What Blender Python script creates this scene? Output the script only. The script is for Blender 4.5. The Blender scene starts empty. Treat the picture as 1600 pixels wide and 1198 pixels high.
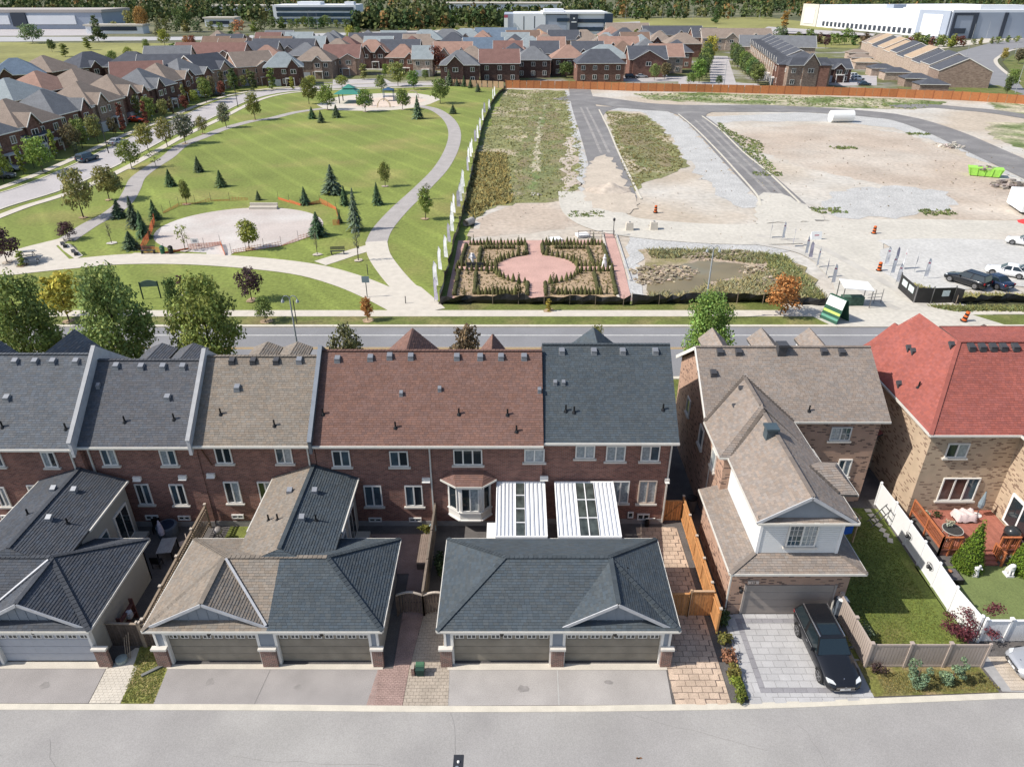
import bpy, bmesh, math, random
from mathutils import Vector, Matrix
from mathutils.geometry import tessellate_polygon
SC = bpy.context.scene
COL = SC.collection
R = math.radians
# ---------------------------------------------------------------- camera, sky, sun, exposure
CAM_H, CAM_F, CAM_PITCH = 31.5, 1115.0, R(29.3)
cam_data = bpy.data.cameras.new('camera')
cam_data.sensor_width = 36.0
cam_data.lens = 36.0 * CAM_F / 1600.0
cam_data.clip_start = 0.5
cam_data.clip_end = 9000.0
cam = bpy.data.objects.new('camera', cam_data)
COL.objects.link(cam)
cam.location = (0, 0, CAM_H)
cam.rotation_euler = (R(90) - CAM_PITCH, 0, 0)
SC.camera = cam
SUN_DIR = Vector((1.0, 0.19, -1.02)).normalized()        # the way the light travels
SUN_EL = math.asin(-SUN_DIR.z)
SUN_AZ = math.atan2(-SUN_DIR.x, -SUN_DIR.y)               # clockwise from +Y
world = bpy.data.worlds.new('World')
SC.world = world
world.use_nodes = True
wn = world.node_tree
wn.nodes.clear()
sky = wn.nodes.new('ShaderNodeTexSky')
sky.sky_type = 'NISHITA'
sky.sun_disc = False
sky.sun_elevation = SUN_EL
sky.sun_rotation = SUN_AZ
sky.air_density = 1.0
sky.dust_density = 1.4
bgn = wn.nodes.new('ShaderNodeBackground')
bgn.inputs['Strength'].default_value = 0.125
wo = wn.nodes.new('ShaderNodeOutputWorld')
wn.links.new(sky.outputs[0], bgn.inputs[0])
wn.links.new(bgn.outputs[0], wo.inputs[0])
sun_data = bpy.data.lights.new('sun', 'SUN')
sun_data.energy = 4.2
sun_data.angle = R(0.55)
sun_data.color = (1.0, 0.955, 0.88)
sun = bpy.data.objects.new('sun', sun_data)
COL.objects.link(sun)
sun.location = (-60, -10, 90)
sun.rotation_euler = SUN_DIR.to_track_quat('-Z', 'Y').to_euler()
SC.view_settings.view_transform = 'Standard'
SC.view_settings.look = 'None'
SC.view_settings.exposure = 0.37
SC.view_settings.gamma = 1.0
SC.view_settings.use_curve_mapping = False
SC.render.engine = 'CYCLES'
SC.cycles.max_bounces = 5
SC.cycles.diffuse_bounces = 2
SC.cycles.glossy_bounces = 2
SC.cycles.transmission_bounces = 2
SC.cycles.transparent_max_bounces = 4
rnd = random.Random(11)
# ---------------------------------------------------------------- measuring helpers (survey of the photograph)
_cs, _sn = math.cos(CAM_PITCH), math.sin(CAM_PITCH)
def G(u, v, z=0.0):
 """World point at height z seen at photo pixel (u, v)."""
 a = (u - 800.0) / CAM_F
 b = (v - 599.0) / CAM_F
 k = (CAM_H - z) / (_sn + b * _cs)
 return Vector((a * k, (_cs - b * _sn) * k, z))
def onY(u, v, Y):
 """World point on the vertical plane y = Y seen at photo pixel (u, v)."""
 b = (v - 599.0) / CAM_F
 s, c = _sn + b * _cs, _cs - b * _sn
 k = Y / c
 return Vector(((u - 800.0) / CAM_F * k, Y, CAM_H - s * k))
def onplane(u, v, p0, n):
 b = (v - 599.0) / CAM_F
 d = Vector(((u - 800.0) / CAM_F, _cs - b * _sn, -_sn - b * _cs))
 o = Vector((0, 0, CAM_H))
 return o + d * ((p0 - o).dot(n) / d.dot(n))
# ---------------------------------------------------------------- materials
MATS = {}
def mat(name, col, rough=0.85, var=0.12, scale=3.0, fine=0.0, fscale=40.0, bump=0.0, bscale=30.0, metal=0.0,
  spec=0.3, tint=False, rand=0.0, objcol=False, col2=None, c2scale=0.3, c2lo=0.45, c2hi=0.6, gen=False, transl=0.0):
 if name in MATS:
  return MATS[name]
 m = bpy.data.materials.new(name)
 m.use_nodes = True
 nt = m.node_tree
 N, L = nt.nodes, nt.links
 bs = N['Principled BSDF']
 geo = N.new('ShaderNodeNewGeometry')
 pos = geo.outputs['Position']
 if gen:
  tc = N.new('ShaderNodeTexCoord')
  pos = tc.outputs['Object']
 def noise(sc, det=3.0):
  n = N.new('ShaderNodeTexNoise')
  n.inputs['Scale'].default_value = sc
  n.inputs['Detail'].default_value = det
  L.new(pos, n.inputs['Vector'])
  return n.outputs['Fac']
 def mul(c, f, lo, hi):
  mr = N.new('ShaderNodeMapRange')
  mr.inputs['From Min'].default_value = 0.3
  mr.inputs['From Max'].default_value = 0.7
  mr.inputs['To Min'].default_value = lo
  mr.inputs['To Max'].default_value = hi
  L.new(f, mr.inputs['Value'])
  vm = N.new('ShaderNodeVectorMath')
  vm.operation = 'SCALE'
  L.new(c, vm.inputs[0])
  L.new(mr.outputs[0], vm.inputs['Scale'])
  return vm.outputs[0]
 rgb = N.new('ShaderNodeRGB')
 rgb.outputs[0].default_value = (*col, 1)
 c = rgb.outputs[0]
 if objcol:
  oi = N.new('ShaderNodeObjectInfo')
  c = oi.outputs['Color']
 if col2:
  mx = N.new('ShaderNodeMix')
  mx.data_type = 'RGBA'
  mr = N.new('ShaderNodeMapRange')
  mr.inputs['From Min'].default_value = c2lo
  mr.inputs['From Max'].default_value = c2hi
  L.new(noise(c2scale, 5.0), mr.inputs['Value'])
  L.new(mr.outputs[0], mx.inputs['Factor'])
  L.new(c, mx.inputs['A'])
  mx.inputs['B'].default_value = (*col2, 1)
  c = mx.outputs['Result']
 if tint:
  at = N.new('ShaderNodeAttribute')
  at.attribute_name = 'tint'
  vm = N.new('ShaderNodeVectorMath')
  vm.operation = 'MULTIPLY'
  L.new(c, vm.inputs[0])
  L.new(at.outputs['Color'], vm.inputs[1])
  c = vm.outputs[0]
 if var > 0:
  c = mul(c, noise(scale, 4.0), 1 - var, 1 + var)
 if fine > 0:
  c = mul(c, noise(fscale, 2.0), 1 - fine, 1 + fine)
 if rand > 0:
  oi2 = N.new('ShaderNodeObjectInfo')
  mr = N.new('ShaderNodeMapRange')
  mr.inputs['To Min'].default_value = 1 - rand
  mr.inputs['To Max'].default_value = 1 + rand
  L.new(oi2.outputs['Random'], mr.inputs['Value'])
  vm = N.new('ShaderNodeVectorMath')
  vm.operation = 'SCALE'
  L.new(c, vm.inputs[0])
  L.new(mr.outputs[0], vm.inputs['Scale'])
  c = vm.outputs[0]
 L.new(c, bs.inputs['Base Color'])
 bs.inputs['Roughness'].default_value = rough
 bs.inputs['Metallic'].default_value = metal
 bs.inputs['Specular IOR Level'].default_value = spec
 if bump > 0:
  bp = N.new('ShaderNodeBump')
  bp.inputs['Strength'].default_value = 1.0
  bp.inputs['Distance'].default_value = bump
  L.new(noise(bscale, 3.0), bp.inputs['Height'])
  L.new(bp.outputs[0], bs.inputs['Normal'])
 if transl > 0:
  tr = N.new('ShaderNodeBsdfTranslucent')
  L.new(c, tr.inputs['Color'])
  ms = N.new('ShaderNodeMixShader')
  ms.inputs[0].default_value = transl
  L.new(bs.outputs[0], ms.inputs[1])
  L.new(tr.outputs[0], ms.inputs[2])
  L.new(ms.outputs[0], N['Material Output'].inputs[0])
 MATS[name] = m
 return m
def brick_mat(name, c1, c2, mortar, w=0.21, h=0.075, bias=0.0, msize=0.006, objcol=False, var=0.12, fleck=None):
 m = bpy.data.materials.new(name)
 m.use_nodes = True
 N, L = m.node_tree.nodes, m.node_tree.links
 bs = N['Principled BSDF']
 geo = N.new('ShaderNodeNewGeometry')
 sx = N.new('ShaderNodeSeparateXYZ')
 L.new(geo.outputs['Position'], sx.inputs[0])
 ad = N.new('ShaderNodeMath')
 ad.operation = 'ADD'
 L.new(sx.outputs[0], ad.inputs[0])
 L.new(sx.outputs[1], ad.inputs[1])
 cb = N.new('ShaderNodeCombineXYZ')
 L.new(ad.outputs[0], cb.inputs[0])
 L.new(sx.outputs[2], cb.inputs[1])
 br = N.new('ShaderNodeTexBrick')
 br.inputs['Scale'].default_value = 1.0
 br.inputs['Brick Width'].default_value = w
 br.inputs['Row Height'].default_value = h
 br.inputs['Mortar Size'].default_value = msize
 br.inputs['Bias'].default_value = bias
 br.inputs['Color1'].default_value = (*c1, 1)
 br.inputs['Color2'].default_value = (*c2, 1)
 br.inputs['Mortar'].default_value = (*mortar, 1)
 L.new(cb.outputs[0], br.inputs['Vector'])
 bcol = br.outputs['Color']
 if fleck:                                     # a share of odd darker bricks among even ones
  br.inputs['Color1'].default_value = (0, 0, 0, 1)
  br.inputs['Color2'].default_value = (1, 1, 1, 1)
  br.inputs['Mortar'].default_value = (0, 0, 0, 1)
  rp = N.new('ShaderNodeMapRange')
  rp.inputs['From Min'].default_value = fleck
  rp.inputs['From Max'].default_value = fleck + 0.06
  L.new(br.outputs['Color'], rp.inputs['Value'])
  m1 = N.new('ShaderNodeMix')
  m1.data_type = 'RGBA'
  L.new(rp.outputs[0], m1.inputs['Factor'])
  m1.inputs['A'].default_value = (*c1, 1)
  m1.inputs['B'].default_value = (*c2, 1)
  m2 = N.new('ShaderNodeMix')
  m2.data_type = 'RGBA'
  L.new(br.outputs['Fac'], m2.inputs['Factor'])
  L.new(m1.outputs['Result'], m2.inputs['A'])
  m2.inputs['B'].default_value = (*mortar, 1)
  bcol = m2.outputs['Result']
 no = N.new('ShaderNodeTexNoise')
 no.inputs['Scale'].default_value = 1.3
 no.inputs['Detail'].default_value = 5
 L.new(geo.outputs['Position'], no.inputs['Vector'])
 mr = N.new('ShaderNodeMapRange')
 mr.inputs['From Min'].default_value = 0.3
 mr.inputs['From Max'].default_value = 0.7
 mr.inputs['To Min'].default_value = 1 - var
 mr.inputs['To Max'].default_value = 1 + var
 L.new(no.outputs['Fac'], mr.inputs['Value'])
 vm = N.new('ShaderNodeVectorMath')
 vm.operation = 'SCALE'
 L.new(bcol, vm.inputs[0])
 L.new(mr.outputs[0], vm.inputs['Scale'])
 out = vm.outputs[0]
 if objcol:
  oi = N.new('ShaderNodeObjectInfo')
  v2 = N.new('ShaderNodeVectorMath')
  v2.operation = 'MULTIPLY'
  L.new(out, v2.inputs[0])
  L.new(oi.outputs['Color'], v2.inputs[1])
  out = v2.outputs[0]
 L.new(out, bs.inputs['Base Color'])
 bs.inputs['Roughness'].default_value = 0.9
 bs.inputs['Specular IOR Level'].default_value = 0.2
 bp = N.new('ShaderNodeBump')
 bp.inputs['Distance'].default_value = 0.006
 bp.invert = True
 L.new(br.outputs['Fac'], bp.inputs['Height'])
 L.new(bp.outputs[0], bs.inputs['Normal'])
 MATS[name] = m
 return m
M_ASPH = mat('alley_asphalt', (0.305, 0.290, 0.276), var=0.09, scale=0.35, fine=0.12, fscale=20, col2=(0.335, 0.32, 0.30), c2scale=0.12, bump=0.004, bscale=60)
M_CONC = mat('pale_concrete', (0.54, 0.49, 0.415), var=0.07, scale=1.2, fine=0.10, fscale=25)
M_CURB = mat('curb_concrete', (0.56, 0.515, 0.43), var=0.08, scale=1.5, fine=0.10, fscale=25)
M_DRIVE = mat('driveway_asphalt', (0.30, 0.278, 0.265), var=0.09, scale=0.7, fine=0.22, fscale=30, bump=0.003)
M_DRIVE2 = mat('old_driveway_asphalt', (0.36, 0.335, 0.315), var=0.11, scale=0.6, fine=0.22, fscale=30, bump=0.003)
M_ROAD = mat('road_asphalt', (0.225, 0.222, 0.228), var=0.08, scale=0.25, fine=0.10, fscale=14)
M_WHITE = mat('white_paint', (0.78, 0.78, 0.76), var=0.03, rough=0.5)
M_LINEW = mat('road_white', (0.62, 0.61, 0.58), var=0.15, scale=4)
M_LINEY = mat('road_yellow', (0.5, 0.33, 0.12), var=0.15, scale=4)
M_TRIM = mat('white_trim', (0.74, 0.71, 0.66), var=0.05, rough=0.5)
M_GUT = mat('gutter_metal', (0.62, 0.59, 0.53), var=0.05, rough=0.4)
M_BRICK = brick_mat('red_brick', (0.30, 0.135, 0.10), (0.17, 0.075, 0.06), (0.27, 0.21, 0.18), w=0.26, h=0.10, msize=0.011)
M_BRICKP = brick_mat('pillar_brick', (0.25, 0.10, 0.075), (0.12, 0.06, 0.05), (0.33, 0.28, 0.24), w=0.2, h=0.075, msize=0.012)
M_BRICKT = brick_mat('tan_brick', (0.46, 0.29, 0.21), (0.16, 0.10, 0.08), (0.38, 0.30, 0.24), w=0.30, h=0.10, msize=0.008, var=0.10, fleck=0.82)
M_BRICKC = brick_mat('cream_brick', (0.52, 0.395, 0.28), (0.24, 0.16, 0.115), (0.46, 0.37, 0.27), w=0.30, h=0.10, msize=0.008, var=0.10, fleck=0.80)
M_GLASS = mat('window_glass_dark', (0.02, 0.03, 0.036), rough=0.06, var=0, spec=0.9)
M_GLASSC = mat('window_glass_curtain', (0.30, 0.33, 0.34), rough=0.12, var=0.25, scale=7, spec=0.7)
M_GLASSB = mat('window_glass_blue', (0.055, 0.085, 0.105), rough=0.05, var=0.3, scale=2, spec=0.9)
M_SIDING = mat('blue_grey_siding', (0.24, 0.265, 0.30), var=0.04, rough=0.6)
M_SIDINGT = mat('taupe_siding', (0.40, 0.37, 0.32), var=0.04, rough=0.6)
M_SIDEW = mat('white_siding', (0.70, 0.70, 0.69), var=0.03, rough=0.55)
M_DOORT = mat('taupe_garage_door', (0.25, 0.22, 0.175), var=0.16, scale=1.4, rough=0.45)
M_DOORG = mat('grey_garage_door', (0.42, 0.43, 0.46), var=0.04, rough=0.45)
M_DOORB = mat('brown_garage_door', (0.30, 0.26, 0.23), var=0.04, rough=0.5)
M_STONE = mat('stone_cap', (0.60, 0.56, 0.50), var=0.06)
M_FLASH = mat('flashing_metal', (0.46, 0.46, 0.47), var=0.10, rough=0.5)
M_VENTS = mat('vent_silver', (0.25, 0.26, 0.28), var=0.05, rough=0.4, metal=0.3)
M_VENTD = mat('vent_dark', (0.06, 0.06, 0.065), var=0.1, rough=0.5)
M_BLACK = mat('black_plastic', (0.012, 0.012, 0.013), var=0, rough=0.4)
M_BARK = mat('bark', (0.085, 0.065, 0.05), var=0.2, scale=6)
M_TIRE = mat('tyre_rubber', (0.018, 0.018, 0.018), var=0, rough=0.8)
M_RIM = mat('wheel_rim', (0.28, 0.28, 0.29), var=0, rough=0.3, metal=0.8)
M_LAWN = mat('lawn_grass', (0.118, 0.148, 0.030), var=0.22, scale=0.5, fine=0.32, fscale=9, bump=0.03, bscale=14,
    col2=(0.18, 0.165, 0.05), c2scale=0.35, c2lo=0.5, c2hi=0.75)
M_CEDAR = mat('cedar_board', (0.46, 0.225, 0.088), var=0.14, scale=5, rand=0.16, rough=0.7)
M_CEDARD = mat('orange_board', (0.40, 0.155, 0.06), var=0.10, scale=2, rand=0.10)
M_WOODG = mat('weathered_board', (0.115, 0.085, 0.068), var=0.2, scale=5, rand=0.2)
M_WOODT = mat('trellis_wood', (0.27, 0.21, 0.155), var=0.15, scale=5, rand=0.12)
M_VINYL = mat('white_vinyl', (0.78, 0.77, 0.76), var=0.02, rough=0.4)
M_TAUPEV = mat('taupe_vinyl', (0.40, 0.33, 0.285), var=0.03, rough=0.45)
# ---------------------------------------------------------------- object helpers
def link(o, parent=None):
 COL.objects.link(o)
 if parent is not None:
  o.parent = parent
 return o
def tag(o, label=None, cat=None, group=None, kind=None):
 if label:
  o['label'] = label
 if cat:
  o['category'] = cat
 if group:
  o['group'] = group
 if kind:
  o['kind'] = kind
 return o
def thing(name, label, cat, loc=(0, 0, 0), rz=0.0, group=None):
 o = bpy.data.objects.new(name, None)
 o.empty_display_size = 0.3
 o.location = loc
 o.rotation_euler = (0, 0, rz)
 link(o)
 return tag(o, label, cat, group)
class MB:
 """Collects polygons, then links them as one mesh object."""
 def __init__(s):
  s.v, s.f, s.t = [], [], []
 def poly(s, pts, tint=None):
  n = len(s.v)
  s.v.extend([tuple(p) for p in pts])
  s.f.append(tuple(range(n, n + len(pts))))
  s.t.append(tint or (1, 1, 1))
  return s
 def box(s, x0, y0, z0, x1, y1, z1, tint=None):
  n = len(s.v)
  s.v.extend([(x0, y0, z0), (x1, y0, z0), (x1, y1, z0), (x0, y1, z0), (x0, y0, z1), (x1, y0, z1), (x1, y1, z1), (x0, y1, z1)])
  for q in ((0, 3, 2, 1), (4, 5, 6, 7), (0, 1, 5, 4), (1, 2, 6, 5), (2, 3, 7, 6), (3, 0, 4, 7)):
   s.f.append(tuple(n + i for i in q))
   s.t.append(tint or (1, 1, 1))
  return s
 def hull8(s, a, b, tint=None):
  """Solid between quads a (bottom) and b (top), each 4 points in the same winding."""
  n = len(s.v)
  s.v.extend([tuple(p) for p in a] + [tuple(p) for p in b])
  for q in ((0, 3, 2, 1), (4, 5, 6, 7), (0, 1, 5, 4), (1, 2, 6, 5), (2, 3, 7, 6), (3, 0, 4, 7)):
   s.f.append(tuple(n + i for i in q))
   s.t.append(tint or (1, 1, 1))
  return s
 def prism(s, pts, d):
  """Polygon pts extruded by the vector d (downwards for roof slabs)."""
  d = Vector(d)
  lo = [Vector(p) + d for p in pts]
  s.poly(pts)
  s.poly(list(reversed(lo)))
  k = len(pts)
  for i in range(k):
   j = (i + 1) % k
   s.poly([pts[j], pts[i], lo[i], lo[j]])
  return s
 def bar(s, p0, p1, w, h=None, up=(0, 0, 1), tint=None):
  p0, p1 = Vector(p0), Vector(p1)
  h = h or w
  d = (p1 - p0).normalized()
  upv = Vector(up)
  if abs(d.dot(upv)) > 0.95:
   upv = Vector((0, 1, 0))
  a = d.cross(upv).normalized() * (w / 2)
  b = a.cross(d).normalized() * (h / 2)
  q = [-a - b, a - b, a + b, -a + b]
  return s.hull8([p0 + x for x in q], [p1 + x for x in q], tint)
 def tube(s, p0, p1, r0, r1=None, n=8, tint=None, cap=True):
  p0, p1 = Vector(p0), Vector(p1)
  r1 = r0 if r1 is None else r1
  d = (p1 - p0).normalized()
  a = d.orthogonal().normalized()
  b = d.cross(a)
  k = len(s.v)
  for p, r in ((p0, r0), (p1, r1)):
   for i in range(n):
    t = 2 * math.pi * i / n
    s.v.append(tuple(p + (a * math.cos(t) + b * math.sin(t)) * r))
  for i in range(n):
   j = (i + 1) % n
   s.f.append((k + i, k + j, k + n + j, k + n + i))
   s.t.append(tint or (1, 1, 1))
  if cap:
   s.f.append(tuple(k + i for i in reversed(range(n))))
   s.f.append(tuple(k + n + i for i in range(n)))
   s.t += [tint or (1, 1, 1)] * 2
  return s
 def lathe(s, c, prof, n=12, tint=None):
  c = Vector(c)
  k = len(s.v)
  for r, z in prof:
   for i in range(n):
    t = 2 * math.pi * i / n
    s.v.append((c.x + r * math.cos(t), c.y + r * math.sin(t), c.z + z))
  for q in range(len(prof) - 1):
   for i in range(n):
    j = (i + 1) % n
    s.f.append((k + q * n + i, k + q * n + j, k + (q + 1) * n + j, k + (q + 1) * n + i))
    s.t.append(tint or (1, 1, 1))
  s.f.append(tuple(k + (len(prof) - 1) * n + i for i in range(n)))
  s.t.append(tint or (1, 1, 1))
  return s
 def mesh(s, name, m, smooth=False, tinted=False):
  me = bpy.data.meshes.new(name)
  me.from_pydata(s.v, [], s.f)
  me.materials.append(m)
  if smooth:
   me.polygons.foreach_set('use_smooth', [True] * len(me.polygons))
  if tinted:
   at = me.attributes.new('tint', 'FLOAT_COLOR', 'FACE')
   flat = []
   for t in s.t:
    flat.extend((t[0], t[1], t[2], 1.0))
   at.data.foreach_set('color', flat)
  me.update()
  return me
 def build(s, name, m, parent=None, smooth=False, tinted=False, kind=None):
  o = bpy.data.objects.new(name, s.mesh(name, m, smooth, tinted))
  link(o, parent)
  if kind:
   o['kind'] = kind
  return o
def inst(name, me, parent=None, loc=(0, 0, 0), rz=0.0, sc=None, color=None):
 o = bpy.data.objects.new(name, me)
 o.location = loc
 o.rotation_euler = (0, 0, rz)
 if sc:
  o.scale = sc if isinstance(sc, (tuple, list)) else (sc, sc, sc)
 if color:
  o.color = (*color, 1)
 return link(o, parent)
# ---------------------------------------------------------------- flat sheets
def sheet(name, pts, z, m, parent=None, kind='structure', thick=0.0, label=None):
 P = [Vector((p[0], p[1], z)) for p in pts]
 area = sum(P[i].x * P[(i + 1) % len(P)].y - P[(i + 1) % len(P)].x * P[i].y for i in range(len(P)))
 if area < 0:
  P.reverse()
 mb = MB()
 mb.v = [tuple(p) for p in P]
 mb.f = [tuple(t) for t in tessellate_polygon([P])]
 if thick > 0:
  n = len(P)
  lo = [Vector((p.x, p.y, z - thick)) for p in P]
  mb.v += [tuple(p) for p in lo]
  for i in range(n):
   j = (i + 1) % n
   mb.f.append((j, i, n + i, n + j))
 fx = []
 for f in mb.f:
  if len(f) == 3:
   a, b, c = (Vector(mb.v[i]) for i in f)
   if (b - a).cross(c - a).z < 0:
    f = f[::-1]
  fx.append(f)
 mb.f = fx
 mb.t = [(1, 1, 1)] * len(fx)
 o = mb.build(name, m, parent)
 if kind:
  o['kind'] = kind
 if label:
  o['label'] = label
 return o
def psheet(name, px, z, m, rough=0.0, **k):
 P = [G(u, v) for u, v in px]
 if rough:                                      # a natural edge: wandering, never ruler straight
  rr = random.Random(int(px[0][0] * 7 + px[0][1]))
  Q = []
  for i, a in enumerate(P):
   b = P[(i + 1) % len(P)]
   n = max(1, int((b - a).length / (rough * 1.6)))
   Q += [a.lerp(b, j / n) + Vector((rr.uniform(-rough, rough), rr.uniform(-rough, rough), 0)) * (1 if j else .3) for j in range(n)]
  P = Q
 return sheet(name, P, z, m, **k)
def smooth_line(pts, n=6):
 P = [Vector((p[0], p[1])) for p in pts]
 out = []
 for i in range(len(P) - 1):
  p0, p1, p2, p3 = P[max(i - 1, 0)], P[i], P[i + 1], P[min(i + 2, len(P) - 1)]
  for k in range(n):
   t = k / n
   out.append(0.5 * ((2 * p1) + (-p0 + p2) * t + (2 * p0 - 5 * p1 + 4 * p2 - p3) * t * t + (-p0 + 3 * p1 - 3 * p2 + p3) * t ** 3))
 out.append(P[-1])
 return out
def strip_poly(line, w, off=0.0):
 L_, R_ = [], []
 for i, p in enumerate(line):
  d = (line[min(i + 1, len(line) - 1)] - line[max(i - 1, 0)]).normalized()
  n = Vector((-d.y, d.x))
  wi = w[i] if isinstance(w, list) else w
  L_.append(p + n * (off + wi / 2))
  R_.append(p + n * (off - wi / 2))
 return L_, R_
def strip(name, px, w, z, m, world=False, parent=None, thick=0.0, kind='structure', off=0.0, smooth=6):
 pts = px if world else [G(u, v) for u, v in px]
 line = smooth_line(pts, smooth)
 A, B = strip_poly(line, w, off)
 mb = MB()
 for i in range(len(line) - 1):
  q = [(B[i].x, B[i].y, z), (B[i + 1].x, B[i + 1].y, z), (A[i + 1].x, A[i + 1].y, z), (A[i].x, A[i].y, z)]
  mb.poly(q)
  if thick:
   for a, b in ((0, 1), (2, 3)):
    mb.poly([q[a], (q[a][0], q[a][1], z - thick), (q[b][0], q[b][1], z - thick), q[b]])
 o = mb.build(name, m, parent)
 if kind:
  o['kind'] = kind
 return o
def clip_convex(sub, clip):
 """Sutherland-Hodgman in 2D; clip is convex and counter-clockwise."""
 out = sub
 n = len(clip)
 for i in range(n):
  a, b = clip[i], clip[(i + 1) % n]
  ex, ey = b[0] - a[0], b[1] - a[1]
  src, out = out, []
  if not src:
   return []
  for j in range(len(src)):
   p, q = src[j - 1], src[j]
   dp = ex * (p[1] - a[1]) - ey * (p[0] - a[0])
   dq = ex * (q[1] - a[1]) - ey * (q[0] - a[0])
   if (dp >= 0) != (dq >= 0):
    t = dp / (dp - dq)
    out.append((p[0] + (q[0] - p[0]) * t, p[1] + (q[1] - p[1]) * t))
   if dq >= 0:
    out.append(q)
 return out
def ccw(P):
 a = sum(P[i][0] * P[(i + 1) % len(P)][1] - P[(i + 1) % len(P)][0] * P[i][1] for i in range(len(P)))
 return P if a > 0 else list(reversed(P))
def pavers(region, bw, bh, m, parent, z=0.0, thick=0.05, joint=0.02, ang=0.0, stuff=False, name='paver', stagger=0.5,
     limit=300, colvar=0.12, seed=1):
 """Stones laid over a convex region (world xy), each an own object or, when tiny, one joined mesh."""
 rr = random.Random(seed)
 poly = ccw([(p[0], p[1]) for p in region])
 ca, sa = math.cos(ang), math.sin(ang)
 loc = [(x * ca + y * sa, -x * sa + y * ca) for x, y in poly]
 x0, x1 = min(p[0] for p in loc), max(p[0] for p in loc)
 y0, y1 = min(p[1] for p in loc), max(p[1] for p in loc)
 full = None
 joined = MB()
 cnt = 0
 r = 0
 y = y0
 while y < y1:
  x = x0 - bw * (stagger * (r % 2)) - bw * 0.01
  while x < x1:
   cell = [(x + joint / 2, y + joint / 2), (x + bw - joint / 2, y + joint / 2), (x + bw - joint / 2, y + bh - joint / 2), (x + joint / 2, y + bh - joint / 2)]
   c = clip_convex(cell, loc)
   if len(c) >= 3:
    ar = abs(sum(c[i][0] * c[(i + 1) % len(c)][1] - c[(i + 1) % len(c)][0] * c[i][1] for i in range(len(c)))) / 2
    if ar > bw * bh * 0.06:
     zz = z + rr.uniform(-0.004, 0.004)
     w3 = [(px * ca - py * sa, px * sa + py * ca, zz) for px, py in c]
     if stuff:
      tv = 1 + rr.uniform(-colvar, colvar)
      k0 = len(joined.f)
      joined.prism(w3, (0, 0, -thick))
      for q in range(k0, len(joined.f)):
       joined.t[q] = (tv, tv, tv)
     else:
      cx = sum(p[0] for p in w3) / len(w3)
      cy = sum(p[1] for p in w3) / len(w3)
      whole = ar > bw * bh * 0.9 * (1 - joint / bw) * (1 - joint / bh)
      if whole and full is not None:
       o = inst(name, full, parent, (cx, cy, zz))
      else:
       mb = MB().prism([(p[0] - cx, p[1] - cy, 0) for p in w3], (0, 0, -thick))
       o = mb.build(name, m, parent)
       o.location = (cx, cy, zz)
       if whole:
        full = o.data
      cnt += 1
   x += bw
  y += bh
  r += 1
 if stuff:
  return joined.build(name + '_field', m, parent, tinted=True, kind='stuff')
# ---------------------------------------------------------------- roofs
def plane_normal(P):
 n = (P[1] - P[0]).cross(P[2] - P[0]).normalized()
 return n if n.z > 0 else -n
def shingle_field(mb, P, base, course=0.15, tab=0.27, var=0.12, seed=3, warm=0.05):
 rr = random.Random(seed)
 P = [Vector(p) for p in P]
 n = plane_normal(P)
 h = Vector((0, 0, 1)).cross(n)
 h = h.normalized() if h.length > 1e-4 else Vector((1, 0, 0))
 up = n.cross(h).normalized()
 o = P[0]
 loc = ccw([((p - o).dot(h), (p - o).dot(up)) for p in P])
 x0, x1 = min(p[0] for p in loc), max(p[0] for p in loc)
 y0, y1 = min(p[1] for p in loc), max(p[1] for p in loc)
 y = y0
 r = 0
 while y < y1:
  x = x0 - tab * rr.random()
  while x < x1:
   w = tab * rr.uniform(0.8, 1.2)
   c = clip_convex([(x + 0.004, y), (x + w - 0.004, y), (x + w - 0.004, y + course), (x + 0.004, y + course)], loc)
   if len(c) >= 3:
    t = 0.018 + rr.random() * 0.010
    k = 1 + rr.uniform(-var, var)
    kk = rr.uniform(-warm, warm)
    col = (base[0] * k * (1 + kk), base[1] * k, base[2] * k * (1 - kk))
    top = []
    for a, b in c:
     lift = 0.004 + t * (1 - (b - y) / course)
     top.append(o + h * a + up * b + n * lift)
    mb.poly(top, col)
    m_ = len(c)
    for i in range(m_):
     j = (i + 1) % m_
     if abs(c[i][1] - y) < 1e-6 and abs(c[j][1] - y) < 1e-6:
      mb.poly([top[j], top[i], top[i] - n * (t + 0.006), top[j] - n * (t + 0.006)], tuple(q * 0.55 for q in col))
   x += w
  y += course
  r += 1
M_SHIN = mat('asphalt_shingle', (1, 1, 1), var=0.07, scale=0.5, fine=0.13, fscale=55, tint=True, rough=0.95, spec=0.15)
M_SLAB = mat('roof_deck', (0.08, 0.075, 0.07), var=0.1)
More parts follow.
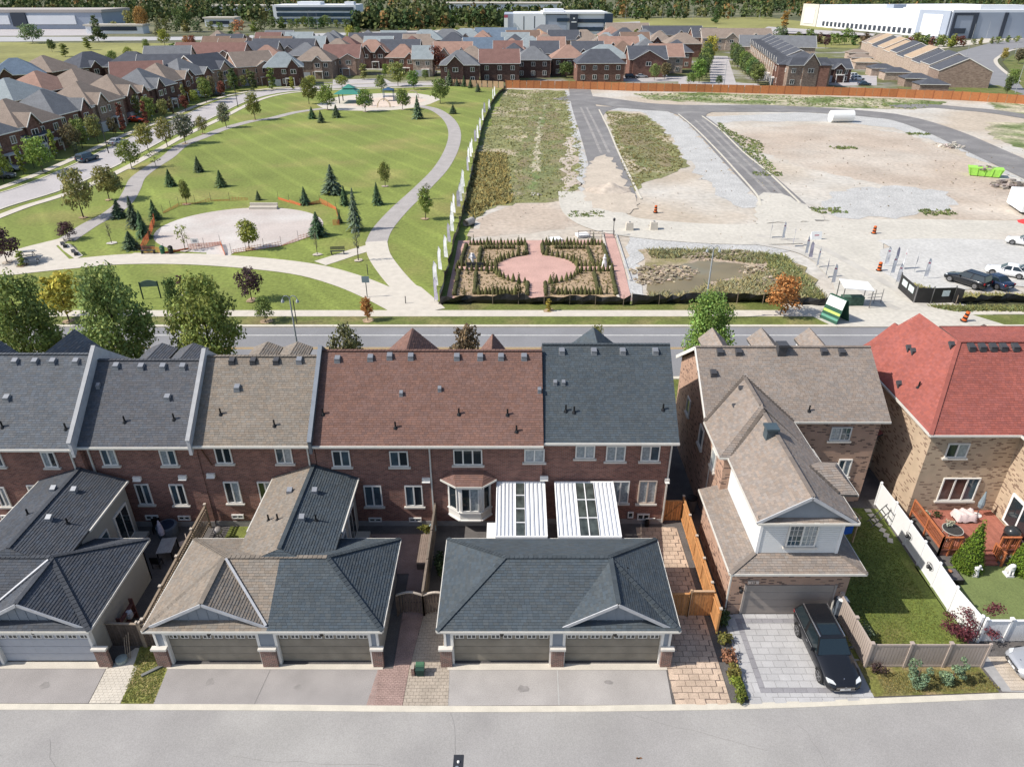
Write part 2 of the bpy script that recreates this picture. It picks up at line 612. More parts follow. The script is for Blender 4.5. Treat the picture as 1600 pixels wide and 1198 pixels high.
def near_roof(parent, planes, gutters=(), caps=(), thick=0.14, seed=5, course=0.15, tab=0.27):
 """planes: list of (polygon, colour). Slab, shingle courses, gutters and ridge caps of one roof."""
 slab = MB()
 sh = MB()
 for i, (P, c) in enumerate(planes):
  P = [Vector(p) for p in P]
  if (P[1] - P[0]).cross(P[2] - P[0]).z < 0:
   P = list(reversed(P))
  slab.prism(P, (0, 0, -thick))
  shingle_field(sh, P, c, seed=seed + i, course=course, tab=tab)
 roof = slab.build('roof', M_SLAB, parent)
 sh.build('shingles', M_SHIN, roof, tinted=True, kind='stuff')
 for a, b in gutters:
  g = MB().bar(Vector(a) + Vector((0, 0, -0.05)), Vector(b) + Vector((0, 0, -0.05)), 0.11, 0.13)
  g.build('gutter', M_GUT, roof)
 if caps:
  cb = MB()
  rr = random.Random(seed)
  for a, b, c in caps:
   a, b = Vector(a), Vector(b)
   L_ = (b - a).length
   k = max(1, int(L_ / 0.25))
   for i in range(k):
    p, q = a.lerp(b, i / k), a.lerp(b, (i + 0.96) / k)
    t = 1 + rr.uniform(-0.12, 0.12)
    cb.bar(p + Vector((0, 0, 0.03)), q + Vector((0, 0, 0.05)), 0.24, 0.03, tint=tuple(x * t for x in c))
  cb.build('ridge_cap', M_SHIN, roof, tinted=True, kind='stuff')
 return roof
# ---------------------------------------------------------------- windows (a frame mesh with sill and panes as children)
WIN_CACHE = {}
def frame_mesh(w, h, n, bar=0.075, depth=0.09, m=None, rows=1):
 key = (round(w, 2), round(h, 2), n, rows, (m or M_TRIM).name, depth)
 if key in WIN_CACHE:
  return WIN_CACHE[key]
 mb = MB()
 mb.box(-w / 2, -depth, -h / 2, -w / 2 + bar, 0, h / 2)
 mb.box(w / 2 - bar, -depth, -h / 2, w / 2, 0, h / 2)
 mb.box(-w / 2 + bar, -depth, h / 2 - bar, w / 2 - bar, 0, h / 2)
 mb.box(-w / 2 + bar, -depth, -h / 2, w / 2 - bar, 0, -h / 2 + bar)
 for i in range(1, n):
  x = -w / 2 + w * i / n
  mb.box(x - bar * 0.6, -depth * 0.9, -h / 2 + bar, x + bar * 0.6, 0, h / 2 - bar)
 for i in range(1, rows):
  z = -h / 2 + h * i / rows
  mb.box(-w / 2 + bar, -depth * 0.8, z - bar * 0.4, w / 2 - bar, 0, z + bar * 0.4)
 me = mb.mesh('window', m or M_TRIM)
 WIN_CACHE[key] = me
 return me
def box_mesh(name, x0, y0, z0, x1, y1, z1, m):
 key = (name, round(x1 - x0, 3), round(y1 - y0, 3), round(z1 - z0, 3), m.name, round(x0, 3), round(z0, 3))
 if key not in WIN_CACHE:
  WIN_CACHE[key] = MB().box(x0, y0, z0, x1, y1, z1).mesh(name, m)
 return WIN_CACHE[key]
def window(parent, c, w, h, n=2, rz=0.0, glass=None, sill=True, m=None, rows=1, name='window', grid=None):
 """c is the centre on the wall plane; the window looks along local -Y turned by rz."""
 f = inst(name, frame_mesh(w, h, n, m=m, rows=rows), parent, c, rz)
 pw = w / n
 for i in range(n):
  g = glass[i % len(glass)] if isinstance(glass, (list, tuple)) else (glass or M_GLASS)
  x0 = -w / 2 + pw * i + 0.045
  inst('pane', box_mesh('pane', -pw / 2 + 0.05, -0.03, -h / 2 + 0.05, pw / 2 - 0.05, -0.01, h / 2 - 0.05, g), f,
    (-w / 2 + pw * (i + 0.5), 0, 0))
 if grid:
  gm = MB()
  gx, gz = grid
  for i in range(n):
   xa = -w / 2 + pw * i + 0.07
   xb = xa + pw - 0.14
   for k in range(1, gx):
    x = xa + (xb - xa) * k / gx
    gm.box(x - 0.012, -0.05, -h / 2 + 0.05, x + 0.012, -0.03, h / 2 - 0.05)
   for k in range(1, gz):
    z = -h / 2 + h * k / gz
    gm.box(xa, -0.05, z - 0.012, xb, -0.03, z + 0.012)
  gm.build('muntin', M_TRIM, f)
 if sill:
  inst('sill', box_mesh('sill', -w / 2 - 0.12, -0.16, -0.06, w / 2 + 0.12, 0.0, 0.05, M_STONE), f, (0, 0, -h / 2 - 0.07))
 return f
# ================================================================= THE GROUND
M_FAR = mat('far_ground', (0.10, 0.105, 0.05), var=0.25, scale=0.02, fine=0.2, fscale=0.3, col2=(0.17, 0.16, 0.09), c2scale=0.01)
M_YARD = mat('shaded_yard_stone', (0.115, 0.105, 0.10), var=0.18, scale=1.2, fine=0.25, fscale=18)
M_REDP = mat('red_brick_pavers', (0.33, 0.23, 0.20), var=0.15, scale=1.5, fine=0.25, fscale=22)
M_PARK = None
def lawn_mown():
 m = mat('mown_park_grass', (0.180, 0.215, 0.048), var=0.17, scale=0.07, fine=0.20, fscale=2.2, rough=0.95, bump=0.05, bscale=5,
   col2=(0.25, 0.225, 0.075), c2scale=0.06, c2lo=0.5, c2hi=0.72)
 nt = m.node_tree
 N, L = nt.nodes, nt.links
 bs = N['Principled BSDF']
 src = bs.inputs['Base Color'].links[0].from_socket
 geo = N.new('ShaderNodeNewGeometry')
 mp = N.new('ShaderNodeMapping')
 mp.inputs['Rotation'].default_value = (0, 0, R(-35))
 L.new(geo.outputs['Position'], mp.inputs['Vector'])
 wv = N.new('ShaderNodeTexWave')
 wv.inputs['Scale'].default_value = 0.055
 wv.inputs['Distortion'].default_value = 1.2
 wv.inputs['Detail'].default_value = 2
 wv.inputs['Detail Scale'].default_value = 0.6
 L.new(mp.outputs[0], wv.inputs['Vector'])
 mr = N.new('ShaderNodeMapRange')
 mr.inputs['From Min'].default_value = 0.8
 mr.inputs['To Min'].default_value = 1.0
 mr.inputs['To Max'].default_value = 1.16
 L.new(wv.outputs['Fac'], mr.inputs['Value'])
 vm = N.new('ShaderNodeVectorMath')
 vm.operation = 'SCALE'
 L.new(src, vm.inputs[0])
 L.new(mr.outputs[0], vm.inputs['Scale'])
 L.new(vm.outputs[0], bs.inputs['Base Color'])
 return m
M_PARK = lawn_mown()
M_VERGE = mat('verge_grass', (0.125, 0.145, 0.035), var=0.2, scale=0.4, fine=0.25, fscale=4, col2=(0.20, 0.17, 0.07), c2scale=0.25, c2lo=0.5, c2hi=0.72)
M_DRYG = mat('dry_grass', (0.135, 0.135, 0.035), var=0.25, scale=0.8, fine=0.35, fscale=10, col2=(0.27, 0.20, 0.10), c2scale=0.6, c2lo=0.45, c2hi=0.62, bump=0.03, bscale=14)
M_PATHA = mat('asphalt_path', (0.36, 0.33, 0.31), var=0.10, scale=0.6, fine=0.12, fscale=8)
M_DIRT = mat('site_dirt', (0.445, 0.375, 0.295), var=0.10, scale=0.10, fine=0.14, fscale=1.1, rough=0.95, bump=0.02, bscale=1.0,
    col2=(0.50, 0.47, 0.42), c2scale=0.035, c2lo=0.42, c2hi=0.62)
M_DIRTB = mat('bare_earth', (0.43, 0.352, 0.28), var=0.12, scale=0.12, fine=0.15, fscale=1.5, col2=(0.50, 0.44, 0.37), c2scale=0.05, c2lo=0.42, c2hi=0.65, bump=0.02, bscale=1)
M_HAUL = mat('pale_haul_road', (0.51, 0.475, 0.41), var=0.07, scale=0.18, fine=0.10, fscale=2.0)
M_GRAV = mat('grey_gravel', (0.44, 0.43, 0.41), var=0.10, scale=0.3, fine=0.22, fscale=3.5, bump=0.05, bscale=4)
M_SITEA = mat('site_asphalt', (0.195, 0.185, 0.18), var=0.14, scale=0.15, fine=0.10, fscale=3, col2=(0.25, 0.238, 0.225), c2scale=0.25, c2lo=0.5, c2hi=0.7)
M_WEED = mat('weedy_ground', (0.20, 0.20, 0.085), var=0.25, scale=0.25, fine=0.35, fscale=2.0, rough=0.95, bump=0.15, bscale=1.5,
    col2=(0.38, 0.32, 0.22), c2scale=0.10, c2lo=0.50, c2hi=0.62)
M_WEEDB = mat('brown_weeds', (0.22, 0.18, 0.10), var=0.2, scale=0.25, fine=0.35, fscale=2.0, col2=(0.17, 0.185, 0.075), c2scale=0.1, bump=0.12, bscale=1.5)
M_WEEDG = mat('green_weeds', (0.14, 0.18, 0.06), var=0.25, scale=0.2, fine=0.35, fscale=1.5, col2=(0.42, 0.37, 0.26), c2scale=0.09, c2lo=0.42, c2hi=0.58, bump=0.1, bscale=1.5)
M_SAND = mat('play_sand', (0.60, 0.49, 0.40), var=0.06, scale=0.3, fine=0.08, fscale=3)
M_SCREEN = mat('diamond_gravel', (0.47, 0.41, 0.37), var=0.08, scale=0.15, fine=0.08, fscale=3, col2=(0.54, 0.50, 0.46), c2scale=0.08)
M_WATER = mat('pond_water', (0.20, 0.16, 0.09), rough=0.4, var=0.2, scale=0.15, spec=0.3, col2=(0.14, 0.15, 0.13), c2scale=0.06)
M_MULCH = mat('planting_bed_mulch', (0.36, 0.26, 0.165), var=0.2, scale=0.6, fine=0.3, fscale=5)
M_STREET = mat('suburb_street', (0.42, 0.39, 0.38), var=0.08, scale=0.2, fine=0.08, fscale=3)
M_FIELD = mat('far_field', (0.24, 0.23, 0.075), var=0.2, scale=0.02, fine=0.15, fscale=0.3)
sheet('ground', [(-5000, -60), (5000, -60), (5000, 7000), (-5000, 7000)], 0.0, M_FAR)
# --- the back lane in front
curb_px = [(-60, 1100.5), (0, 1100), (200, 1100.5), (400, 1101), (600, 1103), (800, 1103.5), (1000, 1102), (1200, 1098), (1400, 1090), (1560, 1083.5), (1680, 1078)]
curb_line = [G(u, v) for u, v in curb_px]
lane = [(p.x, p.y - 0.30) for p in curb_line]
sheet('lane', [(-45, 8), (45, 8)] + [(x, y) for x, y in reversed([(-45, lane[0][1])] + lane + [(45, lane[-1][1] + 1.6)])], 0.02, M_ASPH)
strip('kerb', [(-45, lane[0][1] + 0.15)] + [(p.x, p.y - 0.15) for p in curb_line] + [(45, lane[-1][1] + 1.75)], 0.34, 0.045, M_CURB, world=True, thick=0.045, smooth=4)
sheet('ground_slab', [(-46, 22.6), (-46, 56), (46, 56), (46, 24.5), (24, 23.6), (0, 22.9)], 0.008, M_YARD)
# driveways
psheet('driveway', [(-80, 1044), (166, 1044), (138, 1098.5), (-110, 1099)], 0.03, M_DRIVE)
walk = psheet('walkway', [(167, 1044), (212, 1012), (224, 1012), (216, 1040), (188, 1098.8), (139, 1098.5)], 0.02, M_CONC)
pavers([G(167, 1044), G(216, 1040), G(188, 1098.8), G(139, 1098.5)], 0.24, 0.16, M_CONC, walk, z=0.035, stuff=True, joint=0.012, seed=4)
psheet('lawn', [(219, 1010), (262, 1010), (262, 1046), (240, 1099), (189, 1099)], 0.03, mat('strip_grass', (.19, .20, .05), var=.2, scale=1.2, fine=.3, fscale=12, col2=(.26, .21, .09), c2scale=.8))
psheet('driveway', [(262, 1045), (592, 1046), (585.5, 1102), (240, 1099.5)], 0.034, M_DRIVE)
psheet('driveway', [(702, 1046), (1041, 1047), (1050.5, 1101), (700, 1102.5)], 0.03, M_DRIVE2)
psheet('garage_apron', [(262, 1038), (600, 1038), (598, 1046.5), (260, 1045.5)], 0.05, M_CONC)
psheet('garage_apron', [(700, 1037), (1040, 1037), (1043, 1047), (699, 1047)], 0.05, M_CONC)
psheet('garage_apron', [(-80, 1034), (176, 1034), (168, 1045), (-82, 1045)], 0.05, M_CONC)
# brick and stone walks between the second and third garages
wA = [(-6.35, 30.0), (-4.95, 30.0), (-5.4, 25.4), (-5.5, 23.2), (-7.3, 23.2), (-7.05, 25.4), (-6.25, 25.5)]
wk = sheet('walkway', wA, 0.02, mat('paver_joint', (0.17, 0.13, 0.11), var=0.1))
pavers([(-7.28, 23.22), (-5.48, 23.22), (-5.42, 25.4), (-7.05, 25.4)], 0.21, 0.105, M_REDP, wk, z=0.04, stuff=True, joint=0.012, colvar=0.2, seed=55)
pavers([(-6.25, 25.4), (-5.42, 25.4), (-4.98, 30.0), (-6.25, 30.0)], 0.21, 0.105, M_REDP, wk, z=0.04, stuff=True, joint=0.012, colvar=0.2, seed=5)
wB = [(-5.48, 23.22), (-2.9, 23.22), (-3.3, 25.6), (-3.5, 30.0), (-4.9, 30.0)]
M_PAVT = mat('tan_pavers', (0.43, 0.365, 0.295), var=0.12, scale=1.5, fine=0.2, fscale=22, rand=0.15)
sheet('walkway', wB, 0.02, MATS['paver_joint'])
pavers([(-5.46, 23.22), (-2.92, 23.22), (-3.3, 25.6), (-3.5, 30.0), (-4.95, 30.0), (-5.4, 25.4)], 0.30, 0.20, M_PAVT, bpy.data.objects['walkway.002'] if 'walkway.002' in bpy.data.objects else None, z=0.04, stuff=True, joint=0.014, colvar=0.18, seed=6)
# stone walk right of the third garage
M_PAVP = mat('pink_flagstone', (0.49, 0.375, 0.285), var=0.14, scale=1.0, fine=0.18, fscale=18, rand=0.10)
wC = [(8.2, 23.2), (G(1142, 1099).x, 23.3), (G(1123, 1037).x, 25.8), (10.9, 36.6), (8.2, 36.6)]
wco = sheet('walkway', wC, 0.02, MATS['paver_joint'])
pavers(wC, 0.52, 0.37, M_PAVP, wco, z=0.045, joint=0.03, seed=7)
# driveway of the detached house: big grey slabs, dark border course
M_SLABG = mat('grey_slab', (0.42, 0.41, 0.405), var=0.09, scale=0.8, fine=0.10, fscale=20, rand=0.05)
M_SLABD = mat('dark_border_slab', (0.27, 0.26, 0.27), var=0.08, scale=1.2, fine=0.12, fscale=20, rand=0.07)
dD = [G(1172, 1097), G(1364, 1089.5), G(1316, 962), G(1144, 966)]
dro = sheet('driveway', dD, 0.02, mat('grey_joint', (0.33, 0.32, 0.31), var=0.1))
i0, i1, j0, j1 = 12.95, 17.9, 24.25, 28.5
pavers([(i0, j0), (i1, j0), (i1, j1), (i0, j1)], 0.62, 0.42, M_SLABG, dro, z=0.045, joint=0.022, seed=8)
xl = G(1172, 1097).x - 0.02
for (a, b, c, d) in ((i0 - 0.3, j0 - 0.3, i1, j0), (i0 - 0.3, j0, i0, j1 + 0.3), (i0, j1, i1, j1 + 0.3)):
 pavers([(a, b), (c, b), (c, d), (a, d)], 0.3 if d - b > 1 else 0.6, 0.6 if d - b > 1 else 0.3, M_SLABD, dro, z=0.047, joint=0.02, stagger=0, seed=9)
pavers([(xl, 23.3), (i1 + 0.4, 23.55), (i1 + 0.4, j0 - 0.3), (xl, j0 - 0.3)], 0.62, 0.40, M_SLABG, dro, z=0.045, joint=0.022, seed=10)
pavers([(xl, j0 - 0.3), (i0 - 0.3, j0 - 0.3), (i0 - 0.3, 29.1), (xl + 0.1, 29.1)], 0.40, 0.62, M_SLABG, dro, z=0.045, joint=0.022, seed=11)
pavers([(i0 - 0.3, 28.8), (i1 + 0.3, 28.8), (i1 + 0.3, 29.15), (i0 - 0.3, 29.15)], 0.62, 0.35, M_SLABG, dro, z=0.045, joint=0.022, seed=12)
# lawns right of the detached house
sheet('lawn', [(18.3, 26.05), (24.9, 26.1), (25.1, 38.5), (18.3, 39)], 0.03, M_LAWN)
sheet('lawn', [(G(1345, 1048).x, 25.95), (24.7, 25.95), (G(1562, 1083).x, 24.0), (G(1366, 1090).x, 23.75)], 0.03, M_DRYG)
sheet('lawn', [(24.9, 28.3), (36, 28.3), (36, 33.0), (24.9, 33.0)], 0.03, mat('turf', (0.15, 0.185, 0.065), var=0.10, scale=0.8, fine=0.18, fscale=14))
sheet('driveway', [(24.8, 26.2), (36, 26.2), (36, 23.6), (25.0, 24.05)], 0.02, MATS['grey_joint'])
pavers([(25.5, 24.1), (31, 23.9), (31, 26.2), (25.5, 26.2)], 0.3, 0.2, M_PAVT, bpy.data.objects['driveway.004'] if 'driveway.004' in bpy.data.objects else None, z=0.04, stuff=True, joint=0.014, seed=13)
# back yards between house row and garages
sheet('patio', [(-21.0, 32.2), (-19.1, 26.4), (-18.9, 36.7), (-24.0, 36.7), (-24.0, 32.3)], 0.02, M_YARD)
sheet('lawn', [(-18.7, 32.4), (-15.0, 32.4), (-15.0, 36.7), (-18.7, 36.7)], 0.03, mat('yard_grass', (0.15, 0.17, 0.04), var=0.2, scale=2, fine=0.3, fscale=12))
pt = sheet('patio', [(-10.0, 32.3), (-6.3, 32.3), (-6.3, 30.1), (-4.95, 30.1), (-4.95, 36.0), (-10.0, 36.0)], 0.024, MATS['paver_joint'])
pavers([(-10.0, 32.35), (-5.0, 32.35), (-5.0, 35.9), (-10.0, 35.9)], 0.21, 0.105, M_REDP, pt, z=0.045, stuff=True, joint=0.012, colvar=0.2, seed=14)
pavers([(-6.3, 30.1), (-5.0, 30.1), (-5.0, 32.35), (-6.3, 32.35)], 0.21, 0.105, M_REDP, pt, z=0.045, stuff=True, joint=0.012, colvar=0.2, seed=15)
# --- the collector road and its verges
Y0, Y1 = 57.2, 68.05
sheet('road', [(-400, Y0), (400, Y0), (400, Y1), (-400, Y1)], 0.03, M_ROAD)
sheet('kerb', [(-400, Y1), (34, Y1), (34, Y1 + 0.45), (-400, Y1 + 0.45)], 0.16, M_CURB, thick=0.15)
sheet('kerb', [(50, Y1), (400, Y1), (400, Y1 + 0.45), (50, Y1 + 0.45)], 0.16, M_CURB, thick=0.15)
sheet('kerb', [(-400, Y0 - 0.45), (400, Y0 - 0.45), (400, Y0), (-400, Y0)], 0.16, M_CURB, thick=0.15)
sheet('lane_marking', [(-400, 66.05), (400, 66.05), (400, 66.2), (-400, 66.2)], 0.045, M_LINEW)
sheet('lane_marking', [(-400, 63.0), (400, 63.0), (400, 63.12), (-400, 63.12)], 0.045, M_LINEY)
sheet('lane_marking', [(-400, 63.25), (400, 63.25), (400, 63.37), (-400, 63.37)], 0.045, M_LINEY)
sheet('verge', [(-400, Y1 + 0.45), (33.5, Y1 + 0.45), (32.5, 70.7), (-400, 70.7)], 0.10, M_VERGE, thick=0.1)
sheet('verge', [(52, Y1 + 0.45), (400, Y1 + 0.45), (400, 70.9), (50, 71.2)], 0.10, M_VERGE, thick=0.1)
sheet('verge', [(-400, 49), (12.6, 49), (12.6, Y0 - 0.45), (-400, Y0 - 0.45)], 0.06, M_VERGE)
sheet('verge', [(12.6, 49), (400, 49), (400, Y0 - 0.45), (12.6, Y0 - 0.45)], 0.06, M_VERGE)
sheet('pavement', [(-400, 70.7), (32, 70.7), (31, 72.35), (-400, 72.35)], 0.13, M_CONC, thick=0.1)
sheet('pavement', [(51.5, 71.3), (400, 71.6), (400, 73.0), (50, 72.9)], 0.13, M_CONC, thick=0.1)
sheet('verge', [(-8.0, 72.35), (31, 72.35), (30, 75.3), (-7.5, 75.3)], 0.05, M_VERGE)
# --- the park
park = [(-400, 72.35), (-8.8, 72.35), (-7.5, 75.6), (-6.3, 96)] + [(G(790, 138).x - 0.5, 263)] + [(-55, 275), (-180, 285), (-260, 200), (-300, 72.35)]
sheet('park_lawn', park, 0.03, M_PARK)
P_east = [(655, 166), (680, 172), (700, 186), (710, 205), (707, 230), (690, 262), (660, 294), (625, 327), (598, 358), (588, 380)]
strip('path', P_east, 3.0, 0.06, M_PATHA)
strip('path', [(588, 378), (592, 398), (606, 420), (628, 446), (652, 468), (672, 487)], [3.0] * 20 + [3.6] * 11, 0.075, M_CONC)
strip('path', [(-60, 432), (0, 425), (60, 418), (120, 412), (200, 405.5), (300, 405.5), (400, 412), (480, 422), (540, 438), (590, 458), (630, 478), (650, 488)], 4.1, 0.085, M_CONC)
strip('path', [(500, 412), (525, 404), (555, 394), (590, 384)], 2.4, 0.065, M_CONC)
psheet('path', [(108, 376), (95, 373), (50, 384), (20, 392), (-60, 402), (-60, 430), (60, 422), (118, 413), (108, 405), (88, 385), (100, 380)], 0.07, M_CONC)
psheet('path', [(110, 382), (130, 400), (118, 406), (100, 393), (88, 381)], 0.09, M_CONC)
strip('path', [(102, 377), (140, 352), (172, 335), (195, 316), (207, 296), (216, 278), (240, 260), (262, 246), (284, 228), (318, 214), (352, 201), (392, 190), (425, 185), (462, 176), (505, 170)], 2.7, 0.06, M_PATHA)
psheet('path', [(196, 402), (210, 396), (275, 396), (290, 400), (290, 405), (196, 405)], 0.075, M_CONC)
cx, cy = G(376, 357).x, G(376, 357).y
ell = [(cx + 1.0 * math.cos(t) * 11.9, cy + math.sin(t) * 11.0) for t in [2 * math.pi * i / 48 for i in range(48)]]
sheet('ball_diamond', ell, 0.05, M_SCREEN)
psheet('ball_diamond', [(325, 378), (380, 384), (355, 403), (322, 402)], 0.045, M_SCREEN)
play = [(495, 164), (512, 156), (532, 151), (560, 148), (600, 146), (650, 146), (675, 150), (688, 156), (672, 163), (652, 168), (620, 172), (585, 174), (532, 173), (505, 170)]
psheet('playground', play, 0.05, M_CONC)
psheet('playground', [(540, 165), (560, 157), (600, 152), (650, 152), (668, 157), (650, 163), (620, 167), (580, 169)], 0.07, M_SAND)
# --- the suburban street round the park
street_px = [(-90, 345), (-20, 320), (66, 294), (150, 258), (235, 215), (300, 187), (352, 163), (392, 150), (440, 142), (500, 138), (560, 135), (620, 133.5), (690, 131)]
strip('street', street_px, 8.6, 0.06, M_STREET)
strip('kerb', street_px, 0.35, 0.14, M_CURB, off=4.45, thick=0.1)
strip('kerb', street_px, 0.35, 0.14, M_CURB, off=-4.45, thick=0.1)
strip('pavement', street_px, 1.7, 0.10, M_CONC, off=-7.2)
strip('pavement', street_px, 1.7, 0.10, M_CONC, off=7.2)
psheet('driveway', [(520, 125), (600, 123), (620, 133), (520, 137)], 0.04, M_STREET)
st2 = [(1131, 137), (1129, 125), (1126, 110), (1124, 98), (1122, 88)]
strip('street', st2, 9.0, 0.06, M_STREET)
psheet('street', [(1060, 127), (1185, 131), (1190, 137), (1060, 134)], 0.05, M_STREET)
psheet('street', [(940, 118), (1080, 120), (1080, 128), (930, 128)], 0.045, M_STREET)
psheet('street', [(1495, 82), (1560, 64), (1640, 52), (1640, 72), (1585, 76), (1558, 90), (1553, 97), (1566, 112), (1590, 130), (1620, 150), (1530, 150), (1510, 110)], 0.05, mat('bend_asphalt', (0.235, 0.23, 0.235), var=0.08, scale=0.2))
psheet('street', [(1320, 118), (1370, 118), (1370, 134), (1310, 134)], 0.05, M_STREET)
strip('kerb', [(1640, 74), (1585, 78), (1560, 90), (1556, 98), (1568, 111), (1592, 128)], 1.6, 0.12, M_CONC)
psheet('verge', [(1590, 82), (1640, 78), (1640, 160), (1600, 140), (1575, 108), (1566, 97)], 0.08, M_VERGE)
psheet('verge', [(1497, 132), (1560, 134), (1600, 148), (1560, 150), (1490, 145)], 0.08, M_VERGE)
# --- the building site
site = [(-7.3, 75.2)] + [(G(735, 378).x, 96)] + [(G(792, 137.5).x, 263)] + [G(900, 139), G(1200, 147), G(1420, 152), G(1600, 163), G(1700, 172)] + [(150, 75), (60, 75)]
sheet('site_ground', site, 0.02, M_DIRT)
psheet('site_weeds', [(793, 140), (884, 142), (893, 180), (904, 215), (912, 260), (906, 295), (880, 312), (830, 318), (775, 322), (740, 342), (726, 332), (735, 290), (748, 235), (768, 185)], 0.05, M_WEED, rough=1.1)
psheet('site_weeds', [(838, 150), (870, 170), (888, 240), (884, 290), (830, 300), (800, 300), (812, 240), (826, 190)], 0.065, M_WEEDB, rough=1.1)
psheet('bare_track', [(852, 160), (856, 160), (846, 205), (842, 250), (838, 296), (828, 300), (832, 250), (840, 200)], 0.08, M_WEEDG, rough=.8)
psheet('bare_track', [(884, 215), (896, 215), (902, 255), (898, 290), (886, 300), (880, 270)], 0.08, M_DIRTB, rough=1.2)
psheet('bare_ground', [(742, 345), (800, 322), (880, 312), (910, 300), (935, 330), (905, 352), (840, 362), (740, 372)], 0.035, M_DIRTB, rough=1.0)
psheet('site_weeds', [(945, 174), (1000, 177), (1030, 196), (1062, 235), (1072, 262), (1040, 275), (1010, 285), (988, 300), (975, 270), (960, 225)], 0.05, M_WEED, rough=1.1)
psheet('site_weeds', [(960, 190), (1000, 190), (1045, 235), (1040, 262), (1000, 262), (975, 232)], 0.065, M_WEEDB, rough=1.1)
psheet('site_weeds', [(990, 146), (1100, 145), (1240, 150), (1420, 155), (1480, 160), (1430, 172), (1250, 167), (1100, 161), (1010, 156)], 0.05, M_WEEDG, rough=1.1)
psheet('site_weeds', [(1530, 150), (1620, 168), (1620, 190), (1560, 172)], 0.05, M_WEEDG, rough=1.1)
psheet('site_weeds', [(1540, 192), (1640, 192), (1640, 245), (1600, 235), (1550, 215)], 0.05, M_WEEDG, rough=1.1)
psheet('gravel_bed', [(930, 169), (1010, 168), (1055, 178), (1090, 210), (1140, 262), (1178, 305), (1187, 322), (1160, 326), (1118, 300), (1085, 268), (1060, 232), (1030, 196), (1000, 175), (945, 172)], 0.045, M_GRAV, rough=1.1)
psheet('gravel_bed', [(1095, 183), (1250, 176), (1380, 184), (1460, 205), (1540, 250), (1620, 300), (1560, 262), (1480, 228), (1400, 200), (1300, 190), (1150, 190), (1110, 195)], 0.04, M_GRAV, rough=1.1)
psheet('gravel_bed', [(883, 142), (892, 142), (906, 205), (920, 300), (908, 300), (896, 215)], 0.06, M_GRAV, rough=1.1)
psheet('gravel_bed', [(1300, 300), (1400, 290), (1480, 300), (1500, 320), (1400, 342), (1310, 340), (1280, 320)], 0.045, M_GRAV, rough=1.1)
psheet('bare_ground', [(1150, 200), (1300, 195), (1420, 210), (1500, 245), (1600, 300), (1640, 340), (1500, 345), (1380, 290), (1250, 260), (1180, 235)], 0.03, M_DIRTB, rough=1.1)
strip('site_road', [(905, 137), (912, 165), (928, 205), (945, 250), (955, 285), (962, 310)], 7.2, 0.075, M_SITEA)
strip('site_road', [(880, 152), (930, 157), (1000, 166), (1080, 170), (1200, 170), (1300, 174), (1400, 184), (1470, 205), (1540, 236), (1640, 282)], [13.0] * 26 + [10.5] * 10 + [8.5] * 25, 0.085, M_SITEA)
strip('site_road', [(1400, 168), (1450, 166), (1500, 170), (1560, 176), (1660, 192)], 7.0, 0.08, M_SITEA)
strip('site_road', [(1072, 176), (1092, 190), (1122, 218), (1152, 248), (1185, 280), (1218, 312), (1250, 345)], 7.0, 0.095, M_SITEA)
psheet('site_road', [(918, 166), (970, 168), (948, 174), (940, 184), (937, 198)], .08, M_SITEA)
psheet('site_road', [(1030, 170), (1125, 170), (1104, 179), (1100, 190), (1070, 190), (1058, 180)], .09, M_SITEA)
strip('kerb', [(936, 172), (950, 200), (967, 240), (985, 278), (1002, 312)], 0.35, 0.14, M_CURB, thick=0.08)
strip('kerb', [(1060, 179), (1085, 200), (1118, 233), (1150, 268), (1182, 305), (1188, 322)], 0.35, 0.14, M_CURB, thick=0.08)
strip('kerb', [(1097, 182), (1125, 203), (1160, 237), (1200, 270), (1250, 318)], 0.35, 0.14, M_CURB, thick=0.08)
strip('haul_road', [(915, 300), (925, 330), (960, 350), (1030, 360), (1120, 366), (1200, 366), (1300, 362), (1420, 358), (1560, 360), (1700, 362)], 9.5, 0.105, M_HAUL)
psheet('sand_spill', [(920, 258), (930, 247), (946, 242), (958, 250), (970, 272), (982, 296), (996, 316), (985, 336), (925, 326), (910, 300)], 0.112, mat('spilled_sand', (.48, .41, .33), var=.08, scale=.3, fine=.1, fscale=2), rough=.7)
psheet('haul_road', [(1182, 316), (1196, 302), (1222, 304), (1250, 318), (1296, 346), (1180, 350)], 0.109, M_HAUL, rough=.8)
strip('tyre_track', [(1092, 188), (1122, 216), (1152, 246), (1186, 278), (1215, 306)], .7, 0.099, mat('dust_track', (.28, .262, .245), var=.2, scale=.6), off=.9)
strip('tyre_track', [(1092, 188), (1122, 216), (1152, 246), (1186, 278), (1215, 306)], .6, 0.099, MATS['dust_track'], off=-1.0)
strip('tyre_track', [(912, 168), (930, 205), (946, 240)], .6, 0.08, MATS['dust_track'], off=.8)
strip('tyre_track', [(912, 168), (930, 205), (946, 240)], .6, 0.08, MATS['dust_track'], off=-.9)
strip('tyre_track', [(1180, 372), (1260, 385), (1330, 420), (1390, 455), (1440, 482)], 1.2, 0.115, mat('worn_track', (.46, .43, .38), var=.15, scale=.4), off=1.0)
strip('tyre_track', [(1180, 376), (1260, 392), (1320, 425), (1375, 460), (1420, 482)], .9, 0.115, MATS['worn_track'], off=-1.5)
psheet('haul_road', [(1240, 350), (1380, 352), (1380, 420), (1420, 455), (1455, 480), (1312, 480), (1300, 440), (1262, 400)], 0.098, M_HAUL)
psheet('gravel_bed', [(1375, 368), (1640, 368), (1640, 452), (1500, 455), (1400, 455), (1375, 410)], 0.10, mat('parking_gravel', (.49, .475, .445), var=0.07, scale=0.2, fine=0.12, fscale=2.5), rough=1.1)
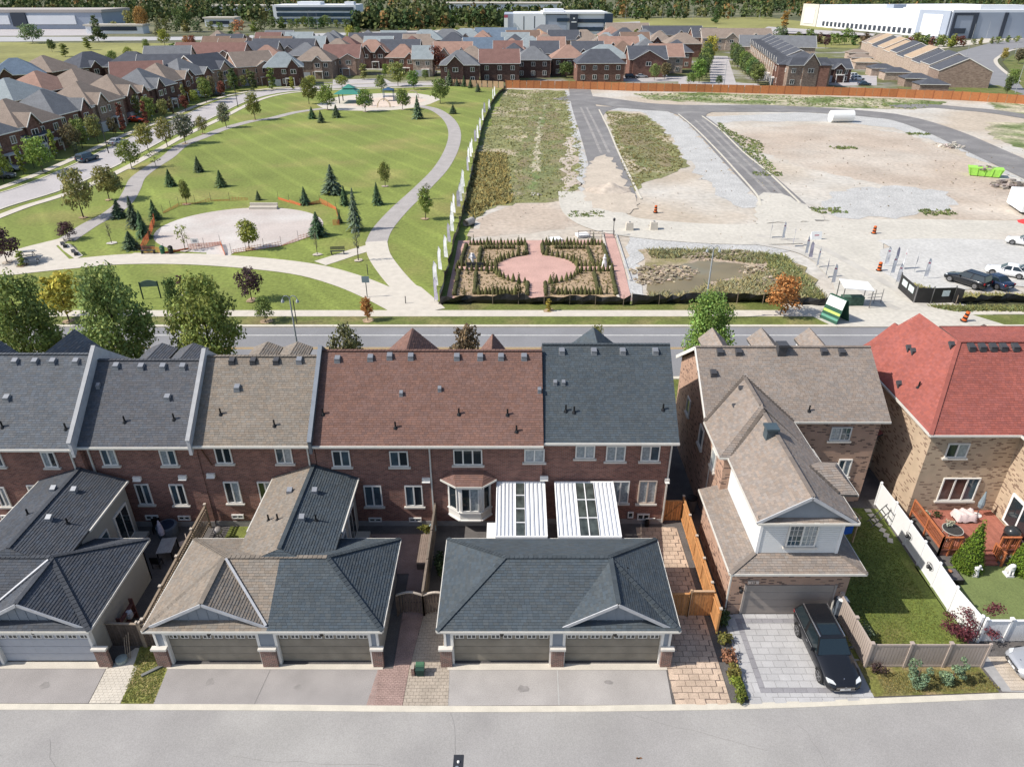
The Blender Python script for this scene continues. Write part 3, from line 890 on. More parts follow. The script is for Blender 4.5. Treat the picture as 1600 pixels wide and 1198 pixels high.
psheet('gravel_bed', [(985, 364), (1180, 372), (1240, 392), (1200, 400), (1010, 396), (1000, 430), (1012, 468), (985, 470), (972, 420)], 0.06, M_GRAV, rough=1.1)
sheet('haul_road', [(31, 68.06), (54, 68.06), (50, 75.4), (30, 75.4)], 0.095, M_HAUL)
# pond with its banks
psheet('bank', [(1000, 392), (1200, 398), (1240, 410), (1290, 462), (1010, 470), (1000, 430)], 0.09, mat('bank_soil', (0.42, 0.33, 0.25), var=0.2, scale=0.4, fine=0.3, fscale=4, col2=(0.22, 0.19, 0.09), c2scale=0.2), rough=1.1)
psheet('pond', [(1010, 450), (1022, 438), (1056, 424), (1068, 414), (1090, 409), (1120, 411), (1150, 413), (1175, 418), (1184, 425), (1170, 434), (1130, 438), (1105, 444), (1085, 456), (1060, 463), (1014, 461)], 0.12, M_WATER, rough=.45)
# formal garden
psheet('garden_paving', [(697, 469), (987, 470), (975, 420), (958, 364), (945, 364), (946, 376), (716, 377), (712, 400)], 0.10, mat('garden_brick', (0.50, 0.31, 0.26), var=0.10, scale=0.4, fine=0.12, fscale=6))
for q in ([(728, 384), (822, 384), (824, 402), (800, 404), (782, 412), (776, 418), (720, 418)],
    [(846, 384), (942, 384), (952, 418), (902, 418), (896, 412), (880, 405), (848, 402)],
    [(718, 423), (776, 423), (788, 434), (808, 441), (824, 443), (824, 466), (710, 466)],
    [(850, 443), (872, 441), (890, 434), (900, 423), (953, 423), (964, 466), (852, 466)]):
 psheet('planting_bed', q, 0.13, M_MULCH)
psheet('kerb', [(939, 366), (942, 366), (968, 468), (964, 468)], 0.28, M_CONC, thick=0.2)
psheet('kerb', [(962, 368), (964, 368), (987, 440), (984, 440)], 0.22, M_GRAV, thick=0.2)
# --- far ground
psheet('field', [(-100, 84), (-100, 66), (290, 68), (320, 76), (250, 92), (160, 100), (60, 100), (0, 98)], 0.03, M_FIELD)
psheet('field', [(600, 44), (940, 30), (1200, 27), (1300, 40), (1300, 56), (1100, 50), (900, 46), (700, 50)], 0.03, M_FIELD)
psheet('field', [(1210, 52), (1360, 56), (1340, 76), (1260, 74)], 0.04, M_FIELD)
psheet('highway', [(-200, 58), (300, 58), (520, 52), (700, 47), (1000, 34), (1000, 36), (700, 50), (520, 56), (310, 63), (-200, 67)], 0.05, mat('highway', (0.40, 0.39, 0.385), var=0.05, scale=0.05))
psheet('highway', [(1440, 72), (1560, 58), (1700, 44), (1700, 50), (1560, 65), (1460, 78)], 0.06, M_CONC)
psheet('yard', [(1200, 42), (1500, 62), (1500, 68), (1180, 52)], 0.04, M_STREET)
psheet('yard', [(-100, 46), (160, 46), (160, 56), (-100, 57)], 0.05, M_STREET)
psheet('ground', [(0, 96), (320, 70), (700, 46), (1000, 40), (1200, 60), (1300, 75), (1420, 80), (1520, 84), (1480, 110), (1520, 140), (1100, 136), (700, 132), (500, 133), (380, 148), (300, 180), (150, 250), (-100, 330), (-300, 280), (-100, 150)], 0.025,
    mat('suburb_ground', (0.14, 0.145, 0.055), var=0.3, scale=0.06, fine=0.2, fscale=0.6, col2=(0.30, 0.28, 0.26), c2scale=0.05, c2lo=0.5, c2hi=0.6))
# cracks, seams and stains of the lane
M_CRACK = mat('crack', (0.20, 0.19, 0.18), var=.2)
cr = random.Random(4)
for x0, y0, x1, y1 in ((-22, 21.5, -19.5, 17), (-3, 22.8, -2.2, 18), (6, 22.7, 12, 20.9), (-13, 20.5, -6, 20.0), (14, 22.2, 15.2, 18), (-30, 22.5, -24, 20.6)):
 L_ = [(x0 + (x1 - x0) * i / 9 + cr.uniform(-.12, .12), y0 + (y1 - y0) * i / 9 + cr.uniform(-.12, .12)) for i in range(10)]
 strip('crack', L_, .012, .026, M_CRACK, world=True, smooth=2)
for x, y, r_ in ((-15.6, 24.6, .28), (-11, 24.3, .2), (0.6, 24.2, .3), (5, 24.6, .22), (-24, 24.4, .3)):
 sheet('stain', [(x + math.cos(a * .7) * r_ * cr.uniform(.6, 1.2), y + math.sin(a * .7) * r_ * .8 * cr.uniform(.6, 1.2)) for a in range(9)], .04, mat('oil_stain', (.255, .237, .225), var=.15, scale=4))
strip('driveway_seam', [(2.35, 23.25), (2.38, 25.4)], .05, .036, mat('seam', (.42, .41, .39), var=.1), world=True, smooth=1)
strip('driveway_seam', [(-12.9, 23.25), (-12.7, 25.4)], .03, .04, M_CRACK, world=True, smooth=1)
o = MB().poly([(5.93 + math.cos(a) * .16, 20.45 + math.sin(a * 2) * .07, .03) for a in range(6)]).build('fallen_leaf', mat('leaf_brown', (.20, .10, .05), var=.2))
tag(o, 'single brown leaf lying on the lane', 'leaf')
# ================================================================= THE ROW OF TOWNHOUSES
C_GREY = (0.095, 0.105, 0.118)
C_DARK = (0.070, 0.076, 0.088)
C_TAUPE = (0.235, 0.20, 0.165)
C_BROWN = (0.185, 0.108, 0.088)
C_SLATE = (0.074, 0.088, 0.099)
def box_vent(parent, p, mat_, s=0.33):
 mb = MB()
 p = Vector(p)
 mb.hull8([p + Vector(q) for q in ((-s * .6, -s * .6, -0.1), (s * .6, -s * .6, -0.3), (s * .6, s * .6, 0.2), (-s * .6, s * .6, 0.2))],
    [p + Vector(q) for q in ((-s * .5, -s * .5, 0.17), (s * .5, -s * .5, 0.17), (s * .5, s * .5, 0.30), (-s * .5, s * .5, 0.30))])
 mb.box(p.x - s * .56, p.y - s * .58, p.z + 0.13, p.x + s * .56, p.y - s * .5, p.z + 0.20)
 return mb.build('roof_vent', mat_, parent)
def stack_pipe(parent, p, h=0.42):
 p = Vector(p)
 mb = MB().tube(p - Vector((0, 0, 0.1)), p + Vector((0, 0, h)), 0.055, n=8)
 mb.lathe(p + Vector((0, 0, -0.05)), [(0.16, 0), (0.09, 0.12), (0.06, 0.16)], 8)
 return mb.build('vent_pipe', M_BLACK, parent)
def downspout(parent, x, y, z0, z1):
 mb = MB().box(x - 0.045, y - 0.11, z0, x + 0.045, y - 0.02, z1)
 mb.bar((x, y - 0.45, z1 + 0.25), (x, y - 0.06, z1 - 0.05), 0.08)
 return mb.build('downspout', M_GUT, parent)
def wall_box(parent, x0, x1, y0, y1, z1, m, gable=None, name='wall'):
 mb = MB()
 mb.box(x0, y0, -0.05, x1, y1, z1)
 if gable:
  ym, zr = gable
  a, b, c = (x0, y0, z1), (x0, ym, zr), (x0, y1, z1)
  d, e, f = (x1, y0, z1), (x1, ym, zr), (x1, y1, z1)
  mb.poly([c, b, a]).poly([d, e, f]).poly([a, b, e, d]).poly([b, c, f, e])
 return mb.build(name, m, parent)
def row_house(label, x0, x1, yw, ye, ze, yr, zr, colr, wx0=None, wx1=None, front=(), brick=None):
 t = thing('townhouse', label, 'townhouse', ((x0 + x1) / 2, 0, 0), group='townhouses in the near brick row')
 cx = (x0 + x1) / 2
 X0, X1 = x0 - cx, x1 - cx
 W0, W1 = (x0 if wx0 is None else wx0) - cx, (x1 if wx1 is None else wx1) - cx
 yf = 2 * yr - ye
 sl = (zr - ze) / (yr - ye)
 wt = ze + sl * (yw - ye) - 0.16
 wall_box(t, W0, W1, yw, 2 * yr - yw, wt, brick or M_BRICK, (yr, zr - 0.16))
 MB().box(W0, yw - 0.03, -0.05, W1, yw - 0.001, 0.42).build('foundation', mat('foundation_concrete', (0.3, 0.28, 0.27), var=0.1), t)
 soff = MB().box(X0, ye + 0.02, ze - 0.22, X1, yw, ze - 0.17)
 soff.build('soffit', M_TRIM, t)
 planes = [([(X0, ye, ze), (X1, ye, ze), (X1, yr, zr), (X0, yr, zr)], colr),
     ([(X1, yf, ze), (X0, yf, ze), (X0, yr, zr), (X1, yr, zr)], colr)]
 caps = [((X0, yr, zr), (X1, yr, zr), tuple(q * 0.8 for q in colr))]
 for fx, w, drop, zp, yfar in front:                  # street side gables: ridge runs towards the street
  fx -= cx
  ya = yr + 0.15
  planes += [([(fx - w, ya, zp - drop), (fx, ya, zp), (fx, yfar, zp), (fx - w, yfar, zp - drop)], colr),
       ([(fx + w, yfar, zp - drop), (fx, yfar, zp), (fx, ya, zp), (fx + w, ya, zp - drop)], colr)]
  MB().prism([(fx - w + .15, yfar - .2, zp - drop - .1), (fx, yfar - .2, zp - .2), (fx + w - .15, yfar - .2, zp - drop - .1), (fx + w - .15, yfar - .2, zp - drop - 1.6), (fx - w + .15, yfar - .2, zp - drop - 1.6)], (0, -1.6, 0)).build('gable_wall', M_TRIM, t)
 near_roof(t, planes, [((X0, ye - 0.05, ze), (X1, ye - 0.05, ze))], caps, seed=int(abs(x0) * 10))
 t['_p0'] = (x0, ye, ze)
 t['_n'] = (0.0, -sl, 1.0)
 return t
def on_roof(t, u, v):
 p0 = Vector(t['_p0'])
 n = Vector(t['_n']).normalized()
 return onplane(u, v, p0, n) - Vector((t.location.x, 0, 0))
def vents(t, boxes=(), pipes=(), m=M_VENTS, small=()):
 for u, v in boxes:
  box_vent(t, on_roof(t, u, v + 4), m)
 for u, v in small:
  box_vent(t, on_roof(t, u, v + 3), m, 0.21)
 for u, v in pipes:
  stack_pipe(t, on_roof(t, u, v + 3))
def rear_window(t, yw, u0, v0, u1, v1, n=2, glass=None, sill=True, **k):
 a, b = onY(u0, v0, yw), onY(u1, v1, yw)
 vm = (v0 + v1) / 2
 lean = (v1 - v0) * abs((u0 + u1) / 2 - 800) / 1990.0
 w, h = (onY(u1, vm, yw).x - onY(u0, vm, yw).x) * (1 - lean / (u1 - u0)) + .08, a.z - b.z
 # the photo box leans with the perspective: take centre from both diagonals
 c = onY((u0 + u1) / 2, (v0 + v1) / 2, yw)
 return window(t, (c.x - t.location.x, yw, c.z), w, h, n, 0.0, glass, sill, **k)
GD, GC, GB = M_GLASS, M_GLASSC, M_GLASSB
u1 = row_house('grey shingled townhouse at the left edge of the near row', -44, -26.74, 36.4, 35.85, 6.8, 40.9, 10.7, (0.122, 0.130, 0.142), front=[(-30.06, 2.4, 2.3, 10.75, 44.6), (-36.4, 2.4, 2.3, 10.75, 44.6)])
u2 = row_house('townhouse with charcoal shingles between two raised party walls, left of the taupe roofed one', -26.69, -19.67, 36.75, 36.15, 6.75, 40.75, 10.35, (0.105, 0.108, 0.118),
      front=[(-24.5, 1.0, .42, 9.5, 45.0), (-22.3, 1.0, .42, 9.5, 45.0)])
u3 = row_house('townhouse with pale taupe shingles between the charcoal and the red brown roofs', -19.65, -12.35, 36.8, 36.2, 6.8, 40.8, 10.6, C_TAUPE,
      front=[(-17.1, 1.0, .42, 9.6, 45.0), (-15.0, 1.0, .42, 9.6, 45.0)])
u4 = row_house('left of the two townhouses that share the long red brown roof', -12.3, -5.08, 36.8, 36.2, 6.8, 41.2, 10.8, C_BROWN, front=[(-6.9, 2.3, 2.15, 10.65, 45.0)])
u5 = row_house('right townhouse under the long red brown roof, with the white bay window', -5.08, 1.93, 36.8, 36.2, 6.8, 41.2, 10.8, C_BROWN, front=[(-1.32, 1.25, 1.7, 10.45, 44.5)])
u6 = row_house('end townhouse with slate blue shingles at the right of the near row', 1.95, 10.30, 37.0, 36.45, 6.85, 41.8, 10.95, C_SLATE, wx1=10.05, front=[(5.64, 1.9, 1.6, 10.75, 44.9)])
vents(u1, [(24, 563), (55, 563), (83, 563), (119, 563), (11, 620)], [(4, 664), (103, 667)])
vents(u2, [(182, 570), (221, 571), (255, 571), (286, 571), (262, 619)], [(195, 656), (272, 652)], small=[(154, 602)])
vents(u3, [(363, 562), (396, 562), (432, 562)], [(345, 644), (429, 662)], m=M_VENTD)
vents(u3, [(468, 561), (371, 604)])
vents(u4, [(527.5, 559), (579, 557), (609, 554.5), (642, 555)], [(505, 644), (618, 665)], small=[(627, 614)])
vents(u5, [(714, 555.5), (750.5, 555.5), (783, 555.5), (819, 555.5)], [(717, 644), (793, 645), (807, 671)], small=[(687, 607), (843, 609)])
vents(u6, [(878, 547), (928, 547), (973, 547), (1024, 547)], [(884, 639), (897, 641), (1036, 637)], small=[(867.5, 597.5), (880.5, 597.5)])
rear_window(u1, 36.4, -18, 701, 8, 728, glass=[GC, GB])
rear_window(u1, 36.4, 64, 705, 92, 729, glass=[GC, GD])
rear_window(u1, 36.4, -8, 760, 18, 790, glass=[GB, GC])
rear_window(u1, 36.4, 43, 757, 72, 787, glass=[GC, GC])
rear_window(u2, 36.75, 156.5, 701, 185.5, 726, glass=[GB, GC])
rear_window(u2, 36.75, 249, 702, 278, 726, glass=[GC, GB])
rear_window(u2, 36.75, 211, 755.5, 240, 787, glass=[GD, GB])
rear_window(u2, 36.75, 265, 756, 294, 788, glass=[GB, GD])
rear_window(u3, 36.8, 335, 698, 364, 723, glass=[GD, GD])
rear_window(u3, 36.8, 430, 699, 458, 723, glass=[GB, GC])
rear_window(u3, 36.8, 350, 752, 379, 785, glass=[GD, GC])
rear_window(u3, 36.8, 403, 752, 430, 785, glass=[mat('green_curtained_glass', (0.06, 0.08, 0.03), var=0.1, rough=0.1), GC])
rear_window(u4, 36.8, 519, 703, 548, 728, glass=[GD, GB])
rear_window(u4, 36.8, 609, 704, 638, 728, glass=[GB, GD])
rear_window(u4, 36.8, 569, 758, 598, 790, glass=[GB, GB])
rear_window(u4, 36.8, 633, 758, 661, 790, glass=[GB, GD])
rear_window(u5, 36.8, 709, 701.5, 753, 725.5, n=3, glass=[GD, GD, GD])
rear_window(u5, 36.8, 820, 701, 850, 721, glass=[GC, GC])
rear_window(u6, 37.0, 899.5, 695, 929, 715, glass=[GC, GC])
rear_window(u6, 37.0, 947, 695.5, 977, 719.5, glass=[GC, GC])
rear_window(u6, 37.0, 1001, 695.5, 1031, 719.5, glass=[GC, GB])
rear_window(u6, 37.0, 954, 751, 983, 785, glass=[GC, GC])
rear_window(u6, 37.0, 996, 750, 1026, 785.5, glass=[GC, GC], m=mat('cream_trim', (0.55, 0.45, 0.37), var=0.03))
for t, yw, (a, b, c, d) in ((u1, 36.4, (2, 804, 22, 811)), (u2, 36.75, (228, 804, 248, 811)), (u2, 36.75, (279, 805, 298, 811.5)), (u3, 36.8, (363, 803, 381, 809)),
       (u4, 36.8, (577, 808, 596, 814)), (u4, 36.8, (640, 808, 658, 814)), (u6, 37.0, (996, 802, 1014, 811)), (u6, 37.0, (981, 799, 989, 808))):
 rear_window(t, yw, a, b, c, d, n=2 if c - a > 12 else 1, glass=GD, sill=False)
def wall_vent(t, u, v, yw, s=0.26):
 p = onY(u, v, yw)
 x = p.x - t.location.x
 MB().box(x - s, yw - 0.14, p.z - 0.13, x + s, yw - 0.001, p.z + 0.12).prism([(x - s, yw - 0.14, p.z - .13), (x + s, yw - .14, p.z - .13), (x + s, yw - .24, p.z - .16), (x - s, yw - .24, p.z - .16)], (0, 0, 0.04)).build('wall_vent', M_TRIM, t)
for t, u, v, yw in ((u2, 286, 744, 36.75), (u3, 330, 741, 36.8), (u4, 666, 748, 36.8), (u5, 850, 745, 36.8), (u2, 215, 746, 36.75)):
 wall_vent(t, u, v, yw)
wall_vent(u6, 1042, 749, 37.0, 0.14)
downspout(u4, -5.15 - u4.location.x, 36.8, 0.2, 6.4)
downspout(u2, -26.4 - u2.location.x, 36.75, 0.2, 6.3)
downspout(u1, -27.3 - u1.location.x, 36.4, 0.2, 6.3)
downspout(u3, -12.75 - u3.location.x, 36.8, 0.2, 6.3)
downspout(u6, 9.98 - u6.location.x, 37.0, 0.2, 6.4)
MB().bar((-19.4 - u3.location.x, 36.7, 6.4), (-18.9 - u3.location.x, 36.7, 5.0), 0.06).build('downspout', mat('brown_pipe', (0.12, 0.06, 0.04), var=0), u3)
# raised party walls
for i, (x, t, y0, z0, y1, z1, lab) in enumerate(((-26.72, u1, 35.85, 6.75, 40.9, 10.75, 0), (-19.66, u2, 36.1, 6.75, 40.8, 10.6, 0), (-12.33, u3, 36.15, 6.8, 41.2, 10.8, 0))):
 X = x - t.location.x
 h = 0.55 if i < 2 else 0.38
 mb = MB()
 for (ya, za), (yb, zb) in (((y0 - .1, z0), (y1, z1)), ((2 * y1 - y0 + .1, z0), (y1, z1))):
  mb.hull8([(X - .1, ya, za - .5), (X + .1, ya, za - .5), (X + .1, yb, zb - .5), (X - .1, yb, zb - .5)],
     [(X - .1, ya, za + h), (X + .1, ya, za + h), (X + .1, yb, zb + h), (X - .1, yb, zb + h)])
 mb.build('party_wall', M_FLASH if i < 2 else mat('dark_flashing', (0.10, 0.11, 0.125), var=0.1), t)
 mb = MB()
 mb.bar((X, y0 - .14, z0 + h + .03), (X, y1, z1 + h + .03), 0.26, 0.05)
 mb.build('coping', mat('pale_coping', (0.36, 0.36, 0.365), var=0.08) if i < 2 else mat('slate_coping', (0.20, 0.22, 0.25), var=0.08), t)
# white bay window
X = u5.location.x
bay = bpy.data.objects.new('bay_window', None)
link(bay, u5)
bz0, bz1, zt = 1.0, 3.95, 4.55
yw = 36.8
pts = [(-4.15 - X, yw), (-3.35 - X, 36.12), (-2.0 - X, 36.12), (-1.35 - X, yw)]
m = MB()
for i in range(3):
 a, b = pts[i], pts[i + 1]
 m.poly([(a[0], a[1], bz0), (b[0], b[1], bz0), (b[0], b[1], bz1), (a[0], a[1], bz1)])
m.poly([(p[0], p[1], bz0) for p in reversed(pts)])
m.build('bay_panel', M_TRIM, bay)
for i in range(3):
 a, b = Vector((*pts[i], 0)), Vector((*pts[i + 1], 0))
 d = b - a
 c = (a + b) / 2
 nrm = Vector((d.y, -d.x, 0)).normalized()
 rz = math.atan2(d.y, d.x)
 window(bay, (c.x + nrm.x * 0.005, c.y + nrm.y * 0.005, 2.72), d.length - (0.2 if i == 1 else 0.32), 1.9, 2 if i == 1 else 1, rz, [GD, GC] if i == 1 else GD, sill=False)
 for zq in (1.68, 1.05):
  MB().bar(a + nrm * .05 + Vector((0, 0, zq)), b + nrm * .05 + Vector((0, 0, zq)), 0.12, 0.08).build('ledge', M_TRIM, bay)
ev = [(-4.55 - X, 36.62, bz1 + .03), (-3.5 - X, 35.8, bz1 + .03), (-1.88 - X, 35.8, bz1 + .03), (-1.0 - X, 36.62, bz1 + .03)]
tp = [(-3.75 - X, yw, zt), (-1.75 - X, yw, zt)]
pl = [([ev[0], ev[1], tp[0]], C_BROWN), ([ev[1], ev[2], tp[1], tp[0]], C_BROWN), ([ev[2], ev[3], tp[1]], C_BROWN)]
near_roof(bay, pl, [(ev[0], ev[1]), (ev[1], ev[2]), (ev[2], ev[3])], [], thick=0.08, seed=77)
# ================================================================= GARAGES
M_NUM = mat('black_number', (0.01, 0.01, 0.01), var=0)
def digits(parent, text, x, y, z, h, m=None, name='house_number'):
 cu = bpy.data.curves.new(name, 'FONT')
 cu.body = text
 cu.size = h
 cu.extrude = 0.01
 cu.align_x = 'CENTER'
 cu.align_y = 'CENTER'
 cu.materials.append(m or M_NUM)
 tmp = bpy.data.objects.new('tmp', cu)
 COL.objects.link(tmp)
 bpy.context.view_layer.update()
 me = bpy.data.meshes.new_from_object(tmp.evaluated_get(bpy.context.evaluated_depsgraph_get()))
 bpy.data.objects.remove(tmp)
 o = bpy.data.objects.new(name, me)
 o.location = (x, y, z)
 o.rotation_euler = (R(90), 0, 0)
 return link(o, parent)
def garage_door(parent, x0, x1, y, h, m, z0=0.06):
 d = bpy.data.objects.new('garage_door', None)
 link(d, parent)
 secs = 4
 sh = h / secs
 w = x1 - x0
 for k in range(secs):
  mb = MB()
  za = z0 + sh * k
  mb.box(x0, y, za + 0.012, x1, y + 0.06, za + sh - 0.012)
  if k < 3:
   for q in range(8):
    xa = x0 + w * q / 8 + 0.06
    mb.box(xa, y - 0.005, za + 0.10, xa + w / 8 - 0.12, y, za + sh - 0.10)
  mb.build('door_section', m, d)
 for q in range(8):
  xa = x0 + w * q / 8 + 0.08
  xb = xa + w / 8 - 0.16
  za, zb = z0 + sh * 3 + 0.08, z0 + h - 0.20
  fr = MB().box(xa, y - 0.03, za, xb, y - 0.001, zb)
  fo = fr.build('door_light', M_TRIM, d)
  g = MB()
  mx = (xa + xb) / 2
  g.box(xa + 0.04, y - 0.036, za + 0.04, mx - 0.03, y - 0.0305, zb - 0.04)
  g.box(mx + 0.03, y - 0.036, za + 0.04, xb - 0.04, y - 0.0305, zb - 0.04)
  g.build('door_glass', M_GLASS, fo)
 fr = MB()
 fr.box(x0 - 0.14, y - 0.23, 0.02, x0, y + 0.02, z0 + h + 0.14)
 fr.box(x1, y - 0.23, 0.02, x1 + 0.14, y + 0.02, z0 + h + 0.14)
 fr.box(x0, y - 0.23, z0 + h, x1, y + 0.02, z0 + h + 0.14)
 fr.build('door_frame', M_TRIM, d)
 return d
def pillar(parent, x0, x1, y0, y1, h=1.32):
 p = MB().box(x0, y0, 0, x1, y1, h).build('pillar', M_BRICKP, parent)
 c = MB().box(x0 - 0.07, y0 - 0.07, h, x1 + 0.07, y1, h + 0.13).build('pillar_cap', M_STONE, p)
 return p
def coach_light(parent, x, y, z):
 mb = MB().box(x - .07, y - .04, z - .05, x + .07, y, z + .1)
 mb.bar((x, y - .03, z + .05), (x, y - .25, z + .12), 0.04)
 mb.lathe((x, y - .25, z - .12), [(0.07, 0), (0.1, 0.04), (0.11, .2), (0.02, .28)], 8)
 return mb.build('wall_lamp', M_BLACK, parent)
def garage(label, x0, x1, doors, gable_at, cols, split=None, door_mats=None, link_roof=None, valley=None, lamps=(), pill=(), siding=M_SIDING, side_m=M_SIDINGT):
 ex0, ex1, ey0, ey1, ze, zr = x0, x1, 25.40, 32.30, 2.85, 4.62
 t = thing('garage', label, 'garage', ((x0 + x1) / 2, 0, 0), group='double garages along the back lane')
 cx = t.location.x
 a, b = ex0 - cx, ex1 - cx
 ym = (ey0 + ey1) / 2
 hd = (ey1 - ey0) / 2
 r0, r1 = a + hd * 1.0, b - hd * 0.97
 wa, wb = a + 0.36, b - 0.38
 yf = 25.76
 # walls: the front keeps its two door openings
 mb = MB()
 mb.box(wa, yf + .03, 0, wa + .12, 32.0, ze - 0.08)
 mb.box(wb - .12, yf + .03, 0, wb, 32.0, ze - 0.08)
 mb.box(wa, 31.88, 0, wb, 32.0, ze - 0.08)
 mb.build('wall', side_m, t)
 fz = 2.26
 mb = MB()
 mb.box(wa, yf - .06, fz + .14, wb, yf + .06, ze - 0.08)
 ds = [(p - cx, q - cx) for p, q in doors]
 xs = [wa] + [v for p, q in ds for v in (p - .14, q + .14)] + [wb]
 for i in range(0, len(xs), 2):
  if xs[i + 1] > xs[i]:
   mb.box(xs[i], yf - .06, 0, xs[i + 1], yf + .06, fz + .14)
 mb.build('front_wall', siding, t)
 MB().box(a + .05, ey0 + 0.04, ze - .14, b - .05, yf - .06, ze - .09).build('soffit', M_TRIM, t)
 for i, (p, q) in enumerate(ds):
  garage_door(t, p, q, yf + 0.15, 2.2, (door_mats or [M_DOORT, M_DOORT])[i])
 for p, q in pill:
  pillar(t, p - cx, q - cx, 25.5, yf - .06)
 for x, ys in ((wa, -1), (wb, 1)):
  MB().box(x - .06, yf - .1, 1.45, x + .06, yf + .04, ze - .08).build('corner_trim', M_TRIM, t)
 for u, v, num in lamps:
  p = onY(u, v, yf - .06)
  coach_light(t, p.x - cx, yf - .061, p.z)
  if num:
   digits(t, num, p.x - cx + .02, yf - .075, p.z - .24, 0.2)
 # roof planes
 cl, cr = cols
 sp = (split - cx) if split is not None else None
 P = []
 sl = (zr - ze) / hd
 L0, L1, L2, L3 = (a, ey0, ze), (r0, ym, zr), (r1, ym, zr), (b, ey0, ze)
 if sp is None:
  P.append(([L0, L3, L2, L1], cl))
  P.append(([(b, ey1, ze), (a, ey1, ze), L1, L2], cl))
 else:
  P.append(([L0, (sp, ey0, ze), (sp, ym, zr), L1], cl))
  P.append(([(sp, ey0, ze), L3, L2, (sp, ym, zr)], cr))
  P.append(([(sp, ey1, ze), (a, ey1, ze), L1, (sp, ym, zr)], cl))
  P.append(([(b, ey1, ze), (sp, ey1, ze), (sp, ym, zr), L2], cr))
 P.append(([(a, ey1, ze), (a, ey0, ze), L1], cl))
 P.append(([(b, ey0, ze), (b, ey1, ze), L2], cr))
 # front gable
 gx, gw = gable_at
 gx -= cx
 gz = zr - 0.06
 gs = (gz - ze - 0.10) / gw
 gc = cl if (sp is None or gx < sp) else cr
 yb = ey0 + (gz - ze) / sl + .1
 gy = ey0 + 0.2
 # each side of the gable roof: rake at the front, valley where it meets the main slope
 for s in (-1, 1):
  A = (gx + s * gw, gy, ze + .10)
  Bp = (gx, gy, gz)
  Cp = (gx, yb, gz)
  D = (gx + s * gw, ey0 + .10 / sl + .05, ze + .10)
  pl_ = [A, Bp, Cp, D] if s < 0 else [D, Cp, Bp, A]
  P.append((pl_, gc))
 caps = [((a, ey0, ze), L1, cl), (L1, L2, cl), (L2, (b, ey0, ze), cr), ((b, ey1, ze), L2, cr), ((a, ey1, ze), L1, cl), ((gx, gy, gz), (gx, yb, gz), gc)]
 caps = [(p, q, tuple(z * 0.8 for z in c)) for p, q, c in caps]
 yp = ey0 + 0.5
 zp = ze + sl * 0.45
 gh = gw * (gz - zp - .12) / (gz - ze - .1)
 mb = MB().prism([(gx - gh, yp, zp), (gx + gh, yp, zp), (gx, yp, gz - .12)], (0, .06, 0))
 mb.build('gable_panel', siding, t)
 for k in range(-4, 5):
  x = gx + k * gh / 5
  zt_ = gz - .12 - abs(x - gx) * (gz - zp - .12) / gh
  if zt_ - zp > .1:
   MB().box(x - .02, yp - .025, zp, x + .02, yp, zt_ - .01).build('batten', siding, t)
 for s in (-1, 1):
  MB().bar((gx + s * gw, gy - .03, ze + .03), (gx, gy - .03, gz - .07), 0.05, 0.17).build('bargeboard', M_FLASH, t)
 gut = [((a, ey0, ze), (b, ey0, ze)), ((a, ey0, ze), (a, ey1, ze)), ((b, ey0, ze), (b, ey1, ze)), ((a, ey1, ze), (b, ey1, ze))]
 if link_roof:
  lx, lw, lz, yw_, le, cL, cR, ltx = link_roof
  lx -= cx
  y0_ = ym + 0.2
  yl = ey1 - (le - ze) / sl if le > ze else ey1
  yl = 32.3 - (le - ze) / sl * 0.0
  # valley meets: left and right slopes run from the garage ridge zone to the house wall
  for s, c_ in ((-1, cL), (1, cR)):
   A = (lx + s * lw, ey1 - (le - ze) / sl, le)
   Bq = (lx + s * lw, yw_, le)
   Cq = (lx, yw_, lz)
   Dq = (lx, y0_, lz)
   fe = lw * (lz - zr) / (lz - le)
   Eq = (lx + s * fe, ym, zr + .01)
   P.append(([A, Bq, Cq, Dq, Eq] if s > 0 else [Eq, Dq, Cq, Bq, A], c_))
   gut.append(((lx + s * (lw + .04), 31.6, le), (lx + s * (lw + .04), yw_ - .05, le)))
  P.append(([(lx - fe, ym - .02, zr + .01), (lx + fe, ym - .02, zr + .01), (lx, y0_, lz)], cR))
  caps.append(((lx, y0_, lz), (lx, yw_ - .05, lz), tuple(q * .8 for q in cR)))
  mb = MB()
  mb.box(lx - lw + .35, 31.2, 0, lx + lw - .35, yw_ - .01, le - .1)
  lwall = mb.build('link_wall', side_m, t)
  xr = lx + lw - .35
  window(t, (xr + .005, 32.95, 1.9), 1.0, 1.5, 1, R(90), GB, sill=False)
  dr = MB().box(xr, 34.3, .25, xr + .08, 35.9, 2.75).build('patio_door', M_TRIM, t)
  MB().box(xr + .08, 34.45, .4, xr + .09, 35.05, 2.6).build('pane', GD, dr)
  MB().box(xr + .08, 35.15, .4, xr + .09, 35.75, 2.6).build('pane', GD, dr)
  MB().box(xr + .01, 34.2, 0, xr + .9, 36.0, .22).build('step', M_CONC, t)
  for uu, vv, kind in ltx:
   s = -1 if kind < 0 else 1
   n_ = Vector((s * (lz - le) / lw, 0, 1)).normalized()
   p = onplane(uu, vv, Vector((cx + lx, 34, lz)), n_) - Vector((cx, 0, 0))
   if abs(kind) == 1:
    stack_pipe(t, p)
   else:
    box_vent(t, p, M_VENTS, .3)
 roof = near_roof(t, P, gut, caps, seed=int(abs(x0) * 7))
 if valley:
  for p, q in valley:
   MB().bar(Vector(p) - Vector((cx, 0, 0)), Vector(q) - Vector((cx, 0, 0)), .12, .05).build('valley_flashing', M_FLASH, roof)
 return t
CA = (0.078, 0.084, 0.096)
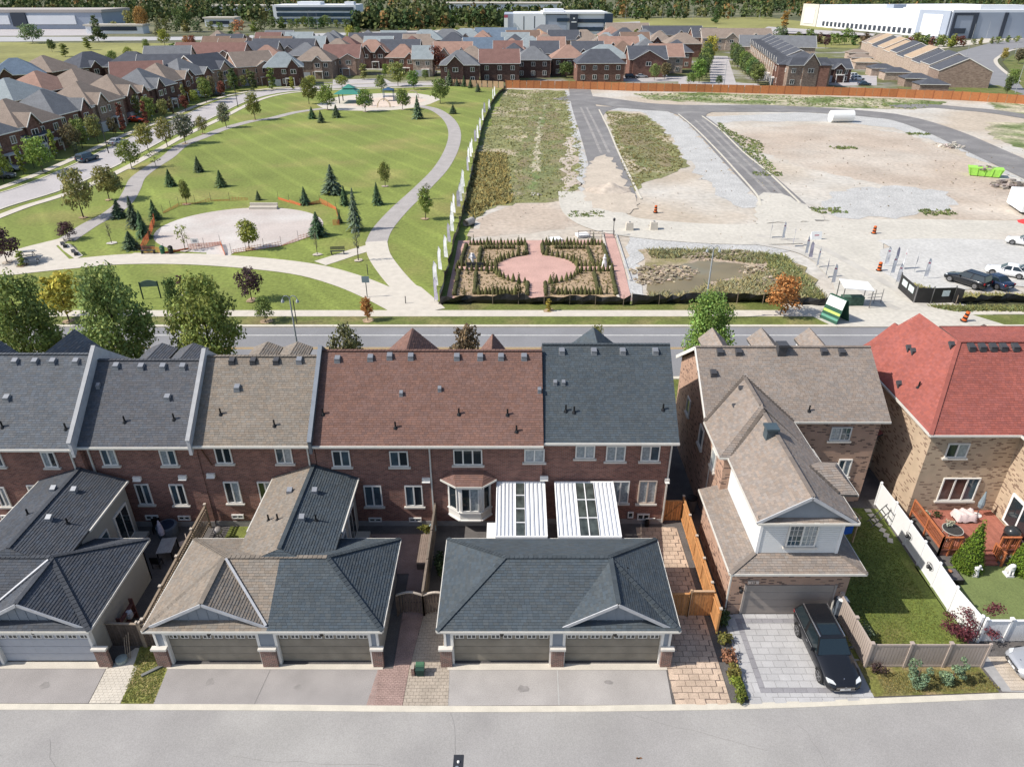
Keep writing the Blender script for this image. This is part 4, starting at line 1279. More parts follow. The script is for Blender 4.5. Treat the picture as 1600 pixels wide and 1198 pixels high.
gA = garage('dark roofed garage at the left edge with the pale grey door', -33.7, -21.45, [(-33.2, -28.4), (-26.85, -21.9)], (-24.7, 2.85), (CA, CA),
   door_mats=[M_DOORG, M_DOORG], pill=[(-28.0, -27.25), (-21.75, -21.1)], lamps=[(56, 981, '')],
   link_roof=(-27.05, 2.75, 5.07, 36.35, 4.1, CA, CA, [(44, 804, -1), (106, 818, 1), (116, 768, 2), (77, 812, 2), (84, 766, -2)]),
   valley=[((-27.5, 25.65, 3.08), (-24.75, 28.6, 4.68))])
gB = garage('garage whose roof is half taupe and half slate, right of the lattice fence', -18.78, -6.58, [(-17.88, -13.21), (-12.16, -7.42)], (-15.5, 3.05), (C_TAUPE, C_SLATE), split=-12.45,
   pill=[(-18.65, -17.98), (-13.1, -12.3), (-7.3, -6.75)], lamps=[(329, 983, ''), (504, 984, '11')],
   link_roof=(-12.5, 2.68, 5.03, 36.75, 4.0, C_TAUPE, C_SLATE, [(420, 813, -1), (434, 812, -1), (494, 813, 1), (472, 811, 2), (492, 769, 2), (453, 769, -2)]),
   valley=[((-12.5, 25.6, 3.05), (-15.3, 28.7, 4.68))])
gC = garage('wide garage with an all slate hipped roof, in front of the white patio covers', -3.82, 8.54, [(-3.04, 1.96), (2.77, 7.71)], (5.3, 2.7), (C_SLATE, C_SLATE),
   pill=[(-3.75, -3.15), (2.05, 2.72), (7.8, 8.35)], lamps=[(784, 984, '11'), (960, 984, '')])
stack_pipe(gC, (6.2 - gC.location.x, 28.6, 4.0), 0.1)
# ================================================================= DETACHED HOUSE (taupe roof, tan brick)
C_TAN = (0.265, 0.222, 0.19)
dh = thing('house', 'tan brick detached house with a taupe shingled roof and white siding over its garage', 'house', (15, 33, 0))
def rel(P, t):
 return [tuple(Vector(p) - t.location) for p in P]
def dbox(x0, y0, z0, x1, y1, z1, m, name='wall'):
 L_ = dh.location
 return MB().box(x0 - L_.x, y0 - L_.y, z0, x1 - L_.x, y1 - L_.y, z1).build(name, m, dh)
# main block with gable ends
mz, mr_, my0, myr = 6.8, 9.83, 38.95, 43.7
mb = MB()
A = [(12.85, 39.35, -.05), (24.1, 39.35, -.05), (24.1, 48.0, -.05), (12.85, 48.0, -.05)]
mb.hull8(rel(A, dh), rel([(p[0], p[1], 6.85) for p in A], dh))
for x in (12.85, 24.1):
 tri = rel([(x, 39.35, 6.85), (x, 43.7, 9.62), (x, 48.0, 6.85)], dh)
 mb.poly(tri if x > 20 else tri[::-1])
mb.build('wall', M_BRICKT, dh)
dbox(12.9, 35.5, -.05, 17.85, 39.4, 6.62, M_BRICKT)                     # back wing, brick
dbox(12.25, 29.22, -.05, 18.75, 36.0, 3.55, M_BRICKT)                   # garage block
dbox(13.4, 29.75, 3.4, 17.9, 35.6, 6.62, M_SIDEW, 'siding_core')
# siding boards on the upper storey: front and left, each board its own course
for k in range(17):
 z = 4.15 + k * 0.148
 if z > 6.5:
  break
 dbox(13.5, 29.715, z, 17.8, 29.75, z + .135, M_SIDEW, 'siding_board')
for x in (13.37, 17.76):
 dbox(x, 29.68, 4.1, x + .16, 29.76, 6.6, M_VINYL, 'corner_board')
dbox(18.1 - .3, 31.75, -.05, 18.8, 34.1, 6.6, M_BRICKT)
P = []
e, rz_, X0d, X1d, Xr = 6.72, 8.45, 12.95, 18.3, 15.5
P.append(([(12.53, my0, mz), (24.48, my0, mz), (24.48, myr, mr_), (12.53, myr, mr_)], C_TAN))
P.append(([(24.48, 48.4, mz), (12.53, 48.4, mz), (12.53, myr, mr_), (24.48, myr, mr_)], C_TAN))
# back wing
P.append(([(12.42, 35.05, e + .05), (Xr, 38.1, rz_ + .12), (Xr, 41.75, rz_ + .12), (12.42, 39.0, e + .05)], C_TAN))
P.append(([(18.2, 39.0, e + .05), (Xr, 41.75, rz_ + .12), (Xr, 38.1, rz_ + .12), (18.2, 35.05, e + .05)], C_TAN))
P.append(([(12.42, 35.05, e + .05), (13.1, 35.05, e + .05), (Xr, 37.5, rz_ + .06), (Xr, 38.1, rz_ + .12)], C_TAN))
# front gable roof
P.append(([(X0d, 29.15, e), (Xr, 29.15, rz_), (Xr, 37.9, rz_), (X0d, 35.1, e)], C_TAN))
P.append(([(X1d, 36.0, e), (Xr, 37.9, rz_), (Xr, 29.15, rz_), (X1d, 29.15, e)], C_TAN))
# little side roof over the bump-out
ap = (16.83, 32.95, 7.66)
P.append(([(18.0, 31.4, 6.85), (19.14, 31.4, 6.8), (18.3, 32.95, 7.62), ap], C_TAN))
P.append(([(19.14, 31.4, 6.8), (19.14, 34.45, 6.8), (18.3, 32.95, 7.62)], C_TAN))
P.append(([(19.14, 34.45, 6.8), (18.0, 34.45, 6.85), ap, (18.3, 32.95, 7.62)], C_TAN))
# pent skirt over the gable and skirt roof over the garage
P.append(([(X0d + .1, 29.12, e - .02), (X1d - .1, 29.12, e - .02), (X1d - .1, 29.55, e + .2), (X0d + .1, 29.55, e + .2)], C_TAN))
s0, s1 = 3.65, 4.12
P.append(([(11.8, 28.6, s0), (19.2, 28.6, s0), (17.95, 29.72, s1), (13.38, 29.72, s1)], C_TAN))
P.append(([(11.8, 36.0, s0), (11.8, 28.6, s0), (13.38, 29.72, s1), (13.38, 36.0, s1)], C_TAN))
P.append(([(19.2, 28.6, s0), (19.2, 31.9, s0), (17.9, 31.9, s1), (17.9, 29.72, s1)], C_TAN))
for dx_ in (14.9, 18.55, 22.1):
 P.append(([(dx_ - .95, 44.2, 8.25), (dx_, 44.2, 9.15), (dx_, 48.3, 9.15), (dx_ - .95, 48.3, 8.25)], C_TAN))
 P.append(([(dx_ + .95, 48.3, 8.25), (dx_, 48.3, 9.15), (dx_, 44.2, 9.15), (dx_ + .95, 44.2, 8.25)], C_TAN))
 dbox(dx_ - .75, 45.6, 7.2, dx_ + .75, 48.2, 8.2, M_SIDEW, 'dormer_wall')
P = [(rel(p, dh), c) for p, c in P]
gt = [((12.53, my0, mz), (24.48, my0, mz)), ((12.42, 35.05, e + .05), (12.42, 39.0, e + .05)), ((18.2, 35.05, e + .05), (18.2, 39.0, e + .05)), ((X0d, 29.15, e), (X0d, 35.1, e)),
   ((X1d, 29.15, e), (X1d, 31.5, e)), ((X1d, 34.4, e), (X1d, 36.0, e)), ((X0d, 29.12, e), (X1d, 29.12, e)), ((19.14, 31.4, 6.8), (19.14, 34.45, 6.8)), ((11.8, 28.6, s0), (19.2, 28.6, s0)),
   ((11.8, 28.6, s0), (11.8, 36.0, s0)), ((19.2, 28.6, s0), (19.2, 31.9, s0)), ((12.42, 35.05, e + .02), (13.0, 35.05, e + .02))]
gt = [tuple(rel(g, dh)) for g in gt]
dk = tuple(q * .75 for q in C_TAN)
cp = [((12.53, myr, mr_), (24.48, myr, mr_), dk), ((Xr, 29.15, rz_), (Xr, 37.9, rz_), dk), ((Xr, 38.1, rz_ + .12), (Xr, 41.7, rz_ + .12), dk), ((11.8, 28.6, s0), (13.38, 29.72, s1), dk), ((19.2, 28.6, s0), (17.95, 29.72, s1), dk),
   ((12.42, 39.0, e + .1), (Xr, 41.75, rz_ + .15), tuple(q * .4 for q in C_TAN)), ((18.2, 39.0, e + .1), (Xr, 41.75, rz_ + .15), tuple(q * .4 for q in C_TAN)), ((13.1, 35.1, e + .08), (Xr, 37.5, rz_ + .1), tuple(q * .4 for q in C_TAN)),
   (ap, (18.05, 31.4, 6.9), tuple(q * .4 for q in C_TAN))]
cp = [(*rel(c[:2], dh), c[2]) for c in cp]
near_roof(dh, P, gt, cp, seed=41)
gv = MB().prism(rel([(13.5, 29.42, e + .12), (17.7, 29.42, e + .12), (15.5, 29.42, rz_ - .14)], dh), (0, .06, 0)).build('gable_panel', M_SIDING, dh)
for s in (-1, 1):
 MB().bar(*rel([(Xr + s * 2.62, 29.13, e - .02), (Xr, 29.13, rz_ - .08)], dh), .05, .18).build('bargeboard', M_FLASH, dh)
MB().bar(*rel([(12.5, 48.35, 6.7), (12.5, 43.7, 9.75)], dh), .06, .24).build('bargeboard', M_TRIM, dh)
MB().bar(*rel([(12.5, 39.0, 6.7), (12.5, 43.7, 9.75)], dh), .06, .2).build('bargeboard', M_TRIM, dh)
# windows and doors
L_ = dh.location
def dwin(c, w, h, n=2, rz=0., **k):
 return window(dh, (c[0] - L_.x, c[1] - L_.y, c[2]), w, h, n, rz, **k)
a, b = onY(1231, 826, 29.68), onY(1272, 861, 29.68)
dwin(((a.x + b.x) / 2, 29.70, 5.42), 1.62, 1.5, glass=[GB, GC], grid=(3, 4))
w1 = onY(1313, 677, 39.35)
dwin((w1.x, 39.345, w1.z), 1.35, 1.05, glass=[GC, GB], grid=(2, 2))
w2 = onY(1318, 730, 39.35)
dwin((w2.x, 39.345, w2.z), .9, 1.4, glass=[GB, GC])
dwin((12.845, 40.4, 4.7), 1.0, 1.5, 1, R(-90), glass=GB)
dwin((12.845, 44.4, 4.7), .9, 1.3, 1, R(-90), glass=GB)
dwin((12.895, 37.3, 5.0), .9, 1.3, 1, R(-90), glass=GC)
gd = bpy.data.objects.new('garage_door', None)
link(gd, dh)
gx0, gx1 = 13.1, 18.0
for k in range(4):
 MB().box(gx0 - L_.x, 29.17 - L_.y, .06 + k * .55, gx1 - L_.x, 29.215 - L_.y, .06 + k * .55 + .53).build('door_section', M_DOORB, gd)
dbox(gx0 - .12, 29.12, .02, gx0, 29.219, 2.3, mat('tan_trim', (0.33, .29, .26), var=.03), 'door_frame')
dbox(gx1, 29.12, .02, gx1 + .12, 29.219, 2.3, MATS['tan_trim'], 'door_frame')
MB().box(13.1 - L_.x, 29.15 - L_.y, 2.36, 13.72 - L_.x, 29.215 - L_.y, 2.58).build('number_plate', mat('pale_plate', (.62, .52, .44), var=0), dh)
digits(dh, '112', 13.41 - L_.x, 29.14 - L_.y, 2.47, .2, mat('dark_number', (.16, .09, .07), var=0))
coach = coach_light(dh, 12.75 - L_.x, 29.215 - L_.y, 2.0)
# roof furniture
n1 = Vector((0, -(mr_ - mz) / (myr - my0), 1)).normalized()
for u, v in ((1125, 552), (1154, 552), (1287, 551), (1315, 552), (1115, 585)):
 box_vent(dh, onplane(u, v, Vector((12.5, my0, mz)), n1) - L_, M_VENTD, .38)
p = onplane(1220, 551, Vector((12.5, my0, mz)), n1) - L_
MB().box(p.x - .28, p.y - .28, p.z - .2, p.x + .28, p.y + .28, p.z + .55).box(p.x - .36, p.y - .36, p.z + .55, p.x + .36, p.y + .36, p.z + .72).build('chimney', M_VENTD, dh)
stack_pipe(dh, onplane(1264, 642, Vector((12.5, my0, mz)), n1) - L_)
nl = Vector((-(rz_ - e) / (Xr - X0d), 0, 1)).normalized()
for u, v in ((1158, 610), (1148, 638)):
 box_vent(dh, onplane(u, v, Vector((X0d, 30, e)), nl) - L_, M_VENTD, .3)
p = onplane(1203, 680, Vector((X0d, 30, e)), nl) - L_
MB().box(p.x - .3, p.y - .3, p.z - .3, p.x + .3, p.y + .3, p.z + .5).box(p.x - .38, p.y - .38, p.z + .5, p.x + .38, p.y + .38, p.z + .64).build('chimney', mat('slate_metal', (.06, .085, .10), var=.1, rough=.4), dh)
dbox(12.86, 37.9, .3, 12.9, 38.0, 6.5, M_GUT, 'downspout')
dbox(12.14, 29.25, .1, 12.22, 29.35, 3.5, M_GUT, 'downspout')
# ================================================================= RED ROOFED HOUSE
C_RED = (0.30, 0.098, 0.08)
rh = thing('house', 'cream brick house with a bright red shingled roof and a timber deck at the right', 'house', (31, 42, 0))
L2 = rh.location
def rbox(x0, y0, z0, x1, y1, z1, m, name='wall'):
 return MB().box(x0 - L2.x, y0 - L2.y, z0, x1 - L2.x, y1 - L2.y, z1).build(name, m, rh)
rbox(26.65, 37.8, -.05, 42, 49.0, 6.62, M_BRICKC)
rbox(32.35, 33.6, -.05, 42, 37.9, 6.6, M_BRICKC)
rbox(25.6, 43.3, -.05, 26.7, 45.2, 2.6, M_BRICKC, 'porch_wall')
E0, RZ = 6.8, 11.0
h0, h1 = (29.3, 42.1, RZ), (38.6, 42.1, RZ)
P = [([(26.25, 37.4, E0), (42, 37.4, E0), h1, h0], C_RED),
  ([(26.25, 49.0, E0 + .1), (26.25, 37.4, E0), h0, (29.3, 47.0, RZ - .2)], C_RED),
  ([(42, 49.0, E0), (27.5, 49.0, E0), (29.3, 44.5, RZ), (38.6, 44.5, RZ)], C_RED),
  ([(29.3, 42.1, RZ), (38.6, 42.1, RZ), (38.6, 44.6, RZ - .03), (29.3, 44.6, RZ - .03)], C_RED),
  ([(26.25, 48.8, 6.8), (26.25, 44.5, 6.8), (28.4, 45.5, 9.5), (28.4, 48.4, 9.5)], C_RED),
  ([(28.4, 48.4, 9.5), (28.4, 43.5, 9.5), (31.0, 43.5, 8.0), (31.0, 48.4, 7.3)], C_RED),
  ([(31.6, 48.5, 7.2), (31.6, 43.5, 7.9), (35.1, 43.5, 9.9), (35.1, 48.5, 9.33)], C_RED),
  ([(35.1, 48.5, 9.33), (35.1, 43.5, 9.9), (39.0, 43.5, 7.9), (39.0, 48.5, 7.2)], C_RED),
  ([(31.95, 33.2, E0), (42, 33.2, E0), (42, 35.5, 8.2), (34, 35.5, 8.2)], (0.15, 0.155, 0.165)),
  ([(31.95, 37.3, E0), (31.95, 33.2, E0), (34, 35.5, 8.2), (34, 37.3, 8.2)], (0.15, 0.155, 0.165)),
  ([(25.3, 42.9, 2.55), (26.68, 42.9, 3.3), (26.68, 45.5, 3.3), (25.3, 45.5, 2.55)], C_RED)]
P = [(rel(p, rh), c) for p, c in P]
gt = [((26.2, 37.35, E0), (31.95, 37.35, E0)), ((26.2, 37.35, E0), (26.2, 48.8, E0)), ((31.9, 37.3, E0), (31.9, 33.2, E0))]
gt = [tuple(rel(g, rh)) for g in gt]
near_roof(rh, P, gt, [(*rel([(26.25, 37.4, E0), h0], rh), tuple(q * .8 for q in C_RED)), (*rel([h0, h1], rh), tuple(q * .85 for q in C_RED))], seed=61)
rbox(27.0, 48.2, 6.4, 31.0, 48.4, 7.2, M_BRICKC, 'gable_wall')
n2 = Vector((0, -(RZ - E0) / 4.7, 1)).normalized()
for u, v in ((1517, 544), (1534, 544), (1551, 544), (1567, 544), (1586, 544)):
 box_vent(rh, onplane(u, v, Vector((30, 37.4, E0)), n2) - L2, M_VENTD, .4)
n3 = Vector((-(RZ - E0) / 3.05, 0, 1)).normalized()
for u, v in ((1420, 546), (1427, 551), (1487, 541), (1405, 602)):
 box_vent(rh, onplane(u, v, Vector((26.25, 40, E0)), n3) - L2, M_VENTD, .34)
stack_pipe(rh, onplane(1435, 605, Vector((26.25, 40, E0)), n3) - L2)
def rwin(u0, v0, u1, v1, n, glass, **k):
 c = onY((u0 + u1) / 2, (v0 + v1) / 2, 37.8)
 a_, b_ = onY(u0, v0, 37.8), onY(u1, v1, 37.8)
 return window(rh, (c.x - L2.x, 37.795 - L2.y, c.z), abs(onY(u1, v0, 37.8).x - a_.x), a_.z - b_.z, n, 0., glass, **k)
rwin(1478, 692, 1512, 714, 2, [GD, GC])
rwin(1468, 746, 1526, 781, 3, [mat('warm_window_glass', (.10, .055, .045), var=.4, scale=2, rough=.1), MATS['warm_window_glass'], GB])
pdo = MB().box(32.24 - L2.x, 34.2 - L2.y, .7, 32.35 - L2.x, 36.6 - L2.y, 2.9).build('patio_door', M_VINYL, rh)
for ya in (34.35, 35.45):
 MB().box(32.22 - L2.x, ya - L2.y, .85, 32.24 - L2.x, ya + .95 - L2.y, 2.75).build('pane', GD, pdo)
window(rh, (26.645 - L2.x, 44.3 - L2.y, 1.9), 1.2, 1.3, 2, R(-90), GC)
# ================================================================= VEGETATION AND VEHICLE BUILDERS
M_LEAF = mat('leaf', (1, 1, 1), var=0.0, tint=True, objcol=True, transl=0.30, rough=0.75, spec=0.25)
M_NEEDLE = mat('needle', (1, 1, 1), var=0.0, tint=True, objcol=True, transl=0.08, rough=0.85, spec=0.15)
def leaves(blobs, n, size, seed=1, var=0.35, shell=0.55, m=None, name='crown', flat=0.0, squash=1.0):
 """n leaf faces spread through ellipsoid blobs ((cx,cy,cz),(rx,ry,rz)); weight by volume."""
 rr = random.Random(seed)
 wts = [b[1][0] * b[1][1] * b[1][2] for b in blobs]
 tot = sum(wts)
 V, F, T = [], [], []
 for (c, r), w in zip(blobs, wts):
  k = max(3, int(n * w / tot))
  bt = rr.uniform(0.78, 1.22)
  for _ in range(k):
   while True:
    d = Vector((rr.uniform(-1, 1), rr.uniform(-1, 1), rr.uniform(-1, 1)))
    if 0.05 < d.length <= 1:
     break
   d.normalize()
   q = shell + (1 - shell) * rr.random() ** 0.6
   q *= rr.uniform(0.9, 1.12)
   p = Vector((c[0] + d.x * r[0] * q, c[1] + d.y * r[1] * q, c[2] + d.z * r[2] * q))
   nrm = (d + Vector((rr.uniform(-1, 1), rr.uniform(-1, 1), rr.uniform(-.6, 1)))).normalized()
   a = nrm.orthogonal().normalized()
   b = nrm.cross(a)
   t = rr.random() * 6.28
   a, b = a * math.cos(t) + b * math.sin(t), b * math.cos(t) - a * math.sin(t)
   s = size * rr.uniform(0.6, 1.3)
   i = len(V)
   V += [tuple(p + a * s), tuple(p + b * s * .62), tuple(p - a * s), tuple(p - b * s * .62)]
   F.append((i, i + 1, i + 2, i + 3))
   g = bt * (1 + rr.uniform(-var, var))
   h = rr.uniform(-.12, .12)
   T.append((g * (1 + h), g, g * (1 - h)))
 mb = MB()
 mb.v, mb.f, mb.t = V, F, T
 return mb.mesh(name, m or M_LEAF, tinted=True)
def crown_blobs(seed, n=16, wide=0.5, h0=0.25, top=1.0, shape='round', br=(0.17, 0.28)):
 """Blobs for a crown inside a unit-height tree (height 1, radius wide)."""
 rr = random.Random(seed)
 out = []
 for i in range(n):
  t = (i + 0.5) / n
  z = h0 + (top - h0) * t
  if shape == 'round':
   rad = wide * math.sqrt(max(0.02, 1 - (2 * t - 0.85) ** 2 / 1.35))
  elif shape == 'pyramid':
   rad = wide * (1.02 - t) ** 0.75
  else:
   rad = wide * (0.75 if t < .85 else .45)
  a = i * 2.4 + rr.random()
  q = rad * rr.uniform(0.35, 0.8)
  b = rr.uniform(*br) * (0.7 + rad / wide * .5) * wide * 2
  z = min(z, top - b * .55)
  out.append(((math.cos(a) * q, math.sin(a) * q, z), (b, b, b * .8)))
 return out
def trunk_mesh(seed, h0=0.28, r=0.022, limbs=6, wide=0.4, name='trunk', top=0.8):
 rr = random.Random(seed)
 mb = MB()
 mb.tube((0, 0, -0.01), (0.01, 0, h0), r * 1.25, r, 7)
 mb.tube((0.01, 0, h0), (0.0, 0.01, top), r, r * .3, 6)
 for i in range(limbs):
  z = h0 + (top - h0) * (i / limbs) * .8
  a = i * 2.4 + rr.random()
  q = wide * rr.uniform(.6, .95)
  mb.tube((0, 0, z), (math.cos(a) * q, math.sin(a) * q, z + rr.uniform(.15, .28)), r * .5, r * .14, 5, cap=False)
 return mb.mesh(name, M_BARK)
def shrub(label, cat, c, rx, ry, h, n, size, color, seed, group=None, name='shrub', stem=True, shape=None):
 t = thing(name, label, cat, (c[0], c[1], c[2] if len(c) > 2 else 0.0), group=group)
 rr = random.Random(seed)
 bl = shape or [((rr.uniform(-.5, .5) * rx, rr.uniform(-.5, .5) * ry, h * rr.uniform(.35, .75)), (rx * rr.uniform(.35, .6), ry * rr.uniform(.35, .6), h * rr.uniform(.25, .4))) for _ in range(7)]
 inst('foliage', leaves(bl, n, size, seed, shell=.4), t, color=color)
 mb = MB()
 for i in range(4):
  a = rr.random() * 6.28
  mb.tube((0, 0, -.02), (math.cos(a) * rx * .4, math.sin(a) * ry * .4, h * .6), .02, .008, 5, cap=False)
 mb.build('stem', M_BARK, t)['kind'] = 'stuff'
 return t
CAR_P = {
 'suv': dict(L=4.9, W=1.95, belt=1.04, H=1.72, hood=0.26, wsh=0.38, roof0=0.44, roof1=0.93, tail=0.985, nose=0.72, rear=1.0, wheel=0.37, clear=0.24),
 'wagon': dict(L=4.8, W=1.9, belt=0.98, H=1.62, hood=0.27, wsh=0.38, roof0=0.46, roof1=0.90, tail=0.975, nose=0.70, rear=0.98, wheel=0.36, clear=0.22),
 'sedan': dict(L=4.65, W=1.82, belt=0.92, H=1.44, hood=0.27, wsh=0.38, roof0=0.47, roof1=0.72, tail=0.86, nose=0.66, rear=0.90, wheel=0.33, clear=0.19),
 'pickup': dict(L=5.5, W=1.98, belt=1.08, H=1.85, hood=0.24, wsh=0.34, roof0=0.40, roof1=0.62, tail=0.66, nose=0.85, rear=1.1, wheel=0.40, clear=0.3),
}
def car(label, kind, loc, rz, paint, near=False, name=None, group=None, cat='car'):
 """Front looks along local -Y."""
 p = CAR_P[kind]
 t = thing(name or {'suv': 'parked_suv', 'wagon': 'parked_suv', 'sedan': 'parked_car', 'pickup': 'pickup_truck'}[kind], label, cat, loc, rz, group)
 L_, W, B, H = p['L'], p['W'], p['belt'], p['H']
 y0 = -L_ / 2
 w = W / 2
 cl = p['clear']
 st = []
 nose, rear = p['nose'], p['rear']
 for f, wf, zt, zb in ((0.0, .62, nose - .16, cl + .16), (0.012, .80, nose - .04, cl + .05), (.05, .93, nose + .02, cl), (.12, .985, nose + .07, cl), (p['hood'], 1., B - .05, cl), (p['wsh'] + .02, 1., B, cl),
        (.6, 1., B + .02, cl), (.8, 1., B + .03, cl), (.92, .975, B if kind != 'sedan' else B, cl + .02), (.98, .90, rear, cl + .08), (1.0, .72, rear - .14, cl + .2)):
  st.append((y0 + f * L_, w * wf, zt, zb))
 prof = []
 mb = MB()
 for y, ww, zt, zb in st:
  half = [(0, zb), (ww * .86, zb), (ww * .97, zb + .14), (ww, zb + (zt - zb) * .55), (ww * .975, zt - .09), (ww * .90, zt - .015), (ww * .5, zt + .03), (0, zt + .045)]
  ring = [(x, y, z) for x, z in half] + [(-x, y, z) for x, z in reversed(half[1:-1])]
  prof.append(ring)
 n = len(prof[0])
 mb.v = [q for r_ in prof for q in r_]
 for i in range(len(prof) - 1):
  for j in range(n):
   k = (j + 1) % n
   mb.f.append((i * n + j, i * n + k, (i + 1) * n + k, (i + 1) * n + j))
 mb.f.append(tuple(range(n)))
 mb.f.append(tuple((len(prof) - 1) * n + j for j in reversed(range(n))))
 mb.t = [(1, 1, 1)] * len(mb.f)
 body = mb.build('body', paint, t, smooth=True)
 # cabin
 ya, yb, yc, yd = (y0 + L_ * p[k] for k in ('wsh', 'roof0', 'roof1', 'tail'))
 ya -= .10 * L_ * .5
 wb_, wt = w * .93, w * .72
 zb_, zt = B - .02, H
 ra = [(-wb_, ya, zb_), (wb_, ya, zb_), (wt, yb, zt - .05), (-wt, yb, zt - .05)]
 cab = MB()
 q = [(-wb_, ya, zb_), (wb_, ya, zb_), (wb_, yd, zb_ + .02), (-wb_, yd, zb_ + .02)]
 u_ = [(-wt, yb, zt - .05), (wt, yb, zt - .05), (wt, yc, zt - .06), (-wt, yc, zt - .06)]
 cab.hull8(q, u_)
 cab.build('cabin', M_BLACK if near else paint, t)
 ro = MB()
 ro.hull8(u_, [(-wt * .86, yb + .12, zt), (wt * .86, yb + .12, zt), (wt * .86, yc - .1, zt - .01), (-wt * .86, yc - .1, zt - .01)])
 ro.build('roof', paint, t, smooth=False)
 def glass(a, b, c, d, off, nm, ins=.08):
  a, b, c, d = (Vector(x) for x in (a, b, c, d))
  ctr = (a + b + c + d) / 4
  nn = (b - a).cross(d - a).normalized()
  if nn.dot(Vector((ctr.x, ctr.y, ctr.z - 1.0)) - Vector((0, (ya + yd) / 2, .2))) < 0:
   nn = -nn
  pts = [x + (ctr - x) * ins + nn * off for x in (a, b, c, d)]
  MB().prism(pts, -nn * .008).build(nm, M_GLASSCAR, t)
 glass(q[0], q[1], u_[1], u_[0], .012, 'windscreen', .06)
 glass(q[3], q[2], u_[2], u_[3], .012, 'rear_window', .1)
 for s in (0, 1):
  A, Bq, C_, D = (q[1], q[2], u_[2], u_[1]) if s else (q[0], q[3], u_[3], u_[0])
  A, Bq, C_, D = (Vector(x) for x in (A, Bq, C_, D))
  for f0, f1 in ((0.02, .47), (.51, .98)) if kind != 'pickup' else ((.02, .98),):
   glass(A.lerp(Bq, f0), A.lerp(Bq, f1), D.lerp(C_, f1), D.lerp(C_, f0), .012, 'side_window', .07)
 # wheels
 r = p['wheel']
 for sy in (y0 + L_ * .185, y0 + L_ * .79):
  for sx in (-1, 1):
   wm = MB().tube((-.11, 0, 0), (.11, 0, 0), r, n=18)
   wh = wm.build('wheel', M_TIRE, t)
   wh.location = (sx * (w - .10), sy, r)
   rm = MB()
   for k in range(5):
    a = k * 2 * math.pi / 5
    rm.bar((sx * .115, 0, 0), (sx * .115, math.cos(a) * r * .66, math.sin(a) * r * .66), .07, .02, up=(1, 0, 0))
   if not near:
    rm.tube((sx * .10, 0, 0), (sx * .118, 0, 0), r * .70, r * .68, n=18)
   for k in range(18 if near else 0):
    a, a1 = k * math.pi / 9, (k + 1) * math.pi / 9
    rm.bar((sx * .115, math.cos(a) * r * .68, math.sin(a) * r * .68), (sx * .115, math.cos(a1) * r * .68, math.sin(a1) * r * .68), .03, .02, up=(1, 0, 0))
   rm.build('rim', M_RIM, wh)
   ar = MB()
   for k in range(9):
    a0, a1 = math.pi * k / 9, math.pi * (k + 1) / 9
    ar.bar((0, math.cos(a0) * (r + .05), math.sin(a0) * (r + .05)), (0, math.cos(a1) * (r + .05), math.sin(a1) * (r + .05)), .05, .06, up=(1, 0, 0))
   ao = ar.build('wheel_arch', M_BLACK, t)
   ao.location = (sx * (w - .012), sy, r)
 # lights
 for sx in (-1, 1):
  MB().hull8([(sx * w * .52, y0 + .06, nose - .13), (sx * w * .86, y0 + .22, nose - .11), (sx * w * .88, y0 + .42, nose - .06), (sx * w * .6, y0 + .2, nose - .08)],
       [(sx * w * .52, y0 + .075, nose + .03), (sx * w * .86, y0 + .24, nose + .05), (sx * w * .88, y0 + .5, nose + .08), (sx * w * .6, y0 + .28, nose + .065)]).build('headlight', mat('headlight_glass', (.6, .62, .62), var=0, rough=.1, spec=.8), t)
  MB().box(min(sx * w * .62, sx * w * .9), -y0 - .14, rear - .24, max(sx * w * .62, sx * w * .9), -y0 - .02, rear - .02).build('tail_light', mat('red_lens', (.25, .01, .01), var=0, rough=.2), t)
  MB().hull8([(sx * w * .93, ya + .30, B + .02), (sx * (w + .17), ya + .30, B + .02), (sx * (w + .17), ya + .42, B + .02), (sx * w * .93, ya + .42, B + .02)],
       [(sx * w * .93, ya + .32, B + .14), (sx * (w + .15), ya + .32, B + .17), (sx * (w + .15), ya + .40, B + .17), (sx * w * .93, ya + .40, B + .14)]).build('wing_mirror', paint, t)
 MB().box(-w * .5, y0 - .005, nose - .26, w * .5, y0 + .06, nose - .10).build('grille', M_BLACK, t)
 MB().box(-.26, y0 - .02, cl + .16, .26, y0 + .01, cl + .28).build('number_plate', M_WHITE, t)
 MB().box(-.26, -y0 - .01, rear - .42, .26, -y0 + .02, rear - .3).build('number_plate', M_WHITE, t)
 if near:
  for sx in (-1, 1):
   MB().bar((sx * wt * .92, yb + .05, H + .02), (sx * wt * .92, yc - .05, H + .01), .045, .05).build('roof_rail', mat('chrome', (.6, .6, .62), var=0, rough=.2, metal=.9), t)
   MB().bar((sx * w * .99, ya + .35, B - .02), (sx * w * .965, yd - .1, B + .02), .02, .03).build('window_trim', MATS['chrome'], t)
   for k in range(2):
    MB().box(sx * w * .99 - .015, ya + 1.05 + k * 1.0, B - .2, sx * w * .99 + .02, ya + 1.25 + k * 1.0, B - .16).build('door_handle', MATS['chrome'], t)
  MB().box(-wt * .72, yb + .18, H + .001, wt * .72, yb + .95, H + .014).build('sunroof', M_GLASSCAR, t)
  g = MB()
  for k in range(3):
   g.box(-w * .48, y0 - .02, nose - .245 + k * .05, w * .48, y0 - .005, nose - .23 + k * .05)
  g.build('grille_bar', mat('chrome', (0, 0, 0)), t)
  e = MB()
  for k in range(16):
   a0, a1 = 2 * math.pi * k / 16, 2 * math.pi * (k + 1) / 16
   e.bar((math.cos(a0) * .085, 0, math.sin(a0) * .085), (math.cos(a1) * .085, 0, math.sin(a1) * .085), .014, .014)
  for a in (90, 210, 330):
   e.bar((0, 0, 0), (math.cos(R(a)) * .083, 0, math.sin(R(a)) * .083), .016, .012)
